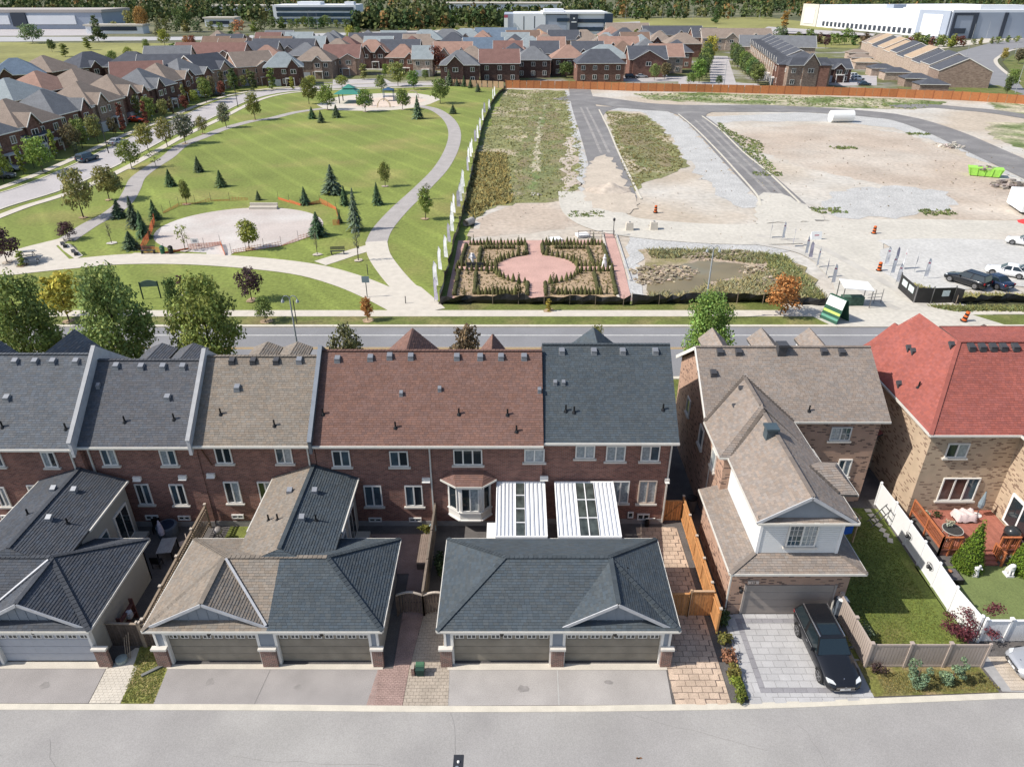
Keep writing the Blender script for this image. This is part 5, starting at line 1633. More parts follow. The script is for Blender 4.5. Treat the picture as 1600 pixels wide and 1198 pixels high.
  eo = e.build('emblem', MATS['chrome'], t)
  eo.location = (0, y0 - .035, nose - .17)
  MB().tube((0, y0 + .32, nose + .08), (0, y0 + .32, nose + .13), .03, n=10).build('bonnet_badge', MATS['chrome'], t)
  MB().bar((-w * .55, y0 + .02, cl + .1), (w * .55, y0 + .02, cl + .1), .03, .03).build('bumper_trim', MATS['chrome'], t)
 return t
M_GLASSCAR = mat('car_glass', (0.012, 0.02, 0.024), rough=0.05, var=0, spec=0.9)
PBLACK = mat('paint_black', (0.012, 0.013, 0.016), rough=0.18, var=0, spec=0.6)
PSILVER = mat('paint_silver', (0.42, 0.43, 0.45), rough=0.25, var=0, metal=0.3, spec=0.6)
PWHITE = mat('paint_white', (0.72, 0.72, 0.72), rough=0.25, var=0, spec=0.6)
PBLUE = mat('paint_dark_blue', (0.015, 0.028, 0.06), rough=0.2, var=0, spec=0.6)
PRED = mat('paint_red', (0.45, 0.05, 0.02), rough=0.25, var=0, spec=0.6)
PGREY = mat('paint_grey', (0.10, 0.11, 0.12), rough=0.25, var=0, spec=0.6)
PBLUEG = mat('paint_blue_grey', (0.05, 0.085, 0.12), rough=0.25, var=0, spec=0.6)
car('black estate car with chrome roof rails parked on the grey slab driveway', 'suv', (16.72, 26.25, 0.05), R(1.5), PBLACK, near=True)
car('silver car whose bonnet shows at the right edge behind the taupe fence', 'sedan', (28.45, 25.35, 0.05), R(-90), PSILVER, near=True)
# ================================================================= FENCES NEAR THE HOUSES
def plank_run(t, a, b, z0, z1, bw, gap, m, thick=.022, tops=None, rail=True, post_w=.1, cap=None, posts=(), ease=.01, post_m=None, board='board', seed=3):
 """Vertical boards from a to b (world xy) as parts of t, posts where asked."""
 rr = random.Random(seed)
 o = t.location
 a, b = Vector((a[0] - o.x, a[1] - o.y, 0)), Vector((b[0] - o.x, b[1] - o.y, 0))
 L_ = (b - a).length
 d = (b - a) / L_
 rz = math.atan2(d.y, d.x)
 me = MB().box(-bw / 2, -thick / 2, z0, bw / 2, thick / 2, z1).mesh(board, m)
 k = max(1, int(L_ / (bw + gap)))
 for i in range(k):
  c = a + d * ((i + .5) * L_ / k)
  x = inst(board, me, t, (c.x, c.y, rr.uniform(-ease, ease) + (tops((i + .5) / k) if tops else 0)), rz)
 nx = Vector((-d.y, d.x, 0))
 if rail:
  for z in (z0 + .25, z1 - .25):
   MB().bar(a + nx * .05 + Vector((0, 0, z)), b + nx * .05 + Vector((0, 0, z)), .05, .09).build('rail', post_m or m, t)
  if tops is None:
   MB().bar(a + Vector((0, 0, z1 + .03)), b + Vector((0, 0, z1 + .03)), .13, .035).build('top_rail', post_m or m, t)
 for f in posts:
  c = a + d * (L_ * f)
  po = MB().box(c.x - post_w / 2, c.y - post_w / 2, 0, c.x + post_w / 2, c.y + post_w / 2, z1 + .12).build('post', post_m or m, t)
  if cap:
   MB().box(c.x - post_w * .75, c.y - post_w * .75, z1 + .12, c.x + post_w * .75, c.y + post_w * .75, z1 + .2).build('post_cap', cap, po)
M_CAPP = mat('pale_post_cap', (.48, .41, .34), var=.05)
t = thing('lattice_fence', 'open slatted timber fence with capped posts beside the paved yard with the table', 'fence', (-19.85, 32, 0))
plank_run(t, (-19.98, 36.6), (-19.72, 27.0), .25, 1.82, .07, .105, M_WOODT, posts=(0, .25, .5, .75, 1), cap=M_CAPP, post_w=.11)
t = thing('garden_gate', 'dark timber gate beside the pale grey garage door', 'gate', (-20.4, 26.85, 0))
plank_run(t, (-21.7, 26.9), (-19.95, 26.85), .08, 1.75, .13, .012, M_WOODG, posts=(1,), cap=M_CAPP, post_m=M_WOODT)
t = thing('garden_gate', 'dark timber fence panel left of the half taupe half slate garage', 'gate', (-19.2, 26.8, 0))
plank_run(t, (-19.85, 26.85), (-18.5, 26.85), .08, 1.75, .13, .012, M_WOODG, posts=(0,), cap=M_CAPP, post_m=M_WOODT)
t = thing('timber_fence', 'weathered close boarded fence between the red brick yard and the bay window yard', 'fence', (-5.1, 33, 0))
plank_run(t, (-5.02, 36.7), (-5.0, 29.05), .05, 1.85, .13, .008, mat('greyish_board', (.20, .16, .125), var=.15, scale=5, rand=.12), posts=(0, .33, .66, 1))
for lab, xa, xb in (('left arched gate of the pair at the end of the red brick walk', -6.5, -5.02), ('right arched gate of the pair beside the all slate garage', -4.98, -3.55)):
 t = thing('arched_gate', lab, 'gate', ((xa + xb) / 2, 29.05, 0), group='arched timber gates')
 plank_run(t, (xa, 29.05), (xb, 29.05), .12, 1.55, .12, .03, M_WOODG, tops=lambda f: .22 * math.sin(math.pi * f), rail=False, posts=(0, 1), post_m=M_WOODG)
 mb = MB()
 for i in range(8):
  f0, f1 = i / 8, (i + 1) / 8
  mb.bar((xa + (xb - xa) * f0 - t.location.x, 0, 1.62 + .22 * math.sin(math.pi * f0)), (xa + (xb - xa) * f1 - t.location.x, 0, 1.62 + .22 * math.sin(math.pi * f1)), .12, .07)
 mb.build('arched_rail', M_CAPP, t)
t = thing('cedar_fence', 'new orange cedar fence along the pink flagstone walk', 'fence', (11.36, 32.5, 0))
plank_run(t, (11.33, 27.75), (11.36, 37.5), .05, 1.8, .14, .006, M_CEDAR, posts=(0, .2, .4, .6, .8, 1), cap=M_CAPP, post_m=M_CEDAR)
t = thing('cedar_gate', 'new cedar gate with a diagonal brace at the far end of the flagstone walk', 'gate', (10.7, 37.2, 0))
plank_run(t, (10.12, 37.25), (11.25, 37.25), .1, 1.7, .14, .006, M_CEDAR, posts=(0,), post_m=M_CEDAR)
MB().bar((-.5, .0, .3), (.5, .0, 1.55), .03, .1).build('brace', M_CEDAR, t)
t = thing('cedar_gate', 'new cedar gate across the flagstone walk beside the slate garage', 'gate', (9.8, 29.0, 0))
plank_run(t, (8.35, 29.0), (9.95, 29.0), .1, 1.75, .14, .006, M_CEDAR, posts=(1,), post_m=M_CEDAR)
plank_run(t, (10.0, 29.0), (11.28, 29.0), .1, 1.95, .14, .006, M_CEDAR, posts=(0,), post_m=mat('pale_cedar', (.50, .33, .20), var=.1))
# white vinyl fence
t = thing('vinyl_fence', 'tall white vinyl fence between the shaded lawn and the timber deck', 'fence', (25.15, 33, 0))
wf = [(25.15, 39.0), (25.2, 36.9), (25.2, 35.0), (25.18, 33.15), (25.12, 31.3), (25.08, 29.4), (25.3, 27.3)]
for i in range(len(wf) - 1):
 a, b = Vector((*wf[i], 0)) - t.location, Vector((*wf[i + 1], 0)) - t.location
 a.z = b.z = 0
 d = (b - a).normalized()
 n_ = Vector((-d.y, d.x, 0)) * .02
 MB().hull8([a - n_ + Vector((0, 0, .1)), b - n_ + Vector((0, 0, .1)), b + n_ + Vector((0, 0, .1)), a + n_ + Vector((0, 0, .1))],
      [a - n_ + Vector((0, 0, 1.75)), b - n_ + Vector((0, 0, 1.75)), b + n_ + Vector((0, 0, 1.75)), a + n_ + Vector((0, 0, 1.75))]).build('panel', M_VINYL, t)
 MB().bar(a + Vector((0, 0, 1.76)), b + Vector((0, 0, 1.76)), .07, .09).build('top_rail', M_VINYL, t)
 MB().bar(a + Vector((0, 0, .12)), b + Vector((0, 0, .12)), .06, .1).build('bottom_rail', M_VINYL, t)
for x, y in wf:
 a = Vector((x, y, 0)) - t.location
 po = MB().box(a.x - .065, a.y - .065, 0, a.x + .065, a.y + .065, 1.88).build('post', M_VINYL, t)
 MB().lathe((a.x, a.y, 1.88), [(.12, 0), (.12, .03), (.02, .1)], 4).build('post_cap', M_VINYL, po)
for x, y in ((25.1, 34.6), (25.05, 31.9)):
 mb = MB()
 a = Vector((x, y, 0)) - t.location
 for k in range(10):
  u, w_ = 2 * math.pi * k / 10, 2 * math.pi * (k + 1) / 10
  mb.bar((a.x - .06, a.y + .28 * math.cos(u), 1.1 + .2 * math.sin(u)), (a.x - .06, a.y + .28 * math.cos(w_), 1.1 + .2 * math.sin(w_)), .02)
 mb.bar((a.x - .06, a.y - .28, 1.1), (a.x - .06, a.y + .28, 1.1), .02).bar((a.x - .06, a.y, .9), (a.x - .06, a.y, 1.3), .02)
 mb.lathe((a.x - .12, a.y, .95), [(.1, 0), (.13, .12), (.05, .2)], 8)
 w_ = mb.build('wall_planter', M_BLACK)
 w_.location = t.location
 tag(w_, 'black iron wall planter hung on the white fence, ' + ('nearer the house' if y > 33 else 'nearer the lane'), 'wall planter', 'iron planters on the white fence')
# white fence across the red roofed house's lawn
t = thing('vinyl_fence', 'white vinyl fence running to the right edge behind the silver car', 'fence', (30, 27.2, 0))
plank_run(t, (25.5, 27.2), (36, 27.2), .08, 1.62, .19, .01, M_VINYL, posts=(0.0, .13, .36, .6, .85), cap=M_VINYL, post_w=.13)
# taupe vinyl fence (side run and front run)
t = thing('taupe_fence', 'taupe vinyl privacy fence round the corner of the lawn beside the black car', 'fence', (20, 26, 0))
for (a, b, n_) in (((18.45, 29.0), (18.62, 25.55), 2), ((18.62, 25.55), (24.75, 25.55), 3)):
 for k in range(n_):
  f0, f1 = k / n_, (k + 1) / n_
  p0 = (a[0] + (b[0] - a[0]) * f0, a[1] + (b[1] - a[1]) * f0)
  p1 = (a[0] + (b[0] - a[0]) * f1, a[1] + (b[1] - a[1]) * f1)
  plank_run(t, p0, p1, .1, 1.66, .15, .012, M_TAUPEV, thick=.03, rail=False, posts=(0,) if k or n_ == 3 else (0,), cap=M_TAUPEV, post_w=.13, ease=0)
  A, B_ = Vector((*p0, 0)) - t.location, Vector((*p1, 0)) - t.location
  for z, h in ((.12, .14), (1.66, .12)):
   MB().bar(Vector((A.x, A.y, z)), Vector((B_.x, B_.y, z)), .06, h).build('rail', M_TAUPEV, t)
MB().box(24.69 - 20, 25.49 - 26, 0, 24.81 - 20, 25.61 - 26, 1.78).build('post', M_TAUPEV, t)
# ================================================================= PATIO COVERS
M_RIB = mat('white_metal_roof', (.76, .77, .78), var=.02, rough=.45)
M_SMOKE = mat('smoked_panel', (.055, .065, .06), var=.5, scale=2.2, rough=.15, spec=.6)
for lab, xa, xb, g0, g1, cols, rows in (('left white ribbed patio cover with one dark glazed strip', -.96, 2.08, .385, .57, 1, 4), ('right white ribbed patio cover with a double dark glazed strip', 2.74, 6.46, .345, .655, 2, 3)):
 t = thing('patio_cover', lab, 'patio cover', ((xa + xb) / 2, 34.6, 0), group='white patio covers behind the houses')
 W = xb - xa
 ya, yb, za, zb = 2.15, -2.28, 3.62, 2.98
 def pt(f, g, dz=0):
  return (-W / 2 + W * f, ya + (yb - ya) * g, za + (zb - za) * g + dz)
 for f0, f1 in ((0, g0), (g1, 1)):
  k = 5
  for i in range(k):
   a, b = f0 + (f1 - f0) * i / k, f0 + (f1 - f0) * (i + 1) / k
   e = .012 / W
   mb = MB().hull8([pt(a + e, 0, -.03), pt(b - e, 0, -.03), pt(b - e, 1, -.03), pt(a + e, 1, -.03)], [pt(a + e, 0), pt(b - e, 0), pt(b - e, 1), pt(a + e, 1)])
   c = a + (b - a) * .16
   mb.hull8([pt(a + e, 0, 0), pt(c, 0, 0), pt(c, 1, 0), pt(a + e, 1, 0)], [pt(a + e, 0, .07), pt(c, 0, .07), pt(c, 1, .07), pt(a + e, 1, .07)])
   mb.build('roof_panel', M_RIB, t)
 for i in range(cols):
  for j in range(rows):
   a, b = g0 + (g1 - g0) * i / cols, g0 + (g1 - g0) * (i + 1) / cols
   c, d_ = j / rows, (j + 1) / rows
   MB().hull8([pt(a + .008, c + .012, -.02), pt(b - .008, c + .012, -.02), pt(b - .008, d_ - .012, -.02), pt(a + .008, d_ - .012, -.02)],
        [pt(a + .008, c + .012, -.005), pt(b - .008, c + .012, -.005), pt(b - .008, d_ - .012, -.005), pt(a + .008, d_ - .012, -.005)]).build('glazing', M_SMOKE, t)
   MB().bar(pt(a, d_, .0), pt(b, d_, .0), .06, .05).build('glazing_bar', M_VINYL, t)
  MB().bar(pt(g0 + (g1 - g0) * i / cols, 0, .01), pt(g0 + (g1 - g0) * i / cols, 1, .01), .06, .06, up=(0, 0, 1)).build('glazing_bar', M_VINYL, t)
 for g in (0, 1):
  MB().bar(pt(-.004, g, -.03), pt(1.004, g, -.03), .12, .16).build('beam', M_VINYL, t)
 for f in (0, 1):
  MB().bar(pt(f, 0, -.02), pt(f, 1, -.02), .06, .13).build('side_rail', M_VINYL, t)
  p = pt(.03 if f == 0 else .97, .97, 0)
  MB().box(p[0] - .05, p[1] - .05, 0, p[0] + .05, p[1] + .05, zb - .08).build('post', M_VINYL, t)
# ================================================================= YARD THINGS
ob = thing('hot_tub', 'round blue barrel tub in the shaded yard behind the dark roofed garage', 'hot tub', (-22.45, 35.9, 0))
MB().lathe((0, 0, 0), [(.62, 0), (.66, .4), (.66, .82), (.6, .86)], 20).build('tub', mat('tub_shell', (.10, .12, .15), var=.1), ob)
MB().lathe((0, 0, .862), [(.5, 0), (.48, .01)], 20).build('lid', mat('tub_lid', (.015, .025, .05), var=.1), ob)
ob = thing('parasol', 'closed pale lilac garden parasol beside the barrel tub', 'parasol', (-22.4, 35.1, 0))
MB().tube((0, 0, 0), (0, 0, 1.9), .03).build('pole', M_RIM, ob)
MB().lathe((0, 0, .75), [(.17, 0), (.19, .25), (.12, .8), (.03, 1.15)], 9).build('canopy', mat('lilac_cloth', (.42, .40, .48), var=.2, scale=8), ob)
ob = thing('garden_table', 'grey slatted garden table beside the lattice fence', 'table', (-21.7, 34.1, 0), R(8))
for k in range(7):
 MB().box(-.45 + k * .13, -.7, .7, -.33 + k * .13, .7, .735).build('slat', mat('table_slat', (.33, .33, .33), var=.1), ob)
for x in (-.4, .42):
 for y in (-.62, .62):
  MB().box(x - .03, y - .03, 0, x + .03, y + .03, .7).build('leg', M_BLACK, ob)
def chair(label, x, y, rz, m, grp='garden chairs behind the houses'):
 c = thing('garden_chair', label, 'chair', (x, y, 0), rz, grp)
 MB().box(-.25, -.25, .42, .25, .25, .46).build('seat', m, c)
 MB().box(-.25, .22, .46, .25, .26, .95).build('backrest', m, c)
 for sx in (-.22, .22):
  for sy in (-.22, .22):
   MB().box(sx - .02, sy - .02, 0, sx + .02, sy + .02, .42).build('leg', M_BLACK, c)
 return c
chair('pale wooden garden chair between the slatted table and the lattice fence', -20.9, 34.6, R(-60), mat('pale_chair', (.40, .33, .29), var=.1))
chair('dark garden chair at the near end of the grey slatted table', -21.9, 33.0, R(180), M_BLACK)
chair('dark garden chair against the wall left of the barrel tub', -23.3, 36.2, R(20), M_BLACK)
ob = thing('kettle_grill', 'round covered grill beside the lattice fence in the grassy yard', 'grill', (-18.95, 35.4, 0))
MB().lathe((0, 0, .55), [(.05, 0), (.28, .12), (.3, .25), (.25, .42), (.05, .5)], 14).build('bowl', mat('grill_shell', (.30, .27, .25), var=.1, rough=.3), ob, smooth=True)
for a in (0, 2.1, 4.2):
 MB().bar((math.cos(a) * .15, math.sin(a) * .15, .6), (math.cos(a) * .32, math.sin(a) * .32, 0), .03).build('leg', M_BLACK, ob)
ob = thing('toy_slide', "mint green child's toy slide on the small sunlit lawn behind the taupe garage roof", 'toy', (-15.2, 34.6, 0), R(30))
MB().hull8([(-.25, -.7, .0), (.25, -.7, .0), (.25, -.6, .0), (-.25, -.6, .0)], [(-.25, .3, .75), (.25, .3, .75), (.25, .4, .75), (-.25, .4, .75)]).build('slide', mat('mint_plastic', (.30, .52, .42), var=.03, rough=.4), ob)
MB().box(-.3, .35, 0, .3, .75, .75).box(-.3, .35, .75, -.25, .75, 1.05).box(.25, .35, .75, .3, .75, 1.05).build('tower', MATS['mint_plastic'], ob)
MB().lathe((.15, .9, 0), [(.2, 0), (.25, .3), (.1, .5)], 10).build('toy_dome', mat('pale_yellow_plastic', (.55, .52, .30), var=0), ob)
ob = thing('potting_bench', 'long timber bench against the fence in the red brick yard', 'bench', (-5.55, 34.0, 0))
for k in range(6):
 MB().box(-.3 + k * .115, -1.35, .5, -.2 + k * .115, 1.35, .54).build('slat', mat('bench_slat', (.22, .17, .14), var=.12, rand=.1), ob)
for y in (-1.25, 0, 1.25):
 MB().box(-.28, y - .04, 0, .36, y + .04, .5).build('trestle', MATS['bench_slat'], ob)
shrub('yellow green potted plants at the house end of the timber bench', 'plant', (-5.6, 35.75, .2), .55, .3, .7, 260, .09, (.17, .17, .04), 5, name='potted_plant')
ob = thing('water_butt', 'pale blue plastic barrel on the fence side of the potted plants', 'barrel', (-5.2, 36.0, .0))
MB().lathe((0, 0, 0), [(.22, 0), (.25, .3), (.22, .62)], 14).build('barrel_body', mat('pale_blue_plastic', (.30, .42, .48), var=.1), ob)
MB().lathe((0, 0, .63), [(.24, 0), (.22, .04)], 14).build('lid', MATS['pale_blue_plastic'], ob)
ob = thing('storage_cabinet', 'white storage cabinet left of the ribbed patio cover', 'cabinet', (-1.25, 34.5, 0))
MB().box(-.3, -.9, 0, .3, .9, 1.35).build('cabinet_body', M_TRIM, ob)
MB().box(-.34, -.94, 1.35, .34, .94, 1.42).build('lid', M_VINYL, ob)
for k, y in enumerate((-.45, .45)):
 MB().box(-.315, y - .42, .06, -.302, y + .42, 1.3).build('door', M_TRIM, ob)
for k, (x, y, c, s, lab) in enumerate(((-3.1, 33.6, (.30, .22, .17), .45, 'brown rattan basket in the bay window yard'), (-2.2, 33.2, (.45, .42, .36), .4, 'pale stacked pot behind the slate garage left of the cabinet'),
            (-2.6, 34.2, (.33, .28, .22), .38, 'clay coloured pot in front of the bay window'), (-1.9, 34.2, (.55, .52, .46), .3, 'small cream pot beside the white storage cabinet'))):
 ob = thing('garden_pot', lab, 'pot', (x, y, 0), group='pots in the bay window yard')
 MB().lathe((0, 0, 0), [(s * .6, 0), (s * .85, s * .7), (s * .95, s * 1.3), (s * .8, s * 1.3), (s * .7, s * 1.1)], 12).build('pot', mat('pot_%d' % k, c, var=.15, scale=6), ob)
 inst('foliage', leaves([((0, 0, s * 1.4), (s * .7, s * .7, s * .4))], 70, .09, k), ob, color=(.10, .12, .05))
shrub('dark climbing plant in the shade behind the left arched gate', 'plant', (-4.4, 32.3), .5, 1.3, 1.2, 500, .10, (.05, .075, .03), 6)
ob = thing('wheeled_bin', 'tall grey wheeled bin in the dark gap beside the detached house', 'bin', (12.2, 38.3, 0))
MB().lathe((0, 0, .05), [(.28, 0), (.34, 1.0), (.36, 1.05)], 12).build('bin_body', mat('bin_grey', (.12, .12, .12), var=.05), ob)
MB().lathe((0, 0, 1.1), [(.37, 0), (.37, .06), (.05, .1)], 12).build('lid', M_BLACK, ob)
for s in (-1, 1):
 MB().tube((s * .2 - .03, .3, .1), (s * .2 + .03, .3, .1), .1).build('wheel', M_TIRE, ob)
ob = thing('gas_bottle_stand', 'black pump and hose against the wall right of the basement window', 'pump', (8.95, 36.75, 0))
MB().lathe((0, 0, 0), [(.15, 0), (.17, .4), (.1, .6)], 10).build('pump_body', M_BLACK, ob)
MB().bar((-.1, 0, .65), (.5, 0, .68), .07, .03).build('handle', M_TRIM, ob)
ob = thing('recycling_box', 'small dark green box and brick post standing on the tan paver walk', 'box', (-4.85, 25.15, 0.05))
MB().box(-.38, -.2, 0, -.22, .2, .55).build('post', M_BRICKP, ob)
MB().hull8([(-.1, -.22, 0), (.25, -.22, 0), (.25, .15, 0), (-.1, .15, 0)], [(-.16, -.28, .5), (.3, -.28, .5), (.3, .2, .5), (-.16, .2, .5)]).build('box_body', mat('dark_green_plastic', (.02, .05, .04), var=.1), ob)
MB().hull8([(-.18, -.05, .52), (.3, -.05, .52), (.3, .22, .52), (-.18, .22, .52)], [(-.15, .0, .62), (.27, .0, .62), (.27, .2, .62), (-.15, .2, .62)]).build('lid', mat('mid_green_plastic', (.06, .14, .08), var=.1), ob)
ob = MB().bar((-19.3, 24.95, .08), (-18.2, 25.75, .12), .16, .06).build('plank', mat('grey_plank', (.16, .16, .15), var=.15))
tag(ob, 'long grey plank lying across the grass strip between the driveways', 'plank')
ob = thing('tool_bundle', 'grey garden hose reel and tools leaning by the pillar of the pale grey door', 'tools', (-20.75, 25.9, 0))
MB().lathe((0, 0, .05), [(.12, 0), (.3, .02), (.3, .2), (.1, .24)], 12).build('hose_reel', mat('hose_grey', (.28, .32, .30), var=.2), ob)
for k in range(3):
 MB().bar((.1 + k * .12, .2, .02), (-.0 + k * .16, .75, 1.0 + .2 * k), .035).build('tool_handle', M_WOODT, ob)
ob = thing('rack', 'reddish rack with a white bag against the side wall of the dark roofed garage', 'rack', (-21.35, 28.2, 0))
MB().box(-.12, -.75, .0, .1, -.68, 1.5).box(-.12, .68, 0, .1, .75, 1.5).box(-.12, -.68, 1.1, .1, .68, 1.16).box(-.12, -.68, .5, .1, .68, .56).build('frame', mat('rusty_frame', (.15, .06, .05), var=.1), ob)
MB().lathe((.06, .1, .6), [(.1, 0), (.22, .2), (.2, .5), (.05, .6)], 9).build('bag', mat('white_bag', (.5, .52, .56), var=.15), ob)
t = thing('utility_meter', 'grey meter cabinet with a pale disc top at the garage corner behind the black car', 'meter', (18.55, 29.0, 0))
MB().box(-.3, -.25, 0, .3, .2, 1.4).build('cabinet_body', mat('meter_blue', (.10, .12, .15), var=.3, scale=3), t)
MB().lathe((0, 0, 1.4), [(.28, 0), (.2, .1), (.0, .14)], 12).build('top_cap', M_TRIM, t)
MB().bar((-.55, -.2, 0), (-.5, 0, 1.3), .07).build('conduit', M_GUT, t)
# street lamp seen from above at the bottom
t = thing('street_lamp', 'street lamp head seen from above at the bottom of the picture', 'street lamp', (-1.99, 16.0, 0))
MB().tube((0, 0, 0), (0, 0, 6.25), .09, .06, 12).build('pole', mat('lamp_pole', (.08, .08, .085), var=.05, rough=.4), t)
MB().box(-.19, -.05, 6.2, .19, .52, 6.3).build('lamp_head', mat('lamp_head_black', (.03, .032, .038), var=.1, rough=.5), t)
MB().lathe((0, .22, 6.3), [(.05, 0), (.05, .05), (.02, .07)], 10).build('sensor', M_TRIM, t)
MB().lathe((-.04, 0, 6.3), [(.075, 0), (.07, .03)], 12).build('pole_cap', mat('steel_cap', (.35, .38, .4), var=0, metal=.5, rough=.4), t)
# plants at the side of the slab driveway
for k, (u, v, h, col, lab) in enumerate(((1130, 972, .8, (.08, .12, .04), 'slender green weeds behind the cedar fence end'), (1131, 1002, .75, (.20, .19, .05), 'yellow green bush at the house end of the strip between walk and slab driveway'),
           (1138, 1030, .65, (.34, .17, .10), 'rust coloured bush in the middle of the strip beside the slab driveway'), (1143, 1052, .6, (.24, .21, .06), 'olive bush just below the rust coloured one'),
           (1150, 1072, .55, (.23, .28, .05), 'bright lime bush beside the slab driveway'), (1156, 1090, .5, (.17, .20, .04), 'low green bush at the kerb end of the slab driveway'))):
 p = G(u, v)
 shrub(lab, 'bush', (p.x, p.y), .5, .6, h, 420, .075, col, 30 + k, name='bush', group='bushes in the strip beside the slab driveway')
for k, (u, v, lab) in enumerate(((1429, 1070, 'left of two blue green dwarf pines in front of the taupe fence'), (1484, 1069, 'right of two blue green dwarf pines in front of the taupe fence'))):
 p = G(u, v)
 t = thing('dwarf_pine', lab, 'pine', (p.x, p.y, 0), group='dwarf pines before the taupe fence')
 rr = random.Random(50 + k)
 bl = [((rr.uniform(-.4, .4), rr.uniform(-.35, .35), .3 + i * .16), (.30 - i * .018, .30 - i * .018, .18)) for i in range(9)]
 inst('crown', leaves(bl, 1700, .05, 60 + k, m=M_NEEDLE, var=.4), t, color=(.15, .21, .12))
 MB().tube((0, 0, 0), (0, 0, 1.2), .05, .02).build('trunk', M_BARK, t)
p = G(1500, 990)
t = thing('japanese_maple', 'purple leaved Japanese maple leaning over the corner of the white fence', 'tree', (24.75, 27.2, 0))
rr = random.Random(71)
bl = [((rr.uniform(-1.0, 1.7), rr.uniform(-.6, .9), rr.uniform(.7, 1.9)), (.45, .4, .22)) for _ in range(15)]
inst('crown', leaves(bl, 2600, .06, 72, var=.5, shell=.2), t, color=(.15, .045, .055))
MB().tube((0, 0, 0), (.2, .1, .9), .06, .04).tube((.2, .1, .9), (1.2, .3, 1.7), .03, .01).tube((.2, .1, .9), (-.6, .2, 1.6), .03, .01).build('trunk', M_BARK, t)
p = G(1385, 985)
shrub('pale feathery shrub beside the taupe fence inside the lawn', 'shrub', (19.4, 27.6), .7, .6, .9, 420, .05, (.20, .24, .15), 75)
shrub('purple twiggy bush in front of the left end of the taupe fence', 'bush', (19.1, 25.1), .55, .35, .8, 320, .05, (.06, .035, .035), 76, name='bush')
shrub('small green bush behind the right part of the taupe fence', 'bush', (23.1, 26.2), .45, .35, .5, 260, .06, (.16, .20, .09), 77, name='bush')
# ================================================================= DECK AND GARDEN OF THE RED ROOFED HOUSE
M_DECK = mat('red_deck_board', (.33, .125, .09), var=.14, scale=4, rand=.12, rough=.55)
M_DECKR = mat('orange_rail', (.44, .15, .065), var=.08, scale=3, rough=.5)
t = thing('timber_deck', 'red stained timber deck with orange railings behind the cream brick house', 'deck', (29.5, 35.7, 0))
o = t.location
n_ = 28
for k in range(n_):
 x0 = 26.85 + k * (32.25 - 26.85) / n_
 me = MB().box(0, 33.9 - o.y, .5, .18, 37.75 - o.y, .55)
 b_ = me.build('deck_board', M_DECK, t)
 b_.location = (x0 - o.x, 0, rnd.uniform(-.003, .003))
def railing(a, b, z0=.55, h=.95, m=M_DECKR):
 a, b = Vector((a[0] - o.x, a[1] - o.y, 0)), Vector((b[0] - o.x, b[1] - o.y, 0))
 Z = Vector((0, 0, 1))
 MB().bar(a + Z * (z0 + h), b + Z * (z0 + h), .14, .05).build('handrail', m, t)
 MB().bar(a + Z * (z0 + .1), b + Z * (z0 + .1), .05, .08).build('bottom_rail', m, t)
 L__ = (b - a).length
 k = int(L__ / .13)
 me = MB().box(-.018, -.018, z0 + .1, .018, .018, z0 + h).mesh('baluster', m)
 for i in range(k + 1):
  c = a.lerp(b, i / k)
  inst('baluster', me, t, (c.x, c.y, 0))
 for f in (0, .5, 1):
  c = a.lerp(b, f)
  MB().box(c.x - .05, c.y - .05, 0, c.x + .05, c.y + .05, z0 + h + .05).build('post', m, t)
railing((26.85, 37.6), (26.85, 33.95))
railing((26.85, 33.95), (28.0, 33.95))
railing((31.6, 33.95), (30.5, 33.95))
for k in range(3):
 MB().box(28.6 - o.x, 33.9 - .28 * (k + 1) - o.y, .0, 30.1 - o.x, 33.9 - .28 * k - o.y, .42 - .14 * k).build('step', M_DECK, t)
railing((30.2, 33.9), (30.25, 33.0), z0=.2, h=.85)
MB().box(26.9 - o.x, 33.95 - o.y, .05, 32.2 - o.x, 34.0 - o.y, .5).build('skirt_board', M_DECK, t)
for k, (x, y, lab) in enumerate(((28.05, 32.9, 'clipped conical cedar beside the deck steps'), (31.35, 32.6, 'clipped conical cedar cut by the right edge of the picture'))):
 t2 = thing('conical_cedar', lab, 'cedar', (x, y, 0), group='clipped cedars by the deck')
 t2.scale = (1, 1, 1.22)
 bl = [((0, 0, .2 + i * .26), (.86 * (1 - i / 11.5) + .04, .86 * (1 - i / 11.5) + .04, .3)) for i in range(11)]
 inst('crown', leaves(bl, 5200, .055, 90 + k, m=M_NEEDLE, var=.3, shell=.85), t2, color=(.13, .20, .025))
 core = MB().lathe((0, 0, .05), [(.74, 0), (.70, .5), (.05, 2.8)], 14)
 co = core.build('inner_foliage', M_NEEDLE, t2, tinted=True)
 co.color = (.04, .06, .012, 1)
 MB().tube((0, 0, 0), (0, 0, .4), .06).build('trunk', M_BARK, t2)
M_PLAST = mat('white_plaster', (.72, .70, .69), var=.05, scale=5)
t2 = thing('statue', 'white plaster statue of a kneeling figure on the left of the deck steps', 'statue', (28.15, 32.2, 0))
MB().box(-.16, -.16, 0, .16, .16, .12).build('plinth', M_PLAST, t2)
bm = bmesh.new()
vs = [bm.verts.new(v) for v in ((0, 0, .15), (0, 0, .45), (.03, -.05, .72), (.06, -.09, .80), (.07, -.11, .95), (.18, -.02, .70), (.26, -.16, .62), (-.14, .02, .68), (-.05, -.2, .60), (.12, .08, .2), (.1, -.2, .25), (-.12, .1, .2))]
for a, b in ((0, 1), (1, 2), (2, 3), (3, 4), (2, 5), (5, 6), (2, 7), (7, 8), (0, 9), (0, 10), (0, 11)):
 bm.edges.new((vs[a], vs[b]))
me = bpy.data.meshes.new('figure')
bm.to_mesh(me)
bm.free()
me.materials.append(M_PLAST)
fo = inst('figure', me, t2)
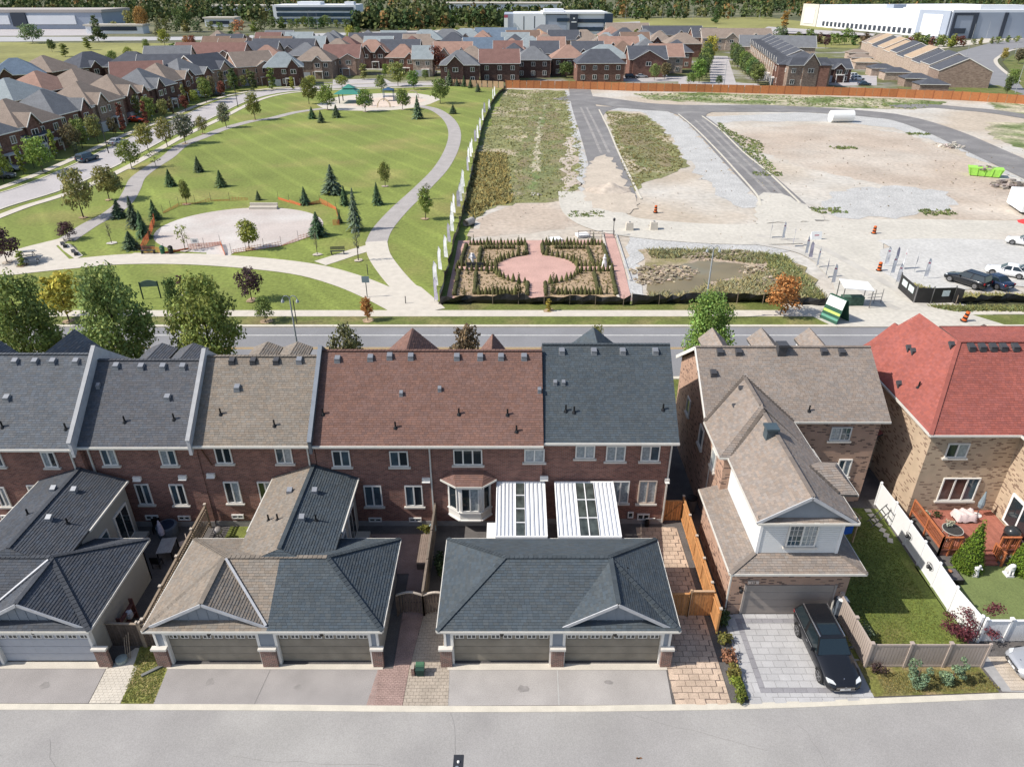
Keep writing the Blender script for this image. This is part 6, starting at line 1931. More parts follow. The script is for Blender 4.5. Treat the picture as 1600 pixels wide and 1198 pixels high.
sm = fo.modifiers.new('skin', 'SKIN')
for i, r_ in enumerate((.16, .15, .13, .05, .10, .06, .045, .06, .045, .09, .08, .09)):
 me.skin_vertices[0].data[i].radius = (r_, r_)
fo.modifiers.new('sub', 'SUBSURF').levels = 1
t2 = thing('statue', 'white plaster lion statue on the right of the deck steps', 'statue', (30.25, 32.25, 0))
MB().box(-.22, -.25, 0, .22, .25, .14).build('plinth', M_PLAST, t2)
bm = bmesh.new()
vs = [bm.verts.new(v) for v in ((0, .12, .22), (0, .05, .5), (0, -.06, .72), (0, -.1, .9), (0, -.26, .86), (.1, -.14, .5), (.1, -.2, .18), (-.1, -.14, .5), (-.1, -.2, .18), (.14, .1, .2), (-.14, .1, .2), (0, .3, .2))]
for a, b in ((0, 1), (1, 2), (2, 3), (3, 4), (2, 5), (5, 6), (2, 7), (7, 8), (0, 9), (0, 10), (0, 11)):
 bm.edges.new((vs[a], vs[b]))
me = bpy.data.meshes.new('lion_figure')
bm.to_mesh(me)
bm.free()
me.materials.append(M_PLAST)
fo = inst('lion_figure', me, t2)
fo.modifiers.new('skin', 'SKIN')
for i, r_ in enumerate((.2, .18, .2, .2, .09, .07, .07, .07, .07, .12, .12, .05)):
 me.skin_vertices[0].data[i].radius = (r_, r_)
fo.modifiers.new('sub', 'SUBSURF').levels = 1
t2 = thing('raised_planter', 'low dark raised planter box on the lawn by the white fence', 'planter', (26.55, 31.9, 0))
MB().box(-.35, -.5, 0, .5, .55, .38).build('planter_box', M_BLACK, t2)
MB().box(-.3, -.45, .38, .45, .5, .41).build('soil', mat('dark_soil', (.12, .11, .11), var=.3, scale=8), t2)
MB().lathe((-.05, .2, .4), [(.1, 0), (.13, .12), (.1, .14)], 10).build('clay_pot', mat('clay', (.40, .17, .08), var=.05), t2)
t2 = thing('patio_table', 'round glass patio table on the deck near the railing', 'table', (28.0, 35.0, .55))
MB().lathe((0, 0, .68), [(.6, 0), (.6, .03)], 20).build('tabletop', mat('dark_table_glass', (.05, .05, .05), var=.2, rough=.15), t2)
mb = MB()
for k in range(20):
 a0, a1 = 2 * math.pi * k / 20, 2 * math.pi * (k + 1) / 20
 mb.bar((math.cos(a0) * .6, math.sin(a0) * .6, .7), (math.cos(a1) * .6, math.sin(a1) * .6, .7), .04)
mb.build('table_rim', mat('pale_frame', (.42, .40, .36), var=0), t2)
for a in (.8, 2.4, 3.9, 5.5):
 MB().bar((math.cos(a) * .5, math.sin(a) * .5, 0), (math.cos(a) * .4, math.sin(a) * .4, .68), .035).build('leg', MATS['pale_frame'], t2)
shrub('white flowering plant in a pot on the round patio table', 'plant', (28.0, 35.3, 1.2), .4, .3, .55, 160, .07, (.45, .46, .36), 101, name='potted_plant')
shrub('white flowering plant on the deck below the big window', 'plant', (27.35, 37.1, .55), .5, .3, .6, 160, .07, (.42, .44, .32), 102, name='potted_plant')
shrub('dark leafy pot plant next to the white flowers below the big window', 'plant', (28.2, 37.0, .55), .35, .3, .5, 120, .07, (.06, .08, .03), 103, name='potted_plant')
t2 = thing('covered_seat', 'garden seat under a pale pink cloth below the big window', 'garden seat', (29.85, 36.8, .55))
MB().box(-.6, -.3, 0, .6, .35, .4).build('seat', M_BLACK, t2)
bm = bmesh.new()
rr = random.Random(5)
gx, gy = 12, 8
gr = [[bm.verts.new((-.68 + 1.36 * i / gx, -.45 + .9 * j / gy, (.62 + .08 * math.sin(i * 1.3 + j) + rr.uniform(-.03, .03)) if 0 < i < gx and 0 < j < gy else .12 + rr.uniform(-.06, .08))) for j in range(gy + 1)] for i in range(gx + 1)]
for i in range(gx):
 for j in range(gy):
  bm.faces.new((gr[i][j], gr[i + 1][j], gr[i + 1][j + 1], gr[i][j + 1]))
me = bpy.data.meshes.new('cloth')
bm.to_mesh(me)
bm.free()
me.materials.append(mat('pink_cloth', (.62, .50, .48), var=.06))
me.polygons.foreach_set('use_smooth', [True] * len(me.polygons))
inst('cloth', me, t2)
t2 = thing('parasol', 'closed blue grey parasol standing on the deck by the wall', 'parasol', (31.0, 37.2, .55))
MB().tube((0, 0, 0), (0, 0, 2.0), .03).build('pole', M_RIM, t2)
MB().lathe((0, 0, .7), [(.16, 0), (.2, .3), (.1, .9), (.03, 1.3)], 9).build('canopy', mat('blue_grey_cloth', (.22, .27, .30), var=.15, scale=6), t2)
MB().lathe((0, 0, 0), [(.28, 0), (.28, .06), (.05, .1)], 14).build('base', M_PLAST, t2)
t2 = thing('barbecue', 'black domed barbecue at the corner of the deck railing', 'barbecue', (31.5, 34.6, .55))
MB().lathe((0, 0, .6), [(.3, 0), (.48, .15), (.45, .4), (.2, .6), (.03, .64)], 14).build('hood', mat('grill_black', (.03, .033, .036), var=.1, rough=.25), t2, smooth=True)
MB().box(-.35, -.25, 0, .35, .25, .6).build('cart', M_BLACK, t2)
# swing and ladder in the side yard
t2 = thing('wooden_climber', 'small wooden climbing frame with a blue panel behind the taupe roof', 'play frame', (20.9, 35.6, 0), R(15))
for x in (-.9, .9):
 for y in (-.7, .7):
  MB().box(x - .05, y - .05, 0, x + .05, y + .05, 2.1).build('post', mat('pale_timber', (.42, .30, .18), var=.1), t2)
for k in range(7):
 MB().bar((-.95 + k * .31, -.8, 2.13), (-.95 + k * .31, .8, 2.13), .05).build('slat', MATS['pale_timber'], t2)
MB().bar((-1, -.75, 2.05), (1, -.75, 2.05), .07).bar((-1, .75, 2.05), (1, .75, 2.05), .07).build('beam', MATS['pale_timber'], t2)
MB().box(-.1, -.76, .9, .6, -.72, 1.5).build('blue_panel', mat('blue_panel', (.02, .10, .40), var=0), t2)
t2 = thing('metal_steps', 'grey metal step frame leaning on the white fence', 'steps', (24.3, 36.6, 0))
for s in (0, .6):
 MB().bar((-.5, s, 0), (.5, s, 1.5), .05).build('stile', M_RIM, t2)
for k in range(5):
 MB().bar((-.4 + k * .2, 0, .2 + k * .3), (-.4 + k * .2, .6, .2 + k * .3), .05).build('rung', M_RIM, t2)
for k in range(7):
 ob = MB().box(-.22, -.16, 0, .22, .16, .04).build('stepping_stone', M_CONC)
 ob.location = (24.35 + .02 * k, 38.3 - .5 * k, .035)
 ob.rotation_euler = (0, 0, .2 * k)
 tag(ob, ('first', 'second', 'third', 'fourth', 'fifth', 'sixth', 'last')[k] + ' pale stepping stone from the house in the row along the white fence', 'stepping stone', 'stepping stones beside the white fence')
# blades of grass: the near lawns get real tufts
def tufts(name, poly, n, size, color, seed, m=None, h=0.08, z=.03, label=None, blades=3):
 rr = random.Random(seed)
 P = [(p[0], p[1]) for p in poly]
 x0, x1 = min(p[0] for p in P), max(p[0] for p in P)
 y0, y1 = min(p[1] for p in P), max(p[1] for p in P)
 V, F, T = [], [], []
 c = 0
 tries = 0
 while c < n and tries < n * 6:
  tries += 1
  x, y = rr.uniform(x0, x1), rr.uniform(y0, y1)
  ins = False
  j = len(P) - 1
  for i in range(len(P)):
   if (P[i][1] > y) != (P[j][1] > y) and x < (P[j][0] - P[i][0]) * (y - P[i][1]) / (P[j][1] - P[i][1]) + P[i][0]:
    ins = not ins
   j = i
  if not ins:
   continue
  c += 1
  g = rr.uniform(.6, 1.35)
  for b in range(blades):
   a = rr.random() * 6.28
   s = size * rr.uniform(.5, 1.2)
   dx, dy = math.cos(a) * s, math.sin(a) * s
   ox, oy = rr.uniform(-s, s), rr.uniform(-s, s)
   hh = h * rr.uniform(.5, 1.4)
   lx, ly = rr.uniform(-1.6, 1.6) * hh, rr.uniform(-.3, 2.2) * hh
   i = len(V)
   V += [(x + ox - dx, y + oy - dy, z), (x + ox + dx, y + oy + dy, z), (x + ox + dx * .4 + lx, y + oy + dy * .4 + ly, z + hh), (x + ox - dx * .4 + lx, y + oy - dy * .4 + ly, z + hh)]
   F.append((i, i + 1, i + 2, i + 3))
   w = rr.uniform(-.12, .2)
   T.append((g * (1 + w), g, g * (1 - w)))
 mb = MB()
 mb.v, mb.f, mb.t = V, F, T
 o_ = mb.build(name, m or M_LEAF, tinted=True)
 o_.color = (*color, 1)
 tag(o_, label, None, None, 'stuff')
 return o_
tufts('grass', [(18.8, 26.2), (24.2, 26.2), (24.4, 36.9), (18.9, 38)], 7000, .03, (.155, .19, .045), 1, h=.03, label='lawn grass beside the detached house')
tufts('grass', [(19.0, 25.2), (24.5, 25.2), (25.0, 24.15), (19.0, 23.9)], 2600, .03, (.23, .21, .08), 2, h=.035, label='dry grass in front of the taupe fence')
tufts('grass', [tuple(G(u, v)[:2]) for u, v in [(219, 1012), (260, 1012), (260, 1046), (240, 1098), (190, 1098)]], 1500, .03, (.21, .225, .065), 3, h=.03, label='grass strip between the two left driveways')
# ================================================================= PARK FURNITURE, BUILDING SITE, STREET FURNITURE
M_POLE = mat('dark_pole', (.05, .05, .052), var=0, rough=.5)
M_POLEG = mat('grey_pole', (.34, .36, .37), var=0, rough=.5)
M_FLAG = mat('white_flag', (.80, .80, .82), var=.1, scale=1.5, transl=.25)
M_FLAGG = mat('lilac_flag', (.40, .38, .46), var=.15, scale=2, transl=.2)
M_FABRIC = mat('black_silt_fabric', (.012, .012, .013), var=.3, scale=2, rough=.45, spec=.5)
M_ORANGE = mat('safety_orange', (.62, .13, .03), var=.05)
M_ORANGEN = mat('orange_net', (.60, .16, .06), var=.1)
M_GREENR = mat('green_metal_roof', (.05, .22, .17), var=.05, rough=.5)
def blade_mesh(h, w, m, red=False):
 mb = MB()
 k = 7
 pts = []
 for i in range(k + 1):
  t = i / k
  z = .35 + (h - .35) * t
  x0 = .02 + (.28 * max(0, t - .75) * 2)
  ww = w * (1 - .25 * t) * (1 if t < .85 else max(.05, (1 - t) / .15))
  pts.append((x0, ww, z))
 for i in range(k):
  a, b = pts[i], pts[i + 1]
  y = .05 * math.sin(i * 1.2)
  y2 = .05 * math.sin((i + 1) * 1.2)
  mb.hull8([(a[0], -.006, a[2]), (a[0] + a[1], y - .006, a[2]), (a[0] + a[1], y + .006, a[2]), (a[0], .006, a[2])],
     [(b[0], -.006, b[2]), (b[0] + b[1], y2 - .006, b[2]), (b[0] + b[1], y2 + .006, b[2]), (b[0], .006, b[2])])
 return mb.mesh('banner', m)
FL_W = blade_mesh(3.3, .62, M_FLAG)
FL_G = blade_mesh(3.0, .6, M_FLAGG)
FP = MB().tube((0, 0, 0), (0, 0, 2.5), .022, n=5).tube((0, 0, 2.5), (.25, 0, 3.32), .02, .01, n=5).mesh('pole', M_POLEG)
FR = MB().box(.1, -.03, 2.4, .38, .03, 2.58).mesh('logo_patch', mat('red_print', (.42, .10, .14), var=.2, scale=8))
flags_l = [(679, 472), (677.5, 449), (685, 424), (694, 405), (699.5, 381), (704, 364), (705, 349), (708, 335), (714, 326), (717, 317), (720, 305), (721.5, 294), (729.6, 269), (731, 256), (734, 247), (736.6, 241), (741, 223.5),
     (745, 218), (748.6, 206), (753, 190), (755.6, 178), (763, 174), (769.6, 156), (772, 152)]
ORD = ['first', 'second', 'third', 'fourth', 'fifth', 'sixth', 'seventh', 'eighth', 'ninth', 'tenth', 'eleventh', 'twelfth', 'thirteenth', 'fourteenth', 'fifteenth', 'sixteenth', 'seventeenth', 'eighteenth', 'nineteenth', 'twentieth',
    'twenty-first', 'twenty-second', 'twenty-third', 'twenty-fourth', 'twenty-fifth', 'twenty-sixth', 'twenty-seventh', 'twenty-eighth', 'twenty-ninth', 'thirtieth', 'thirty-first', 'thirty-second', 'thirty-third', 'thirty-fourth']
ORD += ['thirty-' + q for q in ORD[4:9]] + ['fortieth'] + ['forty-' + q for q in ORD[:9]] + ['fiftieth'] + ['fifty-' + q for q in ORD[:9]]
for i, (u, v) in enumerate(flags_l):
 p = G(u, v)
 t = thing('feather_flag', '%s white feather flag from the pavement along the black fence beside the park' % ORD[i], 'flag', (p.x, p.y, 0), rnd.uniform(-1.1, -.3), 'feather flags along the park edge')
 inst('banner', FL_W if i % 4 else FL_G, t)
 inst('pole', FP, t)
for i, (u, v, s) in enumerate([(1203, 373, 1), (1221, 376, 0), (1238.5, 386, 1), (1257, 400, 0), (1262.5, 406, 1), (1275, 419, 0), (1289, 435, 1), (1298, 446, 0)]):
 p = G(u, v)
 t = thing('feather_flag', '%s %s feather flag from the pond end on the left side of the site entrance' % (ORD[i], 'grey' if s else 'white'), 'flag', (p.x, p.y, 0.1), rnd.uniform(-.2, 1.3), 'feather flags left of the site entrance')
 t.scale = (.8, .8, .8)
 inst('banner', FL_G if s else FL_W, t)
 inst('pole', FP, t)
 if not s:
  inst('logo_patch', FR, t)
for i, (u, v, s) in enumerate([(1381, 417, 0), (1396, 415, 1), (1410, 422, 0), (1427.5, 426.6, 1), (1442.5, 436.5, 0), (1390.6, 431, 0), (1398.5, 445, 0)]):
 p = G(u, v)
 t = thing('feather_flag', '%s feather flag in the cluster right of the site entrance, %s' % (ORD[i], 'grey' if s else 'white'), 'flag', (p.x, p.y, 0.1), rnd.uniform(-.2, 1.3), 'feather flags right of the site entrance')
 t.scale = (.8, .8, .8)
 inst('banner', FL_G if s else FL_W, t)
 inst('pole', FP, t)
 if not s:
  inst('logo_patch', FR, t)
def silt_fence(label, pts, h, seed, amp=.35, step=.7):
 """Black fabric sagging between short stakes."""
 rr = random.Random(seed)
 c = pts[0]
 t = thing('silt_fence', label, 'fence', (c[0], c[1], 0))
 line = []
 for i in range(len(pts) - 1):
  a, b = Vector(pts[i][:2]), Vector(pts[i + 1][:2])
  n = max(1, int((b - a).length / step))
  line += [a.lerp(b, k / n) for k in range(n)]
 line.append(Vector(pts[-1][:2]))
 rows = []
 for i, p in enumerate(line):
  d = (line[min(i + 1, len(line) - 1)] - line[max(i - 1, 0)]).normalized()
  nn = Vector((-d.y, d.x))
  hh = h * rr.uniform(.72, 1.05)
  o1 = nn * rr.uniform(-amp, amp)
  rows.append([(p.x - c[0] + nn.x * rr.uniform(.1, .5), p.y - c[1] + nn.y * rr.uniform(.1, .5), .02), (p.x - c[0] + o1.x * .4, p.y - c[1] + o1.y * .4, hh * .5), (p.x - c[0] + o1.x, p.y - c[1] + o1.y, hh)])
 mb = MB()
 for a, b in zip(rows, rows[1:]):
  for k in range(2):
   mb.poly([a[k], b[k], b[k + 1], a[k + 1]])
 mb.build('fabric', M_FABRIC, t, smooth=False)
 st = MB().box(-.03, -.03, 0, .03, .03, h + .15).mesh('stake', M_WOODT)
 for i in range(0, len(rows), 4):
  inst('stake', st, t, (rows[i][2][0], rows[i][2][1], 0))
 return t
def gpts(L):
 return [tuple(G(u, v)[:2]) for u, v in L]
silt_fence('sagging black silt fence along the pavement in front of the formal garden', gpts([(688, 477), (740, 475), (800, 477), (880, 477), (950, 478), (985, 478)]), 1.25, 1)
silt_fence('sagging black silt fence along the pavement in front of the pond', gpts([(988, 478), (1050, 476), (1120, 474), (1200, 474), (1250, 478), (1300, 480)]), 1.3, 2)
silt_fence('long black silt fence dividing the park lawn from the building site', gpts([(688, 476), (693, 455), (702, 420), (712, 380), (724, 335), (735, 285), (746, 235), (756, 195), (768, 165), (780, 148), (790, 140)]), 1.3, 3, .2, 1.4)
silt_fence('black silt fence in front of the parked cars at the right', gpts([(1490, 476), (1520, 475), (1560, 474), (1660, 474)]), 1.1, 4)
# orange board fence behind the site, panel by panel
t = thing('board_fence', 'long orange board fence behind the whole building site', 'fence', (0, 250, 0))
fl = [G(u, v) for u, v in [(790, 138), (900, 139.5), (1000, 143), (1100, 144.5), (1200, 147), (1300, 149.5), (1400, 152.5), (1500, 157), (1600, 163), (1680, 168)]]
pm = mat('orange_post', (.30, .11, .05), var=.1)
for a, b in zip(fl, fl[1:]):
 n_ = max(1, round((b - a).length / 2.5))
 for k in range(n_):
  p, q = a.lerp(b, k / n_), a.lerp(b, (k + 1) / n_)
  d = (q - p).normalized()
  L_ = (q - p).length
  rz = math.atan2(d.y, d.x)
  inst('fence_panel', box_mesh('fence_panel', .07, -.03, .05, round(L_, 1) - .05, .03, 2.5, M_CEDARD), t, (p.x, p.y - 250, rnd.uniform(-.05, .05)), rz)
  if k % 2 == 0:
   inst('post', box_mesh('post', -.09, -.08, 0, .09, .08, 2.7, pm), t, (p.x, p.y - 250, 0), rz)
t = thing('board_fence', 'paler short board fence left of the orange one behind the young spruces', 'fence', (-15, 265, 0))
a, b = G(703, 134), G(788, 138)
for k in range(10):
 p, q = a.lerp(b, k / 10), a.lerp(b, (k + 1) / 10)
 inst('fence_panel', box_mesh('fence_panel', .05, -.03, .05, 1.75, .03, 2.1, mat('pale_fence', (.42, .28, .17), var=.1, rand=.12)), t, (p.x + 15, p.y - 265, 0), math.atan2(q.y - p.y, q.x - p.x))
# street lamps and poles
def lamp(label, u, v, h, arm=(1, 0), Y=None, m=M_POLEG, cat='street lamp', hook=False, grp='street lamps'):
 p = G(u, v) if Y is None else Vector((u, Y, 0))
 t = thing('street_lamp', label, cat, (p.x, p.y, 0), group=grp)
 MB().tube((0, 0, 0), (0, 0, h), .11, .06, 8).build('pole', m, t)
 ax, ay = arm
 if hook:
  mb = MB()
  for s in (-1, 1):
   for k in range(6):
    a0, a1 = math.pi * k / 6, math.pi * (k + 1) / 6
    mb.bar((s * (.35 - .35 * math.cos(a0)) * .9, 0, h + .35 * math.sin(a0)), (s * (.35 - .35 * math.cos(a1)) * .9, 0, h + .35 * math.sin(a1)), .05)
  mb.build('arm', m, t)
  for s in (-1, 1):
   MB().lathe((s * .63, 0, h - .25), [(.16, 0), (.12, .15), (.03, .3)], 8).build('lantern', m, t)
 else:
  MB().bar((0, 0, h), (ax * 1.6, ay * 1.6, h + .35), .07).build('arm', m, t)
  MB().bar((ax * 1.5, ay * 1.5, h + .34), (ax * 2.2, ay * 2.2, h + .38), .26, .1).build('lamp_head', m, t)
 return t
lamp('grey street lamp rising beside the leafy street tree before the pond', 20.4, 0, 8.0, Y=69.6, hook=True)
lamp('grey street lamp standing over the taupe roofed townhouse', -19.0, 0, 7.9, Y=56.7, hook=True)
for k, (u, v, h, lab) in enumerate([(170, 240, 7, 'lamp post on the park side of the curving suburban street'), (372, 168, 7, 'lamp post where the suburban street bends behind the park'), (1131, 134, 8, 'thin lamp post at the end of the hedged street'),
          (1540, 62, 10, 'tall lamp post at the right hand road bend, furthest'), (1517, 66, 10, 'tall lamp post left of the road bend'), (1585, 88, 10, 'lamp post beside the yellow shrubs on the road bend'),
          (97, 300, 0, ''), (1586, 146, 10, 'lamp post rising behind the right end of the orange fence'), (1510, 88, 6, 'short lamp post on the inner kerb of the road bend')]):
 if h:
  lamp(lab, u, v, h, arm=(-1, 0) if k in (0, 3) else (1, .2), m=M_POLEG if k > 1 else M_POLE)
for k, (u, v) in enumerate([(484, 48), (497, 48), (614, 45), (642, 44), (743, 42), (783, 41), (977, 33), (1035, 32), (1082, 32), (1142, 30), (1186, 32)]):
 lamp('%s thin highway lamp from the left in front of the far wood' % ORD[k], u, v, 13, m=M_POLEG, grp='highway lamps before the far wood')
def post_sign(label, u, v, h, w=0, hh=0, m=None, name='sign_post', cat='sign', face=None):
 p = G(u, v)
 t = thing(name, label, cat, (p.x, p.y, 0))
 MB().box(-.04, -.04, 0, .04, .04, h).build('post', M_POLE, t)
 if w:
  MB().box(-w / 2, -.07, h - hh, w / 2, -.041, h).build('sign_board', face or mat('blue_grey_board', (.20, .26, .30), var=.05), t)
 return t
post_sign('square blue grey sign on a dark post beside the forked park path', 574, 465, 2.6, .85, .75)
post_sign('short black bollard on the wide concrete path near the pavement', 634, 475, .95, name='bollard', cat='bollard')
post_sign('thin black post on the verge between the two small trees', 464, 507, 2.8, name='thin_post', cat='post')
post_sign('dark post on the triangular grass island of the park path', 575, 430, 1.4, name='thin_post', cat='post')
p = G(238, 467)
t = thing('park_sign', 'arched dark green park sign on two posts between the street trees', 'sign', (p.x, p.y, 0), R(10))
for s in (-1, 1):
 MB().box(s * .95 - .06, -.06, 0, s * .95 + .06, .06, 2.1).build('post', mat('park_green', (.03, .06, .05), var=0), t)
mb = MB()
for k in range(8):
 x0, x1 = -.95 + 1.9 * k / 8, -.95 + 1.9 * (k + 1) / 8
 z0, z1 = 2.0 + .28 * math.sin(math.pi * k / 8), 2.0 + .28 * math.sin(math.pi * (k + 1) / 8)
 mb.hull8([(x0, -.03, 1.5), (x1, -.03, 1.5), (x1, .03, 1.5), (x0, .03, 1.5)], [(x0, -.03, z0), (x1, -.03, z1), (x1, .03, z1), (x0, .03, z0)])
mb.build('sign_board', mat('sign_grey_green', (.12, .17, .15), var=.1), t)
def bench(label, u, v, rz, back=True):
 p = G(u, v)
 t = thing('park_bench', label, 'bench', (p.x, p.y, .08), R(rz), 'park benches')
 for k in range(3):
  MB().box(-.95, -.2 + k * .15, .42, .95, -.08 + k * .15, .46).build('seat_slat', M_POLE, t)
 if back:
  for k in range(3):
   MB().box(-.95, .27 + k * .03, .56 + k * .14, .95, .30 + k * .03, .66 + k * .14).build('back_slat', M_POLE, t)
 for s in (-.8, .8):
  MB().box(s - .04, -.2, 0, s + .04, .3, .42).build('leg', M_POLE, t)
bench('black park bench on the short spur of the forked path', 528, 398, 8)
bench('black park bench beside the concrete path below the ball diamond', 232, 397, 2)
bench('lower of two benches on the pale pad beside the path junction', 117, 398, -50)
bench('upper of two benches on the pale pad beside the path junction', 100, 386, -50)
def picnic(label, u, v, rz):
 p = G(u, v)
 t = thing('picnic_table', label, 'table', (p.x, p.y, .08), R(rz), 'picnic tables')
 MB().box(-.9, -.38, .72, .9, .38, .78).build('tabletop', mat('picnic_grey', (.20, .21, .22), var=.1), t)
 for s in (-.75, .75):
  MB().box(-.9, s - .14, .42, .9, s + .14, .46).build('seat', MATS['picnic_grey'], t)
 for s in (-.6, .6):
  MB().bar((s, -.7, 0), (s, 0, .75), .07).build('leg', M_POLE, t)
  MB().bar((s, .7, 0), (s, 0, .75), .07).build('leg', M_POLE, t)
picnic('upper picnic table in the tree shade at the path junction', 45, 402, 20)
picnic('lower picnic table in the tree shade at the path junction', 52, 412, 20)
for lab, u, v, c in (('green topped litter bin by the diamond path', 255, 397, (.03, .11, .06)), ('black litter bin by the diamond path', 268, 397, (.02, .02, .02))):
 p = G(u, v)
 t = thing('litter_bin', lab, 'bin', (p.x, p.y, .08))
 MB().lathe((0, 0, 0), [(.28, 0), (.32, .8), (.3, .95), (.12, 1.1)], 12).build('bin_body', mat('bin_%s' % lab[:5], c, var=.05), t)
 MB().box(-.14, -.33, .72, .14, -.28, .86).build('flap', M_RIM, t)
p = G(306, 385)
t = thing('notice_board', 'small white notice on the orange netting below the diamond', 'sign', (p.x, p.y, 0))
MB().box(-.55, -.02, .35, .55, .02, 1.15).build('sign_board', M_WHITE, t)
MB().box(-.3, -.03, .6, .3, -.021, .95).build('print_patch', mat('grey_print', (.3, .33, .36), var=.2, scale=5), t)
for s in (-.5, .5):
 MB().box(s - .03, .021, 0, s + .03, .06, 1.15).build('post', M_POLE, t)
p = G(412, 327)
t = thing('concrete_bleacher', 'low pale concrete block seat at the far edge of the diamond', 'bench', (p.x, p.y, 0))
MB().box(-2.2, -.35, 0, 2.2, .35, .45).build('seat', M_CONC, t)
MB().box(-2.2, .35, 0, 2.2, .6, .9).build('backrest', M_CONC, t)
def net_fence(label, px, h=1.0, m=M_ORANGEN, sag=.3, seed=1, dense=7):
 rr = random.Random(seed)
 L_ = [G(u, v) for u, v in px]
 c = L_[0]
 t = thing('safety_fence', label, 'fence', (c.x, c.y, 0), group='orange safety netting round the diamond')
 me = MB().tube((0, 0, 0), (0, 0, 1.45), .025, n=5).mesh('post', M_POLE)
 mb = MB()
 for a, b in zip(L_, L_[1:]):
  n_ = max(1, int((b - a).length / 2.2))
  for k in range(n_):
   p, q = a.lerp(b, k / n_) - c, a.lerp(b, (k + 1) / n_) - c
   inst('post', me, t, p)
   s0, s1 = rr.uniform(1 - sag, 1), rr.uniform(1 - sag, 1)
   for j in range(dense):
    z0, z1 = h * s0 * (j + .3) / dense, h * s1 * (j + .3) / dense
    mb.bar(p + Vector((0, 0, z0)), q + Vector((0, 0, z1)), .02, .045)
   for j in range(6):
    r_ = p.lerp(q, j / 6)
    mb.bar(r_ + Vector((0, 0, .05)), r_ + Vector((0, 0, h * (s0 + (s1 - s0) * j / 6))), .03, .02)
 mb.build('net', m, t)
 return t
net_fence('dense orange netting between the spruces left of the diamond', [(222, 394), (233, 375), (240, 355), (244, 336)], 1.3, seed=1, dense=12)
net_fence('sagging orange netting along the near edge of the diamond', [(225, 395), (258, 397), (295, 391), (320, 388), (345, 383), (352, 400)], 1.0, seed=2, sag=.7)
net_fence('thin orange netting at the far left of the diamond', [(255, 334), (280, 322), (330, 315), (388, 313)], .8, seed=3, sag=.8, dense=3)
net_fence('orange netting round the small spruce right of the diamond', [(435, 312), (470, 322), (500, 318), (525, 328), (531, 352), (520, 352)], 1.0, seed=4, sag=.7)
net_fence('near right orange netting of the diamond', [(362, 397), (385, 393), (440, 385), (492, 368)], .9, seed=5, sag=.8, dense=3)
# green picnic shelter
p = G(547, 160)
t = thing('picnic_shelter', 'green two tiered hip roofed picnic shelter by the playground', 'shelter', (p.x, p.y, 0))
for sx in (-2.6, 2.6):
 for sy in (-2.6, 2.6):
  MB().box(sx - .12, sy - .12, 0, sx + .12, sy + .12, 2.8).build('post', M_POLE, t)
def hiproof(t, w, d, z0, z1, r, m, name='roof'):
 mb = MB()
 a = [(-w, -d, z0), (w, -d, z0), (w, d, z0), (-w, d, z0)]
 b = [(-r, -r, z1), (r, -r, z1), (r, r, z1), (-r, r, z1)]
 mb.hull8(a, b)
 return mb.build(name, m, t)
hiproof(t, 4.0, 4.0, 2.7, 3.9, 1.5, M_GREENR)
hiproof(t, 1.8, 1.8, 4.1, 5.1, .05, M_GREENR, 'upper_roof')
MB().box(-1.3, -1.3, 3.9, 1.3, 1.3, 4.1).build('vent_frame', M_POLE, t)
# playground pieces
M_PBLUE = mat('play_blue', (.03, .08, .16), var=0)
p = G(608, 158)
t = thing('climbing_tower', 'dark blue climbing tower in the middle of the playground', 'play tower', (p.x, p.y, 0))
for sx in (-1.5, 1.5):
 for sy in (-1, 1):
  MB().tube((sx, sy, 0), (sx, sy, 3.4), .09, n=6).build('post', M_PBLUE, t)
MB().box(-1.5, -1, 1.3, 1.5, 1, 1.4).build('platform', M_PBLUE, t)
hiproof(t, 1.8, 1.3, 3.2, 3.9, .1, M_PBLUE)
MB().hull8([(1.5, -.4, 0.1), (4, -.4, 0.1), (4, .4, .1), (1.5, .4, .1)], [(1.5, -.4, 1.4), (1.7, -.4, 1.4), (1.7, .4, 1.4), (1.5, .4, 1.4)]).build('slide', mat('pale_slide', (.5, .5, .46), var=0), t)
for lab, u, v, c in (('pale arched climber at the right of the playground', 645, 154, (.5, .44, .35)), ('small tan spring toy at the front of the playground', 600, 168, (.5, .38, .2)), ('low swing frame at the left of the playground', 572, 166, (.35, .33, .3))):
 p = G(u, v)
 t = thing('climber', lab, 'play equipment', (p.x, p.y, 0))
 m_ = mat('play_%d' % u, c, var=0)
 for y in (-.7, .7):
  mb = MB()
  for k in range(7):
   a0, a1 = math.pi * k / 7, math.pi * (k + 1) / 7
   mb.bar((math.cos(a0) * 1.9, y, math.sin(a0) * 2.3), (math.cos(a1) * 1.9, y, math.sin(a1) * 2.3), .12)
  mb.build('arch', m_, t)
 for k in range(1, 7):
  a0 = math.pi * k / 7
  MB().bar((math.cos(a0) * 1.9, -.7, math.sin(a0) * 2.3), (math.cos(a0) * 1.9, .7, math.sin(a0) * 2.3), .08).build('rung', m_, t)
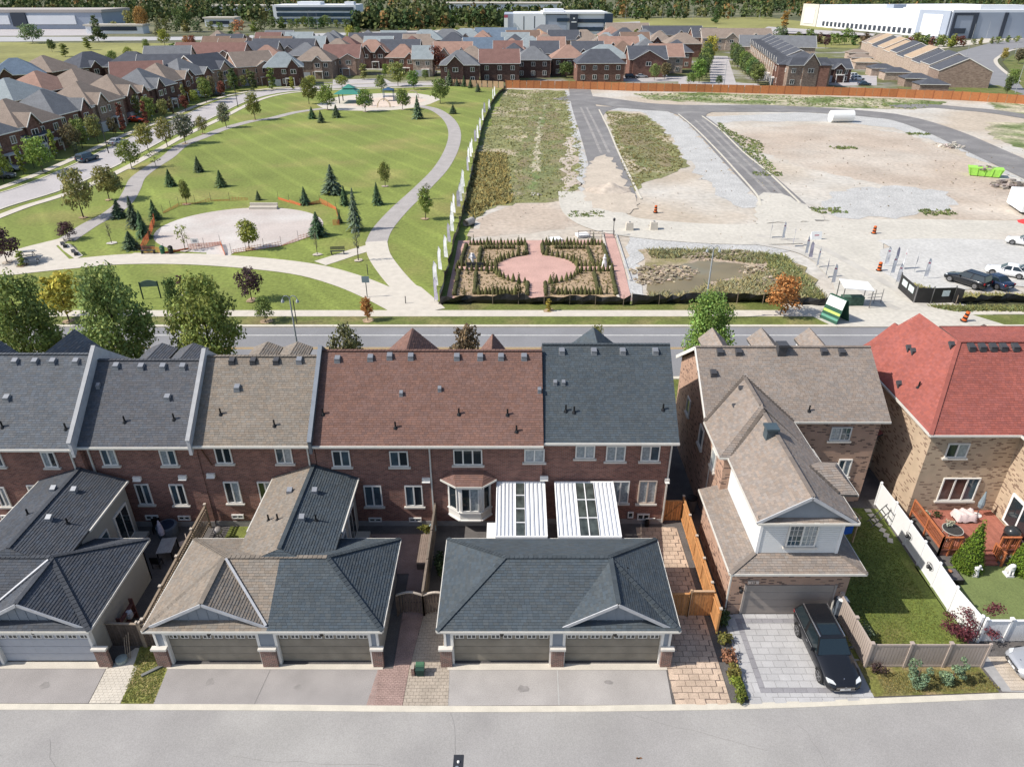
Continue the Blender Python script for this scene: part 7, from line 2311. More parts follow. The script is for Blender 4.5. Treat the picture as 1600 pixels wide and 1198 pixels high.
# formal garden: paving circle, cypresses, small cones and hedges
cc = (G(838, 421).x, G(838, 421).y)
sheet('garden_circle', [(cc[0] + math.cos(2 * math.pi * i / 40) * 5.0, cc[1] + math.sin(2 * math.pi * i / 40) * 4.9) for i in range(40)], .15, MATS['garden_brick'])
psheet('garden_path', [(824, 380), (846, 380), (850, 467), (824, 467)], .145, MATS['garden_brick'])
psheet('garden_path', [(714, 417), (955, 417), (957, 424), (712, 424)], .145, MATS['garden_brick'])
M_CYP = M_NEEDLE
cyp = leaves([((0, 0, .12 + i * .11), (.12 * (1 - i / 9) + .015, .12 * (1 - i / 9) + .015, .1)) for i in range(8)], 420, .028, 200, m=M_NEEDLE, name='foliage', shell=.7)
cypt = MB().tube((0, 0, 0), (0, 0, .3), .02, n=5).mesh('trunk', M_BARK)
for k, (u, v, px_, w) in enumerate([(740, 384, 17, 'at the far left corner'), (811, 397, 29, 'left of the far entrance'), (857, 397, 29, 'right of the far entrance'), (926.5, 382, 20, 'at the far right corner'), (733.5, 407, 12, 'at the left end, far side'),
         (765, 408, 14, 'left of the circle, far side'), (763, 429, 18, 'left of the circle, near side'), (732, 431, 12, 'at the left end, near side'), (906, 409, 15, 'right of the circle, far side'), (908, 429, 16, 'right of the circle, near side'),
         (934, 411, 14, 'at the right end, far side'), (938, 429, 12, 'at the right end, near side'), (810.5, 461, 36, 'left of the near entrance'), (864, 461, 36, 'right of the near entrance'), (726, 464, 18, 'at the near left corner'), (948, 461, 18, 'at the near right corner')]):
 p = G(u, v)
 h = CAM_H - p.y * (CAM_H / p.y - 0) if False else max(1.2, onY(u, v - px_, p.y).z)
 t = thing('cypress', 'slender cypress of the formal garden ' + w, 'cypress', (p.x, p.y, .12), k * .7, 'cypresses of the formal garden')
 inst('foliage', cyp, t, sc=(h * .95, h * .95, h), color=(.06, .075, .022))
 inst('trunk', cypt, t, sc=h)
cone = MB().lathe((0, 0, 0), [(.26, 0), (.24, .25), (.13, .6), (.02, .95)], 7).mesh('dwarf_cone', mat('cone_green', (.10, .10, .035), var=.35, scale=3, rand=.3, bump=.05, bscale=10))
rows = [((735, 384), (820, 384), 17), ((848, 384), (940, 384), 18), ((716, 417), (775, 417), 10), ((902, 417), (952, 417), 9), ((714, 424), (776, 425), 9), ((902, 425), (956, 425), 9), ((748, 461), (805, 461), 11), ((872, 461), (938, 461), 12)]
pts = []
for a, b, n_ in rows:
 for k in range(n_):
  f = k / (n_ - 1)
  pts.append(G(a[0] + (b[0] - a[0]) * f, a[1] + (b[1] - a[1]) * f))
for k in range(44):
 a = 2 * math.pi * k / 44
 if abs(math.cos(a)) > .25 and abs(math.sin(a)) > .2:
  pts.append(Vector((cc[0] + math.cos(a) * 5.4, cc[1] + math.sin(a) * 5.3, 0)))
for p in pts:
 o = inst('dwarf_shrub', cone, None, (p.x, p.y, .12), rnd.random() * 6, sc=rnd.uniform(.8, 1.25))
 tag(o, 'tiny clipped cone shrub edging the beds of the formal garden', 'shrub', 'cone shrubs edging the formal garden')
M_HEDGE = mat('low_hedge_green', (.075, .075, .028), var=.35, scale=3, fine=.3, fscale=9, bump=.12, bscale=6)
hn = 0
HD = ['outer left side, far half', 'outer right side, far half', 'outer left side, near half', 'outer right side, near half', 'left of the far entrance', 'right of the far entrance', 'left of the near entrance', 'right of the near entrance', 'inside the far left bed', 'inside the far right bed', 'inside the near left bed', 'inside the near right bed', 'across the far left bed', 'across the far right bed']
for a, b in [((729, 386), (719, 416)), ((942, 386), (952, 416)), ((717, 426), (710, 464)), ((955, 426), (963, 464)), ((822, 385), (823, 400)), ((847, 385), (849, 400)), ((824, 445), (824, 465)), ((852, 445), (853, 465)),
    ((752, 390), (748, 412)), ((918, 390), (926, 413)), ((744, 430), (742, 462)), ((928, 430), (936, 462)), ((755, 390), (805, 390)), ((865, 390), (915, 390))]:
 p, q = G(*a), G(*b)
 d = q - p
 n_ = max(2, int(d.length / .5))
 mb = MB()
 rr = random.Random(hn)
 for k in range(n_):
  c0 = p.lerp(q, (k + .5) / n_)
  s = .26 * rr.uniform(.8, 1.2)
  mb.lathe((c0.x - p.x, c0.y - p.y, 0), [(s * .9, 0), (s * 1.1, .25), (s * .8, .45), (.05, .55)], 6)
 o = mb.build('low_hedge', M_HEDGE)
 o.location = (p.x, p.y, .12)
 tag(o, 'low dark clipped hedge row of the formal garden, ' + HD[hn], 'hedge', 'low hedge rows of the formal garden')
 hn += 1
for k, q in enumerate(([(730, 386), (820, 386), (800, 402), (776, 414), (724, 415)], [(850, 386), (940, 386), (950, 415), (904, 414), (880, 403)], [(722, 427), (774, 427), (800, 440), (820, 446), (820, 463), (714, 463)], [(856, 446), (874, 443), (900, 427), (950, 427), (960, 463), (856, 463)])):
 tufts('bed_planting', gpts(q), 170, .07, (.16, .14, .055), 21 + k, h=.14, z=.13, label='sparse low planting in a garden bed')
p = G(738, 415)
t = thing('garden_statue', 'small white angel statue beside the left bench of the formal garden', 'statue', (p.x, p.y, .13))
MB().lathe((0, 0, 0), [(.3, 0), (.22, .5), (.16, .9), (.2, 1.1), (.1, 1.3), (.13, 1.45), (.03, 1.6)], 10).build('figure', M_PLAST, t)
MB().hull8([(-.5, .05, .8), (.5, .05, .8), (.5, .1, .8), (-.5, .1, .8)], [(-.25, .05, 1.5), (.25, .05, 1.5), (.25, .1, 1.5), (-.25, .1, 1.5)]).build('wings', M_PLAST, t)
p = G(742, 424)
t = thing('garden_bench', 'dark garden bench beside the angel statue', 'bench', (p.x, p.y, .13))
for k in range(3):
 MB().box(-1.1, -.2 + k * .15, .42, 1.1, -.08 + k * .15, .47).build('seat_slat', M_POLE, t)
MB().box(-1.1, .25, .5, 1.1, .3, .95).build('backrest', M_POLE, t)
p = G(944, 418)
t = thing('garden_statue', 'small white figure on a plinth at the right end of the cross path', 'statue', (p.x, p.y, .13))
MB().lathe((0, 0, 0), [(.35, 0), (.3, .5), (.2, .9), (.24, 1.15), (.12, 1.3), (.14, 1.5), (.03, 1.65)], 10).build('figure', M_PLAST, t)
for k, (u, v, w_, lab) in enumerate([(868, 377, 1.6, 'left white slab on the far kerb of the garden'), (910, 370, 1.7, 'right white slab on the far kerb of the garden')]):
 p = G(u, v)
 t = tag(MB().box(-w_ / 2, -.7, 0, w_ / 2, .7, .35).build('stone_slab', M_WHITE), lab, 'slab')
 t.location = (p.x, p.y, .1)
 t.rotation_euler = (0, 0, R(18))
p = G(958, 369)
t = thing('site_lamp', 'small dark lantern post at the top of the brick walk', 'lamp', (p.x, p.y, 0))
MB().tube((0, 0, 0), (0, 0, 2.2), .05, n=6).build('pole', M_POLE, t)
MB().lathe((0, 0, 2.2), [(.14, 0), (.2, .3), (.05, .45)], 6).build('lantern', M_POLE, t)
p = G(948, 373)
t = thing('barrier_frame', 'light tubular barrier across the top of the brick walk', 'barrier', (p.x, p.y, 0))
for z in (.3, .7, 1.1):
 MB().bar((-4.0, 0, z), (1.0, 0, z), .05).build('rail', M_RIM, t)
for x in (-4, -2.4, -.7, 1.0):
 MB().box(x - .04, -.04, 0, x + .04, .04, 1.2).build('post', M_RIM, t)
# the building site
def barrel(label, u, v, tilt=0):
 p = G(u, v)
 t = thing('construction_barrel', label, 'barrel', (p.x, p.y, .12), group='orange construction barrels')
 t.rotation_euler = (0, R(tilt), 0)
 r = .26
 for k in range(5):
  z0, z1 = .08 + k * .2, .08 + k * .2 + .2
  m_ = M_ORANGE if k % 2 == 0 else M_BLACK
  MB().lathe((0, 0, z0), [(r * (1 - k * .05), 0), (r * (1 - (k + 1) * .05), .2)], 12).build('band', m_, t)
 MB().lathe((0, 0, 0), [(.4, 0), (.38, .08)], 8).build('base', M_BLACK, t)
barrel('orange striped barrel at the near end of the weedy island', 1024, 333)
barrel('orange striped barrel on the edge of the pale haul road', 1365, 366)
barrel('orange striped barrel beside the flags at the site entrance', 1373, 424)
barrel('tilted orange striped barrel on the rubble by the road', 1505, 503, 12)
for lab, u, v in (('left of two pale concrete blocks beside the haul road', 983, 360), ('right of two pale concrete blocks beside the haul road', 1021, 359)):
 p = G(u, v)
 t = thing('concrete_block', lab, 'block', (p.x, p.y, .1), group='concrete blocks beside the haul road')
 MB().hull8([(-.55, -.5, 0), (.55, -.5, 0), (.55, .5, 0), (-.55, .5, 0)], [(-.5, -.4, 1.1), (.5, -.4, 1.1), (.5, .4, 1.1), (-.5, .4, 1.1)]).build('block', M_CONC, t)
 MB().box(-.1, -.15, 1.1, .1, .15, 1.2).build('lifting_eye', M_RIM, t)
p = G(1274, 375)
t = thing('site_sign', 'low white sign board with red lettering on the entrance road', 'sign', (p.x, p.y, .1), R(5))
MB().hull8([(-.75, -.25, 0), (.75, -.25, 0), (.75, .3, 0), (-.75, .3, 0)], [(-.75, .0, 1.1), (.75, .0, 1.1), (.75, .06, 1.1), (-.75, .06, 1.1)]).build('sign_board', M_WHITE, t)
MB().hull8([(-.3, -.135, .55), (.35, -.135, .55), (.35, -.1, .55), (-.3, -.1, .55)], [(-.3, -.06, .8), (.35, -.06, .8), (.35, -.03, .8), (-.3, -.03, .8)]).build('lettering', mat('red_print', (0, 0, 0)), t)
p = G(1269, 374)
t = thing('traffic_cone', 'small rusty orange cone left of the low white sign', 'cone', (p.x, p.y, .1))
MB().lathe((0, 0, .04), [(.2, 0), (.05, .75)], 10).build('cone_body', M_ORANGE, t)
MB().box(-.24, -.24, 0, .24, .24, .04).build('base', M_BLACK, t)
# green and white A-frame sign board by the road
p = G(1303, 500)
t = thing('a_frame_sign', 'tall green and white A-frame sign board beside the site entrance', 'sign', (p.x, p.y, .1), R(-62))
for s in (-1, 1):
 MB().hull8([(-1.1, s * .95 - .03, 0), (1.1, s * .95 - .03, 0), (1.1, s * .95 + .03, 0), (-1.1, s * .95 + .03, 0)],
      [(-1.1, s * .08 - .03, 2.6), (1.1, s * .08 - .03, 2.6), (1.1, s * .08 + .03, 2.6), (-1.1, s * .08 + .03, 2.6)]).build('sign_board', mat('sign_deep_green', (.03, .09, .06), var=.05), t)
for z0, z1, m_ in ((1.5, 2.5, M_WHITE), (.85, 1.1, mat('lime_print', (.45, .60, .15), var=.05)), (.3, .55, mat('sign_teal', (.12, .30, .22), var=.05))):
 y = lambda z: -.95 + .87 * z / 2.6
 MB().hull8([(-1.05, y(z0) - .06, z0), (1.05, y(z0) - .06, z0), (1.05, y(z0) - .035, z0), (-1.05, y(z0) - .035, z0)], [(-1.05, y(z1) - .06, z1), (1.05, y(z1) - .06, z1), (1.05, y(z1) - .035, z1), (-1.05, y(z1) - .035, z1)]).build('print_band', m_, t)
p = G(1333, 478)
t = thing('gate_booth', 'white roofed gate booth with metal frames at the site entrance', 'booth', (p.x, p.y, .1))
MB().hull8([(-1.7, -.6, 2.2), (1.5, -.9, 2.0), (1.5, 1.0, 2.3), (-1.7, 1.2, 2.6)], [(-1.7, -.6, 2.28), (1.5, -.9, 2.08), (1.5, 1.0, 2.38), (-1.7, 1.2, 2.68)]).build('roof', M_WHITE, t)
for x, y, h in ((-1.6, -.5, 2.2), (1.4, -.8, 2.0), (1.4, .9, 2.3), (-1.6, 1.1, 2.6)):
 MB().box(x - .04, y - .04, 0, x + .04, y + .04, h).build('post', M_RIM, t)
MB().box(-1.3, -.2, 0, 1.0, .7, 1.0).build('counter', mat('booth_green', (.06, .11, .08), var=.3, scale=3), t)
for k in range(3):
 MB().bar((-3.2, -.6, .3 + k * .4), (-1.7, -.6, .3 + k * .4), .05).build('rail', M_RIM, t)
 MB().bar((1.6, .4, .3 + k * .4), (3.4, .8, .3 + k * .4), .05).build('rail', M_RIM, t)
for x, y in ((-3.2, -.6), (3.4, .8), (2.5, .6)):
 MB().box(x - .03, y - .03, 0, x + .03, y + .03, 1.6).build('post', M_RIM, t)
# black hoarding with two white notices
t = thing('banner_fence', 'black hoarding with white notices round the corner of the car park', 'fence', tuple(G(1427, 472)))
o = t.location.copy()
seg = [G(1403, 452), G(1427, 474), G(1453, 475), G(1487, 474), G(1500, 477)]
for k, (a, b) in enumerate(zip(seg, seg[1:])):
 a, b = a - o, b - o
 d = (b - a).normalized()
 nn = Vector((d.y, -d.x, 0)) * .03
 MB().hull8([a + nn, b + nn, b - nn, a - nn], [a + nn + Vector((0, 0, 1.9)), b + nn + Vector((0, 0, 1.9)), b - nn + Vector((0, 0, 1.9)), a - nn + Vector((0, 0, 1.9))]).build('panel', M_FABRIC, t)
 MB().box(a.x - .05, a.y - .05, 0, a.x + .05, a.y + .05, 2.1).build('post', M_RIM, t)
 if k in (0, 2):
  for f in ((.15, .45), (.55, .85)) if k == 0 else ((.42, .75),):
   p, q = a.lerp(b, f[0]) + nn * 1.6, a.lerp(b, f[1]) + nn * 1.6
   MB().hull8([p + Vector((0, 0, .9)), q + Vector((0, 0, .9)), q - nn * .4 + Vector((0, 0, .9)), p - nn * .4 + Vector((0, 0, .9))],
        [p + Vector((0, 0, 1.6)), q + Vector((0, 0, 1.6)), q - nn * .4 + Vector((0, 0, 1.6)), p - nn * .4 + Vector((0, 0, 1.6))]).build('notice', mat('pale_notice', (.55, .62, .60), var=.15, scale=6), t)
p = G(1513, 448)
car('dark SUV with its tail to the road, largest vehicle in the gravel car park', 'suv', (p.x, p.y + .6, .12), R(212), PBLACK)
p = G(1549, 450)
car('dark blue car parked right of the dark SUV', 'sedan', (p.x + .4, p.y + .8, .12), R(200), PBLUE)
for u, v, lab in ((1571, 431, 'white car right of the dark blue one in the gravel car park'), (1597, 433, 'white car cut by the right edge of the picture'), (1600, 384, 'white car under the red canopy at the right edge')):
 p = G(u, v)
 car(lab, 'sedan', (p.x, p.y, .12), R(235), PWHITE)
p = G(1590, 374)
t = thing('canopy', 'red parasol canopy at the right edge above the car park', 'canopy', (p.x + 1.0, p.y, .1))
MB().tube((0, 0, 0), (0, 0, 2.6), .04, n=6).build('pole', M_RIM, t)
MB().lathe((0, 0, 2.3), [(1.7, 0), (.9, .35), (.05, .6)], 8).build('cloth', mat('canopy_red', (.55, .05, .05), var=.05), t)
# skip with rubble, debris, trailer, pipe roll, rocks
p = G(1537, 275)
t = thing('skip', 'lime green rubbish skip full of debris on the site', 'skip', (p.x, p.y, .05), R(-25))
M_LIME = mat('lime_paint', (.32, .62, .10), var=.12, scale=2)
MB().hull8([(-2.4, -1.1, .1), (2.4, -1.1, .1), (2.4, 1.1, .1), (-2.4, 1.1, .1)], [(-2.9, -1.2, 1.5), (2.9, -1.2, 1.5), (2.9, 1.2, 1.5), (-2.9, 1.2, 1.5)]).build('skip_body', M_LIME, t)
for k in range(5):
 MB().bar((-2.4 + k * 1.15, -1.16, .15), (-2.7 + k * 1.3, -1.26, 1.5), .1).build('rib', M_LIME, t)
rr = random.Random(8)
def rubble(name, c, r, h, n_, m_, seed, label=None, parent=None, cat=None):
 rr = random.Random(seed)
 mb = MB()
 for _ in range(n_):
  a, q = rr.random() * 6.28, r * math.sqrt(rr.random())
  z = max(0, h * (1 - q / r)) * rr.random()
  s = rr.uniform(.1, .35) * (r / 2) * (.45 if name == 'bank_rocks' else .016 if name == 'site_stones' else 1)
  x, y = math.cos(a) * q, math.sin(a) * q * .7
  P8 = [(x + sx * s * rr.uniform(.6, 1.1), y + sy * s * rr.uniform(.6, 1.1), z + sz * s * rr.uniform(.4, .9)) for sz in (-.5, .8) for sx, sy in ((-1, -1), (1, -1), (1, 1), (-1, 1))]
  g = rr.uniform(.5, 1.4)
  k0 = len(mb.f)
  mb.hull8(P8[:4], P8[4:])
  for k in range(k0, len(mb.f)):
   mb.t[k] = (g, g * rr.uniform(.9, 1.05), g * rr.uniform(.85, 1.05))
 o_ = mb.build(name, m_, parent, tinted=True)
 if parent is None:
  o_.location = c
  tag(o_, label, None, None, 'stuff')
 else:
  o_.location = c
  o_['kind'] = 'stuff'
 return o_
M_RUB = mat('rubble', (.30, .26, .23), var=.2, scale=3, tint=True)
M_ROCK = mat('pale_rock', (.50, .46, .41), var=.12, scale=2, tint=True)
M_SOILR = mat('soil_rubble', (.36, .30, .22), var=.2, scale=2, tint=True)
rubble('debris', (0, 0, 1.3), 1.9, .6, 60, M_RUB, 1, parent=t)
p = G(1577, 292)
rubble('debris_pile', (p.x, p.y, .1), 3.0, 1.6, 120, M_RUB, 2, label='heap of mixed building debris right of the green skip')
p = G(1487, 230)
rubble('rock_pile', (p.x, p.y, .1), 2.6, 1.0, 60, M_ROCK, 3, label='pale rock pile beside the far site road')
p = G(836, 305)
rubble('rock_pile', (p.x, p.y, .1), 1.0, .5, 14, M_ROCK, 4, label='pale rocks among the weeds of the site')
p = G(1070, 418)
for k, (u, v, r) in enumerate([(1020, 425, 3.0), (1040, 432, 3.2), (1058, 424, 2.8), (1015, 440, 2.0), (1190, 425, 3.0), (1205, 440, 2.4), (1150, 400, 3.0), (1095, 402, 2.5)]):
 p = G(u, v)
 rubble('bank_rocks', (p.x, p.y, .1), r, .5, 110, M_SOILR, 20 + k, label='broken earth and stones on the pond bank')
p = G(1380, 262)
rubble('site_stones', (p.x, p.y, .1), 46, .1, 260, M_SOILR, 77, label='small stones strewn over the bare ground of the site')
p = G(1000, 340)
rubble('site_stones', (p.x, p.y, .12), 30, .1, 110, M_SOILR, 78, label='small stones strewn over the haul road')
p = G(1600, 335)
t = thing('site_trailer', 'white box trailer cut by the right edge on the building site', 'trailer', (p.x + 1.2, p.y + 2.0, 0), R(-12))
MB().box(-1.6, -3.0, .5, 1.6, 3.0, 3.0).build('trailer_body', M_WHITE, t)
for k in range(7):
 MB().box(-1.63, -2.9 + k * .95, .55, -1.6, -2.82 + k * .95, 2.95).build('rib', M_VINYL, t)
for s in (-1.1, 1.1):
 MB().tube((s - .12, -1.6, .4), (s + .12, -1.6, .4), .4, n=12).build('wheel', M_TIRE, t)
MB().box(-.7, -3.6, .3, .7, -3.0, 1.2).build('generator', M_POLE, t)
p = G(1313, 191)
t = thing('fabric_roll', 'big white roll lying on the bare ground of the site', 'roll', (p.x, p.y, 1.45), R(4))
MB().tube((-2.9, 0, 0), (2.9, 0, 0), 1.45, n=18).build('roll', M_WHITE, t)
MB().tube((2.9, 0, 0), (2.95, 0, 0), .3, n=10).build('core', M_BLACK, t)
p = G(733, 352)
t = thing('concrete_pipe', 'grey concrete pipe section at the weedy corner by the silt fence', 'pipe', (p.x, p.y, .5), R(60))
MB().tube((-.9, 0, 0), (.9, 0, 0), .55, n=14, cap=False).tube((-.9, 0, 0), (.9, 0, 0), .42, n=14, cap=False).build('pipe_wall', mat('pipe_concrete', (.40, .37, .33), var=.1), t)
p = G(950, 298)
bm = bmesh.new()
bmesh.ops.create_grid(bm, x_segments=22, y_segments=16, size=1)
for v_ in bm.verts:
 r2 = math.hypot(v_.co.x, v_.co.y)
 hgt = max(0, 1 - r2) ** 1.2 * 1.3 * (1 + .25 * math.sin(v_.co.x * 7) * math.cos(v_.co.y * 5))
 v_.co = Vector((v_.co.x * 4.2, v_.co.y * 3.0, hgt + .1 if r2 < 1 else -.2))
me = bpy.data.meshes.new('earth_mound')
bm.to_mesh(me)
bm.free()
me.materials.append(M_DIRTB)
me.polygons.foreach_set('use_smooth', [True] * len(me.polygons))
o = inst('earth_mound', me, None, (p.x, p.y, 0))
o['kind'] = 'structure'
for u, v, lab in ((915, 336, 'green weeds at the near end of the site road'), (1200, 273, 'patch of green weeds beside the right site road'), (1295, 330, 'grassy tuft strip on the gravel'), (1435, 210, 'round weed patch beside the far site road'),
      (1318, 232, 'small weed patch in the middle of the bare ground'), (1465, 333, 'weed tuft on the pale ground')):
 p = G(u, v)
 tufts('weeds', [(p.x - 2.6, p.y - 1.5), (p.x + 2.6, p.y - 1.5), (p.x + 2.6, p.y + 1.5), (p.x - 2.6, p.y + 1.5)], 70, .2, (.15, .19, .07), u, h=.2, label=lab)
tufts('weeds', gpts([(1122, 190), (1142, 205), (1196, 226), (1188, 240), (1206, 256), (1212, 266), (1196, 270), (1150, 226), (1120, 200)]), 420, .24, (.17, .21, .08), 40, h=.2, label='green weeds along the right kerb of the site road')
# weeds on the fields: real clumps
WF = dict(h=.16, blades=3)
tufts('weeds', gpts([(793, 142), (884, 144), (893, 180), (904, 215), (912, 260), (906, 295), (880, 310), (830, 316), (775, 320), (740, 340), (728, 330), (737, 290), (750, 235), (770, 185)]), 3600, .20, (.23, .235, .095), 31, label='tall weeds on the field beside the park fence', **WF)
tufts('weeds', gpts([(747, 240), (790, 240), (800, 320), (770, 322), (740, 342), (728, 332)]), 1300, .26, (.27, .235, .09), 32, label='taller bushy weeds near the concrete pipe', h=.35)
tufts('weeds', gpts([(947, 176), (1000, 179), (1030, 198), (1060, 235), (1068, 262), (1040, 273), (1010, 283), (988, 296), (977, 270), (962, 225)]), 1600, .22, (.20, .185, .075), 33, label='weeds on the island between the site roads', **WF)
tufts('weeds', gpts([(990, 147), (1100, 146), (1240, 151), (1420, 156), (1480, 161), (1430, 171), (1250, 166), (1100, 160), (1010, 155)]), 900, .35, (.17, .22, .08), 34, label='green weeds in front of the orange fence', **WF)
tufts('reeds', gpts([(1014, 463), (1080, 462), (1110, 446), (1170, 438), (1190, 426), (1240, 430), (1285, 466), (1200, 472), (1014, 472)]), 1200, .10, (.32, .30, .16), 35, h=.35, z=.1, label='dry reeds between the pond and the silt fence')
tufts('reeds', gpts([(1010, 392), (1100, 392), (1200, 398), (1230, 412), (1180, 414), (1100, 404), (1020, 406)]), 900, .10, (.24, .24, .12), 36, h=.3, z=.1, label='scrub on the far bank of the pond')
tufts('reeds', gpts([(1195, 400), (1230, 405), (1275, 455), (1290, 470), (1250, 466), (1200, 425)]), 700, .13, (.22, .24, .10), 37, h=.35, z=.1, label='green scrub on the right bank of the pond')
tufts('weeds', gpts([(1500, 482), (1640, 482), (1640, 489), (1490, 488), (1450, 480)]), 900, .12, (.19, .21, .08), 38, h=.25, label='weeds along the black fence at the right')
tufts('weeds', gpts([(1430, 448), (1480, 462), (1640, 464), (1640, 470), (1500, 470), (1430, 462)]), 600, .12, (.32, .31, .14), 39, h=.3, label='dry scrub behind the black hoarding')
# ================================================================= THE SUBDIVISION BEHIND THE PARK
M_ROOFF = mat('far_shingle', (1, 1, 1), var=.10, scale=.6, fine=.16, fscale=5, objcol=True, rough=.95, spec=.1)
M_BRICKF = brick_mat('far_brick', (.95, .95, .95), (.6, .55, .55), (.95, .95, .95), w=.5, h=.18, objcol=True, var=.12)
RC = dict(t=(.25, .20, .165), g=(.16, .165, .175), d=(.085, .09, .105), m=(.19, .11, .095), s=(.30, .19, .15), o=(.40, .25, .15), b=(.13, .17, .22), l=(.25, .28, .29), n=(.19, .13, .10), c=(.40, .30, .21))
RN = dict(t='taupe', g='grey', d='charcoal', m='maroon', s='salmon', o='orange', b='blue grey', l='pale grey', n='brown', c='tan')
WC = dict(r=(.24, .135, .105), b=(.33, .25, .20), p=(.50, .34, .26), c=(.52, .42, .34), k=(.14, .085, .07))
WN = dict(r='red brick', b='tan brick', p='pink brick', c='cream', k='dark brick')
FPANE = {}
def fwin(t, x, y, z, w, h, rz, tall=False):
 o = inst('window', frame_mesh(w, h, 2, bar=.12, depth=.08), t, (x, y, z), rz)
 inst('pane', box_mesh('pane', -w / 2 + .1, -.05, -h / 2 + .1, w / 2 - .1, -.02, h / 2 - .1, M_GLASS), o)
def house(label, cx, cy, rz, W, D, He, Hr, kind, rc, wc, gables=(), det=2, group=None, ov=.5, cat='house', name='house', door=True):
 """Front looks along local -Y. kind h = hipped, g = gabled with the ridge along x."""
 t = thing(name, label, cat, (cx, cy, 0), rz, group)
 w, d = W / 2, D / 2
 sl = (Hr - He) / (d + ov)
 wt = He + sl * ov - .1
 wb = MB().box(-w, -d, -.1, w, d, wt)
 if kind == 'g':
  for s in (-1, 1):
   tri = [(s * w, -d, wt), (s * w, 0, Hr - .15), (s * w, d, wt)]
   wb.poly(tri if s > 0 else tri[::-1])
 wall = wb.build('wall', M_BRICKF, t)
 wall.color = (*WC[wc], 1)
 a, b = w + ov, d + ov
 if kind == 'h':
  r = max(.3, a - b * .95)
  P = [[(-a, -b, He), (a, -b, He), (r, 0, Hr), (-r, 0, Hr)], [(a, b, He), (-a, b, He), (-r, 0, Hr), (r, 0, Hr)], [(-a, b, He), (-a, -b, He), (-r, 0, Hr)], [(a, -b, He), (a, b, He), (r, 0, Hr)]]
 else:
  P = [[(-a, -b, He), (a, -b, He), (a, 0, Hr), (-a, 0, Hr)], [(a, b, He), (-a, b, He), (-a, 0, Hr), (a, 0, Hr)]]
 mb = MB()
 for q in P:
  mb.prism(q, (0, 0, -.18))
 roof = mb.build('roof', M_ROOFF, t)
 roof.color = (*RC[rc], 1)
 MB().box(-a, -b - .05, He - .16, a, -b, He + .02).build('fascia', M_TRIM, roof)
 if kind == 'g':
  for s in (-1, 1):
   MB().bar((s * a, -b, He - .1), (s * a, 0, Hr - .1), .08, .25).bar((s * a, 0, Hr - .1), (s * a, b, He - .1), .08, .25).build('rake_board', M_TRIM, roof)
 for gx, gw, gh in gables:
  zt = He + gh
  yb = -b + gh / sl
  g = MB()
  for s in (-1, 1):
   q = [(gx + s * gw, -b - .5, He - .1), (gx, -b - .5, zt), (gx, min(yb, 0), zt), (gx + s * gw, -b + .3, He - .1)]
   g.prism(q if s > 0 else q[::-1], (0, 0, -.15))
  gr = g.build('gable_roof', M_ROOFF, roof)
  gr.color = roof.color
  gm = MB().prism([(gx - gw + .4, -b - .1, -.1), (gx + gw - .4, -b - .1, -.1), (gx + gw - .4, -b - .1, He), (gx, -b - .1, zt - .4), (gx - gw + .4, -b - .1, He)], (0, .8, 0)).build('gable_wall', M_BRICKF, t)
  gm.color = wall.color
  MB().bar((gx - gw, -b - .53, He - .12), (gx, -b - .53, zt - .04), .06, .2).bar((gx + gw, -b - .53, He - .12), (gx, -b - .53, zt - .04), .06, .2).build('rake_board', M_TRIM, roof)
  if det:
   fwin(t, gx, -b - .11, He * .76, min(2.0, gw * .9), 1.5, 0)
 if det:
  gx_ = [g[0] for g in gables]
  n_ = max(2, int(W / 3.6))
  for i in range(n_):
   x = -w + W * (i + .5) / n_
   if all(abs(x - q) > 2 for q in gx_):
    fwin(t, x, -d - .01, He * .76, 1.5, 1.5, 0)
   if not door or i >= n_ // 2:
    fwin(t, x, -d - .01, He * .27, 1.5, 1.6, 0)
  if door:
   gd = MB().box(-w + .7, -d - .06 - (1 if gables and abs(gables[0][0] + w / 2) < gables[0][1] else 0), .1, -w + 4.9, -d + .02, 2.3).build('garage_door', M_DOORG, t)
   px_ = w * .25
   MB().box(px_ - .5, -d - .05, .1, px_ + .5, -d + .02, 2.2).build('door', mat('dark_door', (.05, .04, .04), var=0), t)
   MB().box(px_ - 1.4, -d - 1.5, 2.5, px_ + 1.6, -d, 2.75).build('porch_roof', M_TRIM, t)
   for s in (-1.3, 1.5):
    MB().box(px_ + s - .1, -d - 1.45, 0, px_ + s + .1, -d - 1.25, 2.5).build('porch_post', M_TRIM, t)
  for s in (-1, 1):
   fwin(t, s * (w + .01), .5, He * .76, .9, 1.2, s * R(90))
 return t
def place(u, v, z):
 p = G(u, v, z)
 return p.x, p.y
PARKROW = [  # u, v of ridge, W, D, kind, roof, wall, gables
 (388, 80, 13, 11, 'g', 't', 'p', [(2.5, 3.2, 1.6)]), (440, 81, 12, 10, 'h', 'l', 'k', [(3.2, 2.1, 2.6)]), (493, 73, 12.5, 11, 'h', 't', 'b', [(1.5, 2.0, 1.6)]),
 (535, 69.5, 13, 11, 'g', 'm', 'p', [(3, 3.2, 1.6)]), (581, 62, 14, 11, 'h', 's', 'k', [(-2.0, 2.4, 2.6), (4.2, 2.4, 2.6)]), (629, 69, 11.5, 10, 'h', 's', 'r', [(3.2, 2.0, 1.8)]), (661, 71, 7, 9, 'g', 'l', 'c', [])]
for i, (u, v, W, D, k, rc, wc, g) in enumerate(PARKROW):
 x, y = place(u, v, 10.6)
 house('%s house with a %s roof facing the playground, %s from the left' % (WN[wc], RN[rc], ORD[i]), x, y, R(38 if i == 0 else 14 if i == 1 else 0), W * 1.06, D * 1.1, 6.2, 10.6, k, rc, wc, g, group='houses facing the park')
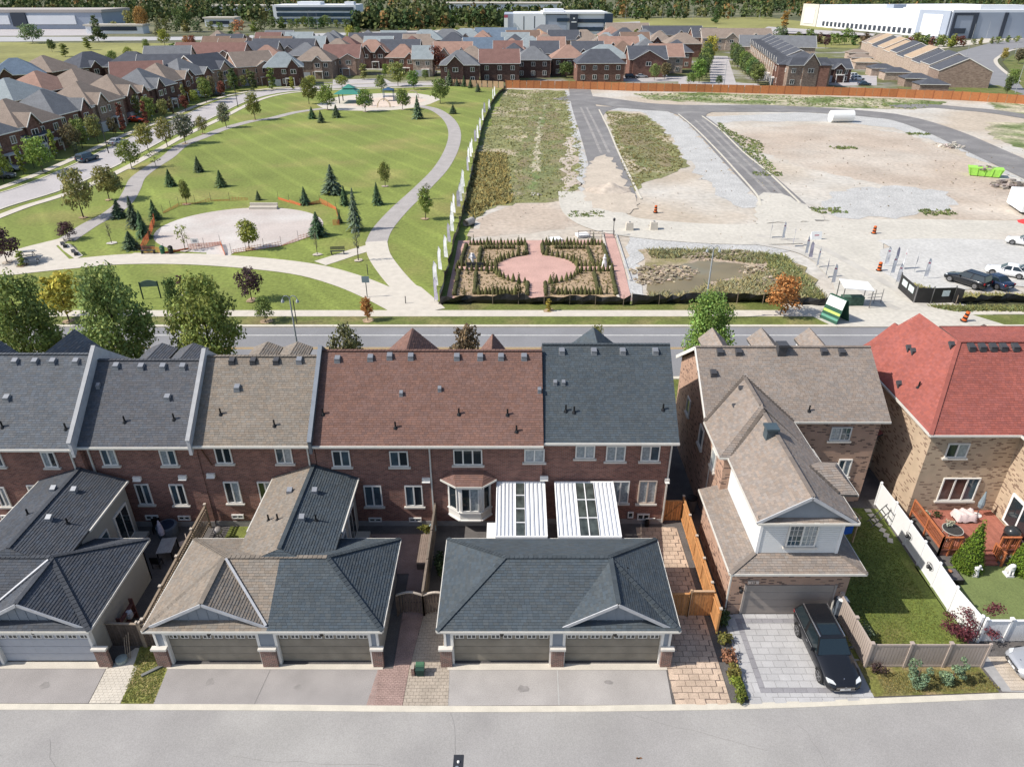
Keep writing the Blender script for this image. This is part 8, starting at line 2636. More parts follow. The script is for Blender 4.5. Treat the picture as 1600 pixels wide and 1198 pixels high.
# left street: fronts look towards the park (+x)
for i, (x, y, W, k, rc, wc, g) in enumerate([(-104, 262, 13, 'g', 'd', 'p', [(2.5, 2.6, 2.4)]), (-105, 246, 12, 'h', 'g', 'r', [(-3.5, 2, 2), (4, 2, 2)]), (-105.5, 231, 12, 'h', 't', 'r', [(3.2, 2.2, 2.2)]), (-104, 216, 12, 'h', 'g', 'k', [(-3, 2.3, 2.4)]),
            (-105, 201, 12, 'h', 't', 'r', [(-3, 2.3, 2.4), (3, 1.6, 1.6)]), (-105, 186, 12, 'h', 't', 'b', [(-3, 2.3, 2.4)]), (-105, 171, 12, 'h', 'g', 'r', [(3, 2.0, 2.4)]), (-104, 156, 12, 'h', 't', 'r', [(-3, 2.3, 2.4)]), (-104, 141, 12, 'h', 'g', 'r', [(-3, 2.3, 2.4)]), (-104, 126, 12, 'g', 'd', 'r', [])]):
 house('%s house with a %s roof on the curving street, %s from the far bend' % (WN[wc], RN[rc], ORD[i]), x, y, R(84 if i > 1 else 66), W * 1.08, 12.5, 6.3, 10.8, k, rc, wc, g, group='houses along the curving street')
BACK = [  # roofs behind: u, v of ridge, W, D, rot, kind, roof, wall, gables
 (66, 86, 13, 12, 84, 'h', 't', 'k', []), (136, 80, 15, 12, 60, 'h', 'd', 'k', [(-3, 2, 2)]), (20, 90, 14, 12, 30, 'h', 'b', 'k', [(-3, 2, 2)]), (55, 110, 13, 12, 80, 'h', 's', 'k', []), (116, 106, 14, 12, 80, 'h', 't', 'k', []),
 (8, 121, 13, 12, 80, 'h', 'l', 'k', []), (212, 95, 13, 11, 20, 'g', 'm', 'c', []), (262, 71, 15, 11, 10, 'g', 'g', 'c', [(2, 1.6, 1.6)]), (256, 84, 15, 11, 10, 'g', 'd', 'c', []), (205, 80, 14, 11, 0, 'h', 'd', 'k', [(-2, 1.4, 1.4), (2.5, 1.4, 1.4)]),
 (330, 66, 26, 10, -3, 'g', 'm', 'p', [(-6, 2, 2), (7, 3.4, 2)]), (444, 60, 24, 11, 0, 'g', 'd', 'c', [(-4, 2, 2), (3, 3, 2)]), (416, 70, 13, 12, 10, 'h', 's', 'r', []), (478, 66, 13, 12, 0, 'h', 'g', 'c', []),
 (598, 51, 29, 11, 0, 'g', 'd', 'c', [(4, 3.2, 2.2)]), (626, 61, 15, 11, 0, 'g', 'd', 'c', []), (672, 59, 13, 12, 0, 'h', 't', 'b', []), (665, 46, 17, 12, 0, 'h', 'l', 'c', [(-3, 2.2, 2.2)]), (699, 45, 17, 12, 0, 'h', 'g', 'c', [(3, 2.2, 2.2)]),
 (728, 44, 17, 12, 0, 'h', 'l', 'c', [(0, 2.6, 2.4)]), (708, 64.5, 14, 10, 0, 'g', 's', 'p', [(-3.5, 2, 2.4), (3.5, 2, 2.4)]), (755, 58, 16, 11, 8, 'g', 'b', 'p', []), (775, 43, 20, 12, 0, 'g', 'b', 'c', [(-4, 2.4, 2.4)]), (817, 47, 15, 11, 5, 'g', 'n', 'c', []),
 (828, 56, 14, 12, 0, 'h', 'l', 'k', []), (842, 45, 12, 12, 0, 'h', 'o', 'c', []), (880, 46.5, 14, 10, 4, 'g', 'd', 'p', []), (861, 57, 11, 10, 0, 'g', 's', 'c', [(2, 2, 2)]), (857, 38.5, 20, 12, 0, 'h', 'g', 'c', [(3, 1.6, 1.6)]),
 (912, 46, 15, 12, 0, 'h', 't', 'c', [(-3, 2.2, 2.2)]), (914, 58, 14, 12, 0, 'h', 't', 'c', []), (946, 69, 17, 13, 0, 'h', 'l', 'b', []), (966, 56.5, 16, 11, 0, 'g', 's', 'r', [(-3, 2.2, 2.4), (6, 2, 2.2)]), (955, 41, 12, 12, 0, 'h', 's', 'p', [(-2, 2, 2)]),
 (976, 43, 13, 11, 0, 'h', 'd', 'p', []), (980, 35.5, 23, 12, 0, 'g', 't', 'c', []), (1007, 45, 13, 12, 0, 'h', 'g', 'c', []), (1050, 40, 30, 12, 0, 'g', 'd', 'c', [(-7, 3, 2.4), (4, 3, 2.4)]), (1067, 51, 15, 12, 0, 'h', 't', 'r', []),
 (1150, 44, 33, 12, -3, 'g', 't', 'c', [(-3, 3.4, 2.6), (9, 3, 2.4)]), (1215, 55, 30, 12, -12, 'g', 'g', 'c', []), (1100, 43, 12, 12, 0, 'g', 'd', 'r', [(2, 2, 2)])]
# near row whose backs look over the orange fence
FENCE = [(718, 78.5, 13.5, 11, 'h', 'g', 'k', [(-1.5, 3.2, 3.0)]), (780, 76.5, 14, 11, 'g', 'm', 'k', []), (832, 72, 13, 11, 'h', 'g', 'k', []), (888, 70, 13, 11, 'h', 's', 'k', []), (937, 76.5, 17, 10, 'h', 'd', 'r', []),
   (1010, 71.5, 14, 11, 'g', 'd', 'r', [(0, 6.2, 3.2)]), (1058, 62, 13, 12, 'h', 'd', 'r', [(-3, 2.2, 2.6)])]
for i, (u, v, W, D, k, rc, wc, g) in enumerate(FENCE):
 x, y = place(u, v, 10.6)
 house('%s house with a %s roof backing on the board fence, %s from the left' % (WN[wc], RN[rc], ORD[i]), x, y, R(2 if i < 6 else -8), W, D * 1.1, 6.3, 10.6, k, rc, wc, g, group='houses backing on the board fence', door=False)
hs = [place(q[0], q[1], 10.5) for q in PARKROW + FENCE + BACK] + [(-105, y) for y in range(126, 270, 15)]
fr = random.Random(3)
for gy in range(300, 540, 15):
 for gx in range(-270, 112, 15):
  x, y = gx + fr.uniform(-2, 2), gy + fr.uniform(-2, 2)
  dp = y * _cs + 21 * _sn
  u, v = 800 + CAM_F * x / dp, 599 + CAM_F * (21 * _cs - y * _sn) / dp
  if (45 < v < 84 and 330 < u < 1050 or 90 < v < 150 and u <= 330 and x < -118) and all(math.hypot(x - a, y - b) > 13.8 for a, b in hs):
   hs.append((x, y))
   BACK.append((u, v, fr.uniform(10, 12.5), 10.5, 0 if u > 330 else 84, fr.choice('hhg'), fr.choice('tgdsntlm'), fr.choice('kbcr'), [(-2, 2, 2)] if fr.random() < .5 else []))
SC_ = {}
for i, (u, v, W, D, rot, k, rc, wc, g) in enumerate(sorted(BACK, key=lambda q: q[0])):
 x, y = place(u, v, 10.5)
 side = 'left' if u < 300 else 'middle left' if u < 600 else 'middle' if u < 900 else 'right'
 SC_[side] = SC_.get(side, -1) + 1
 house('%s roofed house, %s from left in the %s crowded rows' % (RN[rc], ORD[SC_[side]], side), x, y, R(rot), W * 1.1, D * 1.15, 6.0, 10.4, k, rc, wc, g, det=1 if g else 0, group='houses in the crowded rows behind', door=False)
# terrace beyond the hedged street, ends with a brick gable wall
th = math.atan2(21, 108)
d_ = Vector((math.sin(th), math.cos(th)))
for i in range(8):
 c = Vector((100.6, 270.5)) + d_ * (13.2 * i)
 house('%s unit from the fence of the charcoal terrace right of the hedged street' % ORD[i], c.x, c.y, -th - R(90), 13.1, 16.5, 7.2, 11.0, 'h' if i == 0 else 'g', 'd', 'r' if i == 0 else 'c', [(-3, 1.5, 2), (3, 1.5, 2)], group='terrace right of the hedged street', ov=.3, name='terrace_house')
t = house('charcoal roofed coach house with a white dormer beside the brick end wall', *place(1302, 92, 7.5), 0, 11, 9, 4.6, 7.6, 'g', 'd', 'k', [(1, 2.2, 1.8)], name='coach_house')
x, y = place(1253, 106, 7.6)
house('brick end house of the charcoal terrace with a pointed front gable', 101.0, 264.8, R(4), 15.0, 3.2, 7.2, 9.4, 'h', 'd', 'b', [(.2, 3.0, 3.6)], ov=.3, door=False)
# stepped terrace with alternating roofs at the right
th2 = math.atan2(33, 141)
e_ = Vector((math.sin(th2), math.cos(th2)))
cols = ['d', 'd', 'd', 'c', 'd', 'd', 'c', 'c', 'd', 'c', 't']
for i in range(11):
 c = Vector((156, 270)) + e_ * (12.8 * i)
 house('%s unit from the fence of the stepped terrace at the right, %s roof' % (ORD[i], RN[cols[i]]), c.x, c.y, -th2 - R(90), 12.6, 16.5, 5.3 + .7 * (i % 2), 9.3 + .7 * (i % 2), 'g', cols[i], 'c' if i else 'b', det=0 if i else 0, group='stepped terrace at the right', ov=.15, name='terrace_house')
for i, (u, v, c_) in enumerate([(1456, 126, 'd'), (1432, 117, 'd'), (1400, 108, 'd'), (1378, 102, 'd'), (1352, 93, 'c'), (1345, 86, 't'), (1340, 79, 't')]):
 x, y = place(u, v, 3.6)
 g = house('%s low garage from the board fence in front of the stepped terrace' % ORD[i], x, y, -th2 * .5, 9, 6.5, 2.8, 4.2, 'h', c_, 'b' if i < 2 else 'c', det=0, group='low garages before the stepped terrace', cat='garage', name='garage', ov=.3)
x, y = place(20, 208, 5.5)
house('low red brick building with two garage doors at the left edge', x - 3, y + 2, R(84), 14, 9, 4.2, 6.2, 'h', 'd', 'r', [], det=1)
# big commercial buildings
def slabs(label, cat, name, loc, rz, boxes):
 t = thing(name, label, cat, loc, rz)
 for nm, m_, b in boxes:
  MB().box(*b).build(nm, m_, t)
 return t
M_OFFG = mat('office_glass', (.02, .045, .08), rough=.1, var=.2, scale=.1, spec=.8)
M_PANW = mat('white_wall_panel', (.74, .75, .77), var=.03, scale=.1)
M_PANG = mat('grey_wall_panel', (.33, .37, .44), var=.05, scale=.1)
M_PAND = mat('dark_wall_panel', (.05, .06, .08), var=.05)
p = G(432, 50)
L_ = 112
slabs('long white framed office with blue glass bands behind the trees', 'office', 'office_building', (-208, 700, 0), R(1),
   [('wall', M_PANW, (0, 0, 0, 72, 40, 14.6)), ('roof_unit', M_PANW, (20, 8, 14.6, 40, 25, 17)), ('roof_unit', M_PANW, (62, 4, 14.6, 70, 14, 17))] + [('window_band', M_OFFG, (3, -.6, z, 70, 0, z + 3.0)) for z in (1.2, 5.6, 10.0)])
p = G(792, 56)
bl = slabs('white and dark glass office building with a dark logo tower behind the roofs', 'office', 'office_building', (-5.5, 560, 0), R(0),
     [('wall', M_PANW, (6.5, 0, 0, 29, 40, 15)), ('wall_panel', M_PANG, (0, .3, 0, 6.5, 40, 14.6)), ('wall_panel', M_PANG, (29, .4, 0, 44, 40, 14)), ('wall', M_PANW, (44, .8, 0, 71, 40, 14.6)), ('sign_tower', M_PAND, (46, -1.2, 2, 51.5, .8, 14.4)),
   ('glass_tower', M_OFFG, (70, -.8, 0, 76, 38, 15)), ('window_band', M_OFFG, (51.6, .2, 8.2, 70, .8, 11)), ('window_band', M_OFFG, (51.6, .2, 2, 70, .8, 5)), ('window_band', M_OFFG, (37, .0, 9, 45.8, .4, 11.5)), ('roof_edge', M_PANW, (27, -.5, 14.6, 72, 42, 16)), ('roof_unit', M_PANW, (28, 6, 16, 42, 20, 18)),
   ('gap_line', M_PAND, (13.5, -.05, 3, 14.1, .0, 13)), ('gap_line', M_PAND, (21, -.05, 3, 21.6, 0, 13)), ('sign_pylon', M_WHITE, (0, -2, 0, 2.6, -1, 12)), ('pylon_cap', MATS['red_print'], (0, -2.05, 12, 2.6, -.95, 14)),
   ('logo_mark', M_WHITE, (48.2, -1.3, 11, 49.4, -1.21, 12)), ('logo_line', M_WHITE, (47, -1.3, 8.4, 50.6, -1.21, 9.2))])
bl.scale = (1, 1, .85)
wr = math.atan2(-150, 62)
w0 = Vector((235, 660))
bx = [('wall', M_PANW, (0, 0, 0, 168, 150, 15.5)), ('wall_panel', M_STONE, (-1, -.8, 0, 22, -.05, 16.2)), ('wall_panel', M_PANW, (4, -1.2, 2, 18, -.82, 13)), ('wall_panel', M_PANG, (140, -.6, 0, 168.5, -.05, 16)), ('wall_panel', M_PANW, (145, -1.0, 1, 163, -.62, 13.5)), ('roof_unit', M_PANG, (96, 6, 15.5, 104, 16, 18))]
bx += [('loading_dock', M_PAND, (30 + 5.4 * k, -.3, 1.2, 33 + 5.4 * k, 0, 4.4)) for k in range(20)]
slabs('huge white warehouse with a row of loading docks behind the stepped terrace', 'warehouse', 'warehouse', (245, 675, 0), math.atan2(-165, 34), bx)
slabs('blue grey front wing of the warehouse with dark vertical stripes', 'warehouse', 'warehouse', (279.5, 509, 0), R(3),
   [('wall', M_PANG, (.2, 0, 0, 140, 60, 15)), ('roof_edge', M_PANW, (0, .3, 15, 140, 60, 16.4)), ('roof_unit', M_PANW, (22, 8, 16.4, 52, 20, 19)), ('wall_stripe', M_PAND, (1, -.5, 0, 3, 0, 15)), ('window_band', M_PAND, (3, -.4, 13.4, 14, 0, 15)), ('window_band', M_PAND, (3, -.4, 3, 11, 0, 6)),
    ('wall_stripe', M_PAND, (14, -.5, 0, 17, 0, 15)), ('wall_stripe', M_PAND, (34, -.5, 0, 36.5, 0, 15)), ('wall_stripe', M_PAND, (60, -.5, 0, 63, 0, 15))])
slabs('wide low hangar like grey building at the top left', 'hangar', 'hangar', (-472, 612, 0), R(2),
   [('wall', M_PANG, (0, 0, 0, 156, 50, 11.5)), ('roof_edge', mat('warm_roof_edge', (.42, .38, .35), var=.05), (0, -.5, 11.5, 157, 50, 13.5)), ('shop_front', M_PANW, (44, -1.0, 3.5, 86, 0, 9.5)), ('shop_front', M_PANW, (100, -1.0, 3.5, 136, 0, 9.5)), ('wall_stripe', M_PAND, (24, -1.2, 2, 36, 0, 11.4)), ('wall_stripe', M_PAND, (88, -1.2, 2, 99, 0, 11.4)), ('banner', mat('sky_banner', (.10, .35, .65), var=0), (44, -2, 0, 52, -1.6, 5))])
for i, (x, y, w_, d2, h) in enumerate([(-75, 900, 130, 40, 11), (-330, 880, 90, 30, 9), (-250, 650, 24, 14, 6), (-300, 560, 40, 10, 5)]):
 slabs('%s pale flat roofed shed among the far woods from the right' % ORD[i], 'shed', 'industrial_shed', (x, y, 0), 0, [('wall', M_PANW, (0, 0, 0, w_, d2, h)), ('roof', M_CONC, (-1, -1, h, w_ + 1, d2 + 1, h + 1)), ('window_band', M_PAND, (4, -.3, 2, w_ - 4, 0, 4.5))])
# cars in the suburb
for i, (u, v, rz, pt_, k, lab) in enumerate([(138, 252, 168, PBLUEG, 'suv', 'blue car driving on the curving street beside the reddish tree'), (12, 268, 95, PSILVER, 'suv', 'silver car on the driveway of the low red brick building'), (316, 153, 100, PWHITE, 'suv', 'white car on a driveway where the street bends'),
           (214, 191, 80, PRED, 'sedan', 'red car in the shade in front of a left street house'), (340, 150, 100, PGREY, 'sedan', 'dark car beside the white one at the street bend'), (1002, 122, 95, PSILVER, 'sedan', 'silver car behind the orange fence by the brick house'),
           (986, 123, 95, PBLACK, 'suv', 'black car left of the silver one behind the orange fence'), (1032, 121, 90, PWHITE, 'suv', 'white car behind the tree at the orange fence'), (1335, 122, 100, PWHITE, 'suv', 'upper white car between the terraces at the right'), (1340, 126, 100, PWHITE, 'suv', 'lower white car between the terraces at the right'),
           (1350, 134, 95, PBLUEG, 'sedan', 'dark car in the gap just behind the orange fence at the right'), (185, 226, 165, PSILVER, 'sedan', 'silver car on the street under the trees'), (411, 57.5, 92, PGREY, 'suv', 'dark car on the highway'), (427, 56.5, 92, PBLUE, 'pickup', 'blue car on the highway ahead of the dark one'), (5, 279, 95, PGREY, 'sedan', 'grey car at the left edge on a driveway')]):
 p = G(u, v)
 car(lab, k, (p.x, p.y, .08), R(rz), pt_)
# ================================================================= TREES
TREES = {}
for k, (seed, shape, wide, n_, sz, h0, nb) in {'big': (1, 'round', .36, 10500, .0165, .18, 60), 'big2': (2, 'round', .36, 10500, .0165, .18, 60), 'mid': (3, 'round', .36, 1500, .034, .25, 18), 'mid2': (4, 'round', .33, 1300, .036, .28, 16),
              'pyr': (5, 'pyramid', .26, 1300, .032, .14, 16), 'col': (6, 'col', .16, 1100, .03, .12, 14), 'thin': (7, 'round', .26, 240, .03, .35, 9), 'far': (8, 'round', .42, 420, .06, .12, 12), 'far2': (9, 'pyramid', .36, 380, .06, .08, 11)}.items():
 bl = crown_blobs(seed, nb, wide, h0, 1.0, shape, br=(.10, .19) if nb > 30 else (.15, .26))
 TREES[k] = (leaves(bl, n_, sz, seed * 7, var=.5, shell=.2 if k != 'thin' else .1), trunk_mesh(seed, h0, .02 if 'big' in k else .016, 7, wide * .8), 2 * wide)
def spruce_mesh(seed, n_=1100):
 rr = random.Random(seed)
 mb = MB()
 for i in range(n_):
  t = rr.random() ** .8
  z = .04 + t * .94
  lay = .82 + .25 * abs(math.sin(z * 26))
  r = .23 * (1.03 - t) * lay * rr.uniform(.3, 1.15)
  a = rr.random() * 6.283
  c, s = math.cos(a), math.sin(a)
  l = .062 * (1.25 - t)
  p = Vector((c * r, s * r, z))
  o, w = Vector((c * l, s * l, -l * .55)), Vector((-s, c, .15 * rr.uniform(-1, 1))) * l * .45
  g = rr.uniform(.55, 1.4)
  mb.poly([p - o * .6 - w, p + o - w * .5, p + o + w * .5, p - o * .6 + w], (g, g, g * rr.uniform(.85, 1.25)))
 mb.tube((0, 0, .03), (0, 0, .92), .02, .005, 5, (.6, .5, .4))
 return mb.mesh('crown', M_NEEDLE, tinted=True)
SPR = [spruce_mesh(11), spruce_mesh(12)]
STR = MB().tube((0, 0, -.02), (0, 0, .12), .02, n=6).mesh('trunk', M_BARK)
COLS = dict(leafy=(.27, .33, .10), leafy2=(.24, .31, .085), green=(.19, .24, .065), olive=(.26, .265, .095), dark=(.11, .15, .055), yellow=(.38, .34, .07), lime=(.27, .32, .07), purple=(.11, .06, .065), red=(.22, .08, .055), orange=(.42, .23, .08), grey=(.21, .235, .14), spruce=(.085, .125, .06), blue=(.12, .165, .095), brown=(.19, .16, .085))
CN = dict(leafy='green', leafy2='green', green='green', olive='olive green', dark='dark green', yellow='yellow', lime='yellow green', purple='dark purple', red='rusty red', orange='orange', grey='pale grey green', spruce='dark', blue='blue green', brown='brownish')
tr = random.Random(99)
def tree(label, u, vb, vt, wpx, kind, col, group=None, Y=None, name=None):
 if Y is None:
  p = G(u, vb)
 else:
  p = onY(u, vb, Y)
  p.z = 0
 h = max(1.5, onY(u, vt, p.y).z)
 depth = p.y * _cs + (CAM_H - h / 2) * _sn
 w = wpx * depth / CAM_F
 con = kind == 'spruce'
 t = thing(name or ('spruce_tree' if con else 'tree'), label, 'spruce' if con else 'tree', (p.x, p.y, 0.0), tr.random() * 6.28, group)
 c = tuple(q * tr.uniform(.88, 1.14) for q in COLS[col])
 if con:
  s = w / .50
  inst('crown', SPR[tr.random() > .5], t, sc=(s, s, h), color=c)
  inst('trunk', STR, t, sc=(h, h, h))
 else:
  cm, tm, ww = TREES[kind]
  s = w / (ww * 1.12)
  inst('crown', cm, t, sc=(s, s, h), color=c)
  inst('trunk', tm, t, sc=(h * .75, h * .75, h))
 return t
T = [('big street tree at the left edge', 48, 545, 430, 128, 'big', 'leafy', 56), ('big street tree behind the charcoal roof peak', 190, 545, 415, 124, 'big2', 'leafy', 56), ('big street tree above the taupe roofed townhouse', 330, 545, 430, 116, 'big', 'leafy2', 56.5),
  ('small round brownish street tree left of the brown pointed gable', 541, 548, 508, 54, 'mid', 'brown', 56), ('small round brownish street tree between the two brown pointed gables', 728, 548, 508, 54, 'mid2', 'brown', 56),
  ('leafy green street tree right of the slate roof', 1104, 540, 456, 92, 'big2', 'leafy2', 56.5), ('thin yellow tip of a tree behind the slate gable', 931, 545, 508, 26, 'mid', 'olive', 57), ('small reddish tree behind the right red gable', 1580, 545, 510, 38, 'thin', 'red', 56)]
for lab, u, vb, vt, w, k, c, Y in T:
 tree(lab, u, vb, vt, w, k, c, 'street trees before the townhouses', Y)
T = '''maple with an olive crown on the lawn between street and asphalt path|131|341|264|50|mid|olive
red tinged maple beside the asphalt path above the spruces|171|313|259|50|mid2|olive
slim green tree on the lawn at the path bend|206|264|219|38|mid|green
dark purple plum tree beside the lower end of the asphalt path|107|375|347|30|mid|purple
large dark purple tree at the left edge over the picnic tables|12|411|358|52|mid|purple
small yellow green sapling beside the picnic tables|36|416|392|16|col|lime
bare thin sapling on the lawn right of the purple plum|175|381|347|10|thin|grey
small green tree in the mown field left of the diamond fence|292|320|281|19|mid2|green
sparse sapling on the front edge of the diamond|290|392|350|26|thin|lime
young yellow green tree at the front right of the diamond|390|390|343|38|mid2|lime
bright yellow honey locust between two big street trees|109|503|427|78|mid2|yellow
small dark green tree left of the third big street tree|278|496|435|32|mid|dark
dark purple tree on the lawn right of the big street trees|394|470|419|42|mid|purple
thin purple sapling behind the small dark green tree|286|460|430|16|col|purple
small green tree on the verge beside the street lamp|415|504|464|32|mid|green
little orange tree on the verge at the forked path|575|502|464|22|mid2|orange
small pale green tree in the mown field nearest the asphalt path|602|292|253|20|mid|green
yellow green tree right of the curving asphalt path|665|343|292|26|mid2|lime
wispy sapling on the far side of the curving path|668|312|285|12|thin|grey
bare sapling left of the forked path bench|496|399|362|9|thin|grey
bare sapling right of the forked path bench|560|408|352|14|thin|grey
yellow sapling on the verge before the garden|857|487|467|12|col|yellow
orange maple on the verge before the black fence|1219|494|431|58|mid|orange
round green tree at the left end of the playground|512|172|133|30|mid|green
green tree left of the green shelter|483|163|122|32|mid2|green
yellow topped tree behind the green shelter|488|140|118|20|mid2|yellow
round green tree in front of the playground, left one|571|175|140|30|mid|green
round green tree in front of the playground, right one|629|172|139|28|mid2|green
slender green tree behind the playground|596|143|117|21|mid|green
green tree behind the arched climber|647|140|110|23|mid2|green
leafy green tree at the right end of the playground|688|162|123|32|mid|green
slim tree on the path at the top left of the park|399|188|145|26|mid|green
tall slim tree at the bend of the park street|354|200|160|24|mid2|grey
tree in the dense street row, topmost|317|210|182|20|mid|olive
tree in the dense street row, second from the top|290|225|177|38|mid2|grey
tree in the dense street row, third from the top|262|230|184|32|mid|olive
tree in the dense street row, fourth from the top|232|236|193|34|mid2|olive
tree at the lower end of the dense street row|244|261|236|28|thin|grey
narrow gold tree in front of a red brick house|218|189|148|16|col|olive
narrow orange tree at the street bend|296|159|136|13|col|orange
small brown tree at the street bend|331|151|130|15|mid|brown
large yellow green tree at the low brick building|68|270|214|46|mid|lime
slender tree in the shade beside it|121|243|222|11|col|grey
reddish low tree before the left street houses|262|175|155|18|mid2|red
brown tree before the second left street house|253|180|160|16|mid|brown
slim dark tree, first of the row on the far street corner|367|143|107|17|col|dark
slim dark tree, second of the row on the far street corner|398|143|112|17|col|dark
slim dark tree, third of the row on the far street corner|427|141|106|18|col|green
small yellow tree on the far street corner|457|141|120|10|col|yellow
round green tree on the far side of the park street|535|137|118|22|mid|lime
small yellow tree before the taupe roofed house|518|120|104|17|mid2|yellow
green and yellow tree before the salmon roofed house|569|125|100|17|col|olive
small green tree before the salmon roofed house|603|122|100|13|mid|green
wide olive tree behind the playground|622|135|97|34|mid2|olive
dark green tree before the cream gable house|658|112|95|13|col|dark
slim tree right of the cream gable house|665|126|109|13|mid|green
big rusty red tree beside the brick corner house|682|118|72|32|mid|red
red tree between the rows behind the maroon roof|767|80|62|22|mid2|red
second red tree right of it|793|82|60|22|mid2|red
rusty tree beside the pointed grey roof|866|78|60|20|mid|red
purple red tree behind the dark roofed brick houses|1028|82|54|32|mid2|red
small rusty tree left of it|989|80|62|18|mid|red
olive tree behind the salmon roofs|917|84|68|12|mid|olive
dark tree between the roofs in the middle|905|82|64|14|mid2|brown
dark green tree in a back yard by the board fence|885|122|97|28|mid|dark
olive tree right of the brick end house|1022|126|100|18|mid|olive
rusty green tree beside it|1038|124|98|20|mid2|brown
slender green tree between the roofs|992|74|46|12|col|green
round clipped tree behind the fence, left of the street mouth|1079|133|114|18|mid|green
round clipped tree in the mouth of the hedged street|1123|134|118|13|mid|dark
golden tree at the top of the hedged street|1109|92|56|26|mid|yellow
purple tree in the tall grass before the warehouse|1290|76|54|12|mid|purple
dark tree on the far meadow|1117|37|14|15|pyr|dark
dark green tree in the side yard at the right end of the fence|1578|140|108|22|mid|green
slim dark tree beside the last terrace wall|1572|150|118|14|mid2|dark
golden shrub tree on the road bend|1567|96|75|12|mid|yellow
rusty bush on the road bend|1590|100|76|20|mid2|brown
orange tree beside the white warehouse|1224|50|18|18|col|orange
large pale tree by the far left field|52|68|38|40|mid|grey
dark tree left of the wood at the top left|155|66|24|26|pyr|dark
yellow green tree by the left meadow|258|72|46|22|mid|lime
orange tree over the far left houses|292|72|56|12|mid|orange
orange topped tree at the top left|225|52|10|24|mid|orange
olive tree at the top left|205|50|16|20|mid2|olive
dark tree right of the orange topped tree|290|50|10|32|mid|dark
pale tree in the far left row|250|58|28|20|pyr|grey
golden tree beside the highway hedge|548|66|40|17|mid|yellow
dark tree beside the golden one|561|66|42|13|mid2|dark'''
for q in T.split('\n'):
 lab, u, vb, vt, w, k, c = q.split('|')
 o = tree(lab, float(u), float(vb), float(vt), float(w), k, c).location
 if -75 < o.x < 22 and 69 < o.y < 225:
  sheet('mulch_ring', [(o.x + math.cos(a) * tr.uniform(.5, .9), o.y + math.sin(a) * tr.uniform(.5, .9)) for a in range(6)], .135, M_MULCH if tr.random() > .4 else M_DIRT)
S = '''left of the path under the purple leaved maple row|187|340|311|24
tallest in the clump left of the orange netting|212|356|305|24
lower right in the clump left of the orange netting|226|372|328|22
behind the dense orange netting|243|343|311|19
lone one nearest the concrete path left of the diamond|206|389|360|27
furthest left in the mown field|311|269|243|16
second in the mown field, right of the furthest left|346|292|265|19
left edge of the mown field below the street trees|267|291|263|18
large one left of the white stone block|520|303|256|32
small one right of the large one|539|321|289|17
tall slim one behind the right side of the diamond|556|360|292|25
one right of the tall slim one|590|320|284|18
bushy one at the right edge of the diamond|497|369|330|29
small grey one on the far edge of the diamond|404|313|297|10
one wrapped in orange netting|477|320|291|17
tiny one in the orange netting|531|349|331|10
blue green one before the playground, right|653|186|148|18
one before the playground, third from left|526|184|163|15
one before the playground, second from left|502|192|172|13
one before the playground, first from left|488|186|166|14
one right of the playground on the lawn|708|178|163|13
one nearest the board fence corner|747|144|129|10
second along the pale board fence|735|138|122|9
third along the pale board fence|725|136|118|9
fourth along the pale board fence|714|135|121|8
one in the street row at the top left|185|292|268|13
tall blue one beside the brick corner house|702|134|108|13'''
for i, q in enumerate(S.split('\n')):
 lab, u, vb, vt, w = q.split('|')
 tree('spruce in the park: ' + lab, float(u), float(vb), float(vt), float(w), 'spruce', 'blue' if i in (8, 16, 10, 26) else 'spruce', 'young spruces of the park')
for i in range(9):
 f = i / 8
 tree('%s dark street tree from the fence in the left row of the hedged street' % ORD[i], 1092 + 12 * f + 3 * (i % 2), 130 - 32 * f, 92 - 26 * f, 27 - 9 * f, 'mid' if i % 2 else 'mid2', 'dark' if i % 3 else 'green', 'left row of the hedged street')
for i in range(11):
 f = i / 10
 tree('%s dark street tree from the fence in the right row of the hedged street' % ORD[i], 1184 - 40 * f, 133 - 32 * f, 100 - 34 * f, 27 - 9 * f, 'mid' if i % 2 else 'mid2', 'dark' if i % 3 else 'green', 'right row of the hedged street')
for i in range(24):
 f = (i + tr.random() * .6) / 24
 c = tr.choice(['olive', 'brown', 'green', 'red', 'lime'])
 o = thing('tree', '%s tree by the curving street houses, %s from the near end' % (CN[c], ORD[i]), 'tree', (-93.5 + 2 * tr.random() + (14 * max(0, f - .85)), 122 + 150 * f, 0), tr.random() * 6, 'front garden trees of the curving street')
 k, h = tr.choice(['mid', 'col', 'mid2']), tr.uniform(4, 7.5)
 inst('crown', TREES[k][0], o, sc=(h * .9, h * .9, h), color=COLS[c])
 inst('trunk', TREES[k][1], o, sc=(h * .7, h * .7, h))
# belts of individual trees before the woods
bt = random.Random(5)
belts = [(1205, 1395, 66, 74, 11, 22, 'hedgerow before the warehouse', ['dark', 'green', 'grey', 'dark', 'brown']), (1400, 1500, 72, 74, 14, 18, 'trees between terrace and warehouse', ['green', 'olive', 'red', 'lime']),
   (420, 800, 46, 40, 30, 18, 'dark trees before the office', ['dark', 'dark', 'green', 'olive']), (950, 1210, 28, 26, 18, 15, 'trees on the far meadow edge', ['dark', 'dark', 'green', 'olive']), (170, 420, 52, 50, 15, 18, 'trees along the far left field', ['dark', 'green', 'olive', 'grey', 'orange']),
   (1500, 1598, 72, 66, 7, 10, 'shrubby trees before the blue grey warehouse wing', ['lime', 'green', 'brown']), (330, 560, 62, 60, 14, 7, 'bushes along the highway', ['green', 'dark', 'olive']), (600, 780, 49, 46, 12, 5, 'bushes on the meadow before the wood', ['green', 'olive'])]
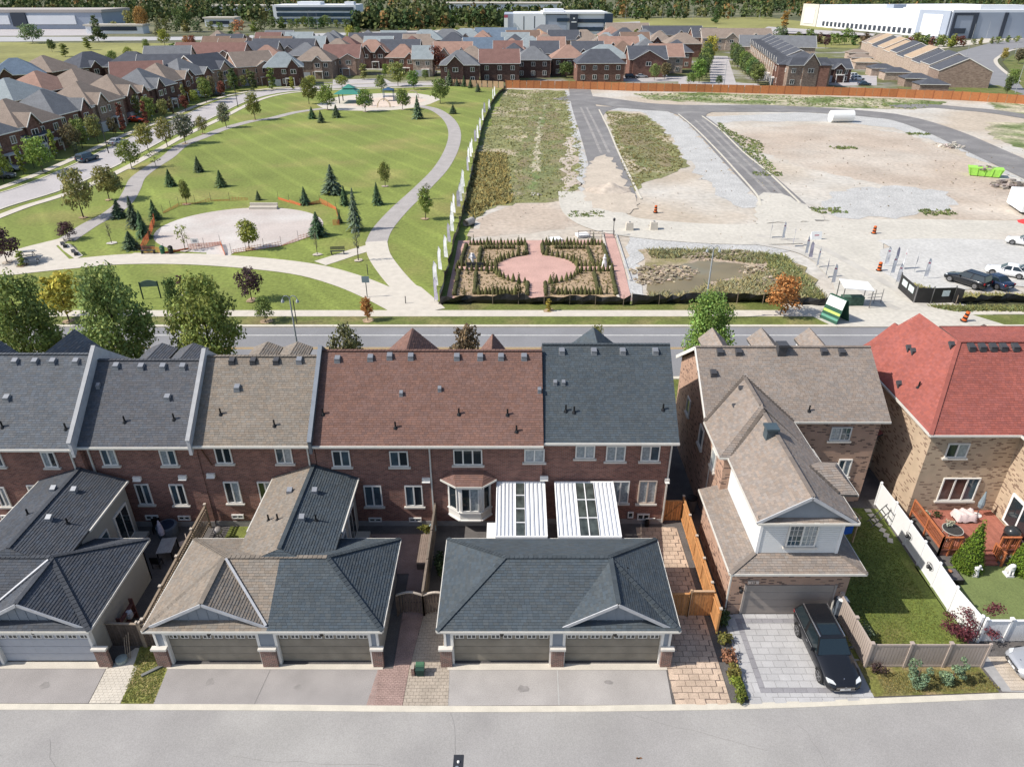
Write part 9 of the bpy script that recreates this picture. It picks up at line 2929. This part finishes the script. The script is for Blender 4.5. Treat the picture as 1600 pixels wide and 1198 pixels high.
for u0, u1, v0, v1, n_, hp, grp, cs in belts:
 for i in range(n_):
  f = (i + bt.uniform(.2, .8)) / n_
  c = bt.choice(cs)
  v = v0 + (v1 - v0) * f + bt.uniform(-1, 1)
  hh = hp * bt.uniform(.75, 1.2)
  tree('%s tree, %s from left among %s' % (CN[c], ORD[i], grp), u0 + (u1 - u0) * f, v, v - hh, max(9, hh * bt.uniform(.9, 1.3)), 'far' if bt.random() > .35 else 'far2', c, grp)
for i in range(32):
 u, v = 60 + 1040 * (i + bt.uniform(.2, .8)) / 32, bt.uniform(52, 84)
 c = bt.choice(['dark', 'green', 'olive', 'red', 'brown', 'green', 'lime'])
 tree('%s garden tree in the crowded rows, %s from the left' % (CN[c], ORD[i]), u, v + 16, v - 4, bt.uniform(11, 18), bt.choice(['mid', 'mid2', 'col']), c, 'garden trees in the crowded rows')
# the far wood reads as one mass
wd = random.Random(17)
mb = MB()
zones = [(-900, 900, 700, 3600, 5200), (-160, 330, 600, 700, 900), (-700, -260, 780, 900, 160), (300, 1100, 800, 2400, 900), (-620, -300, 620, 660, 60)]
for x0, x1, y0, y1, n_ in zones:
 for _ in range(n_):
  f = wd.random() ** 1.7
  y = y0 + (y1 - y0) * f
  x = wd.uniform(x0, x1) * (1 + (y - y0) / 2500)
  if (-215 < x < -120 and y < 770) or (-70 < x < 90 and y < 620) or (x > 225 and x < 560 and y < 800) or (-480 < x < -300 and y < 680) or (-80 < x < 60 and 890 < y < 950) or (60 < x < 260 and y < 720 + .3 * x):
   continue
  h = wd.uniform(9, 15)
  r = h * wd.uniform(.28, .42)
  c = wd.choice([(.045, .075, .03), (.06, .09, .03), (.09, .11, .04), (.05, .07, .03), (.13, .13, .05), (.22, .13, .05) if wd.random() < .3 else (.07, .09, .03)])
  k = 26 if y < 1300 else 12
  s = 1.5 if y < 1300 else 2.8
  for _ in range(k):
   a, z = wd.random() * 6.28, wd.random()
   q = r * math.sqrt(max(.05, 1 - (z * 1.5 - .6) ** 2)) * wd.uniform(.6, 1)
   p = Vector((x + math.cos(a) * q, y + math.sin(a) * q, h * (.12 + .85 * z)))
   n = Vector((math.cos(a), math.sin(a), wd.uniform(-.2, 1.4))).normalized()
   e1 = n.orthogonal().normalized() * s * wd.uniform(.6, 1.2)
   e2 = n.cross(e1)
   g = wd.uniform(.6, 1.4)
   mb.poly([p + e1, p + e2, p - e1, p - e2], (c[0] * g, c[1] * g, c[2] * g))
o = mb.build('far_wood', mat('wood_foliage', (1, 1, 1), var=0, tint=True, rough=.9, spec=.1, transl=.1), tinted=True)
tag(o, 'mixed autumn wood filling the horizon', None, None, 'stuff')
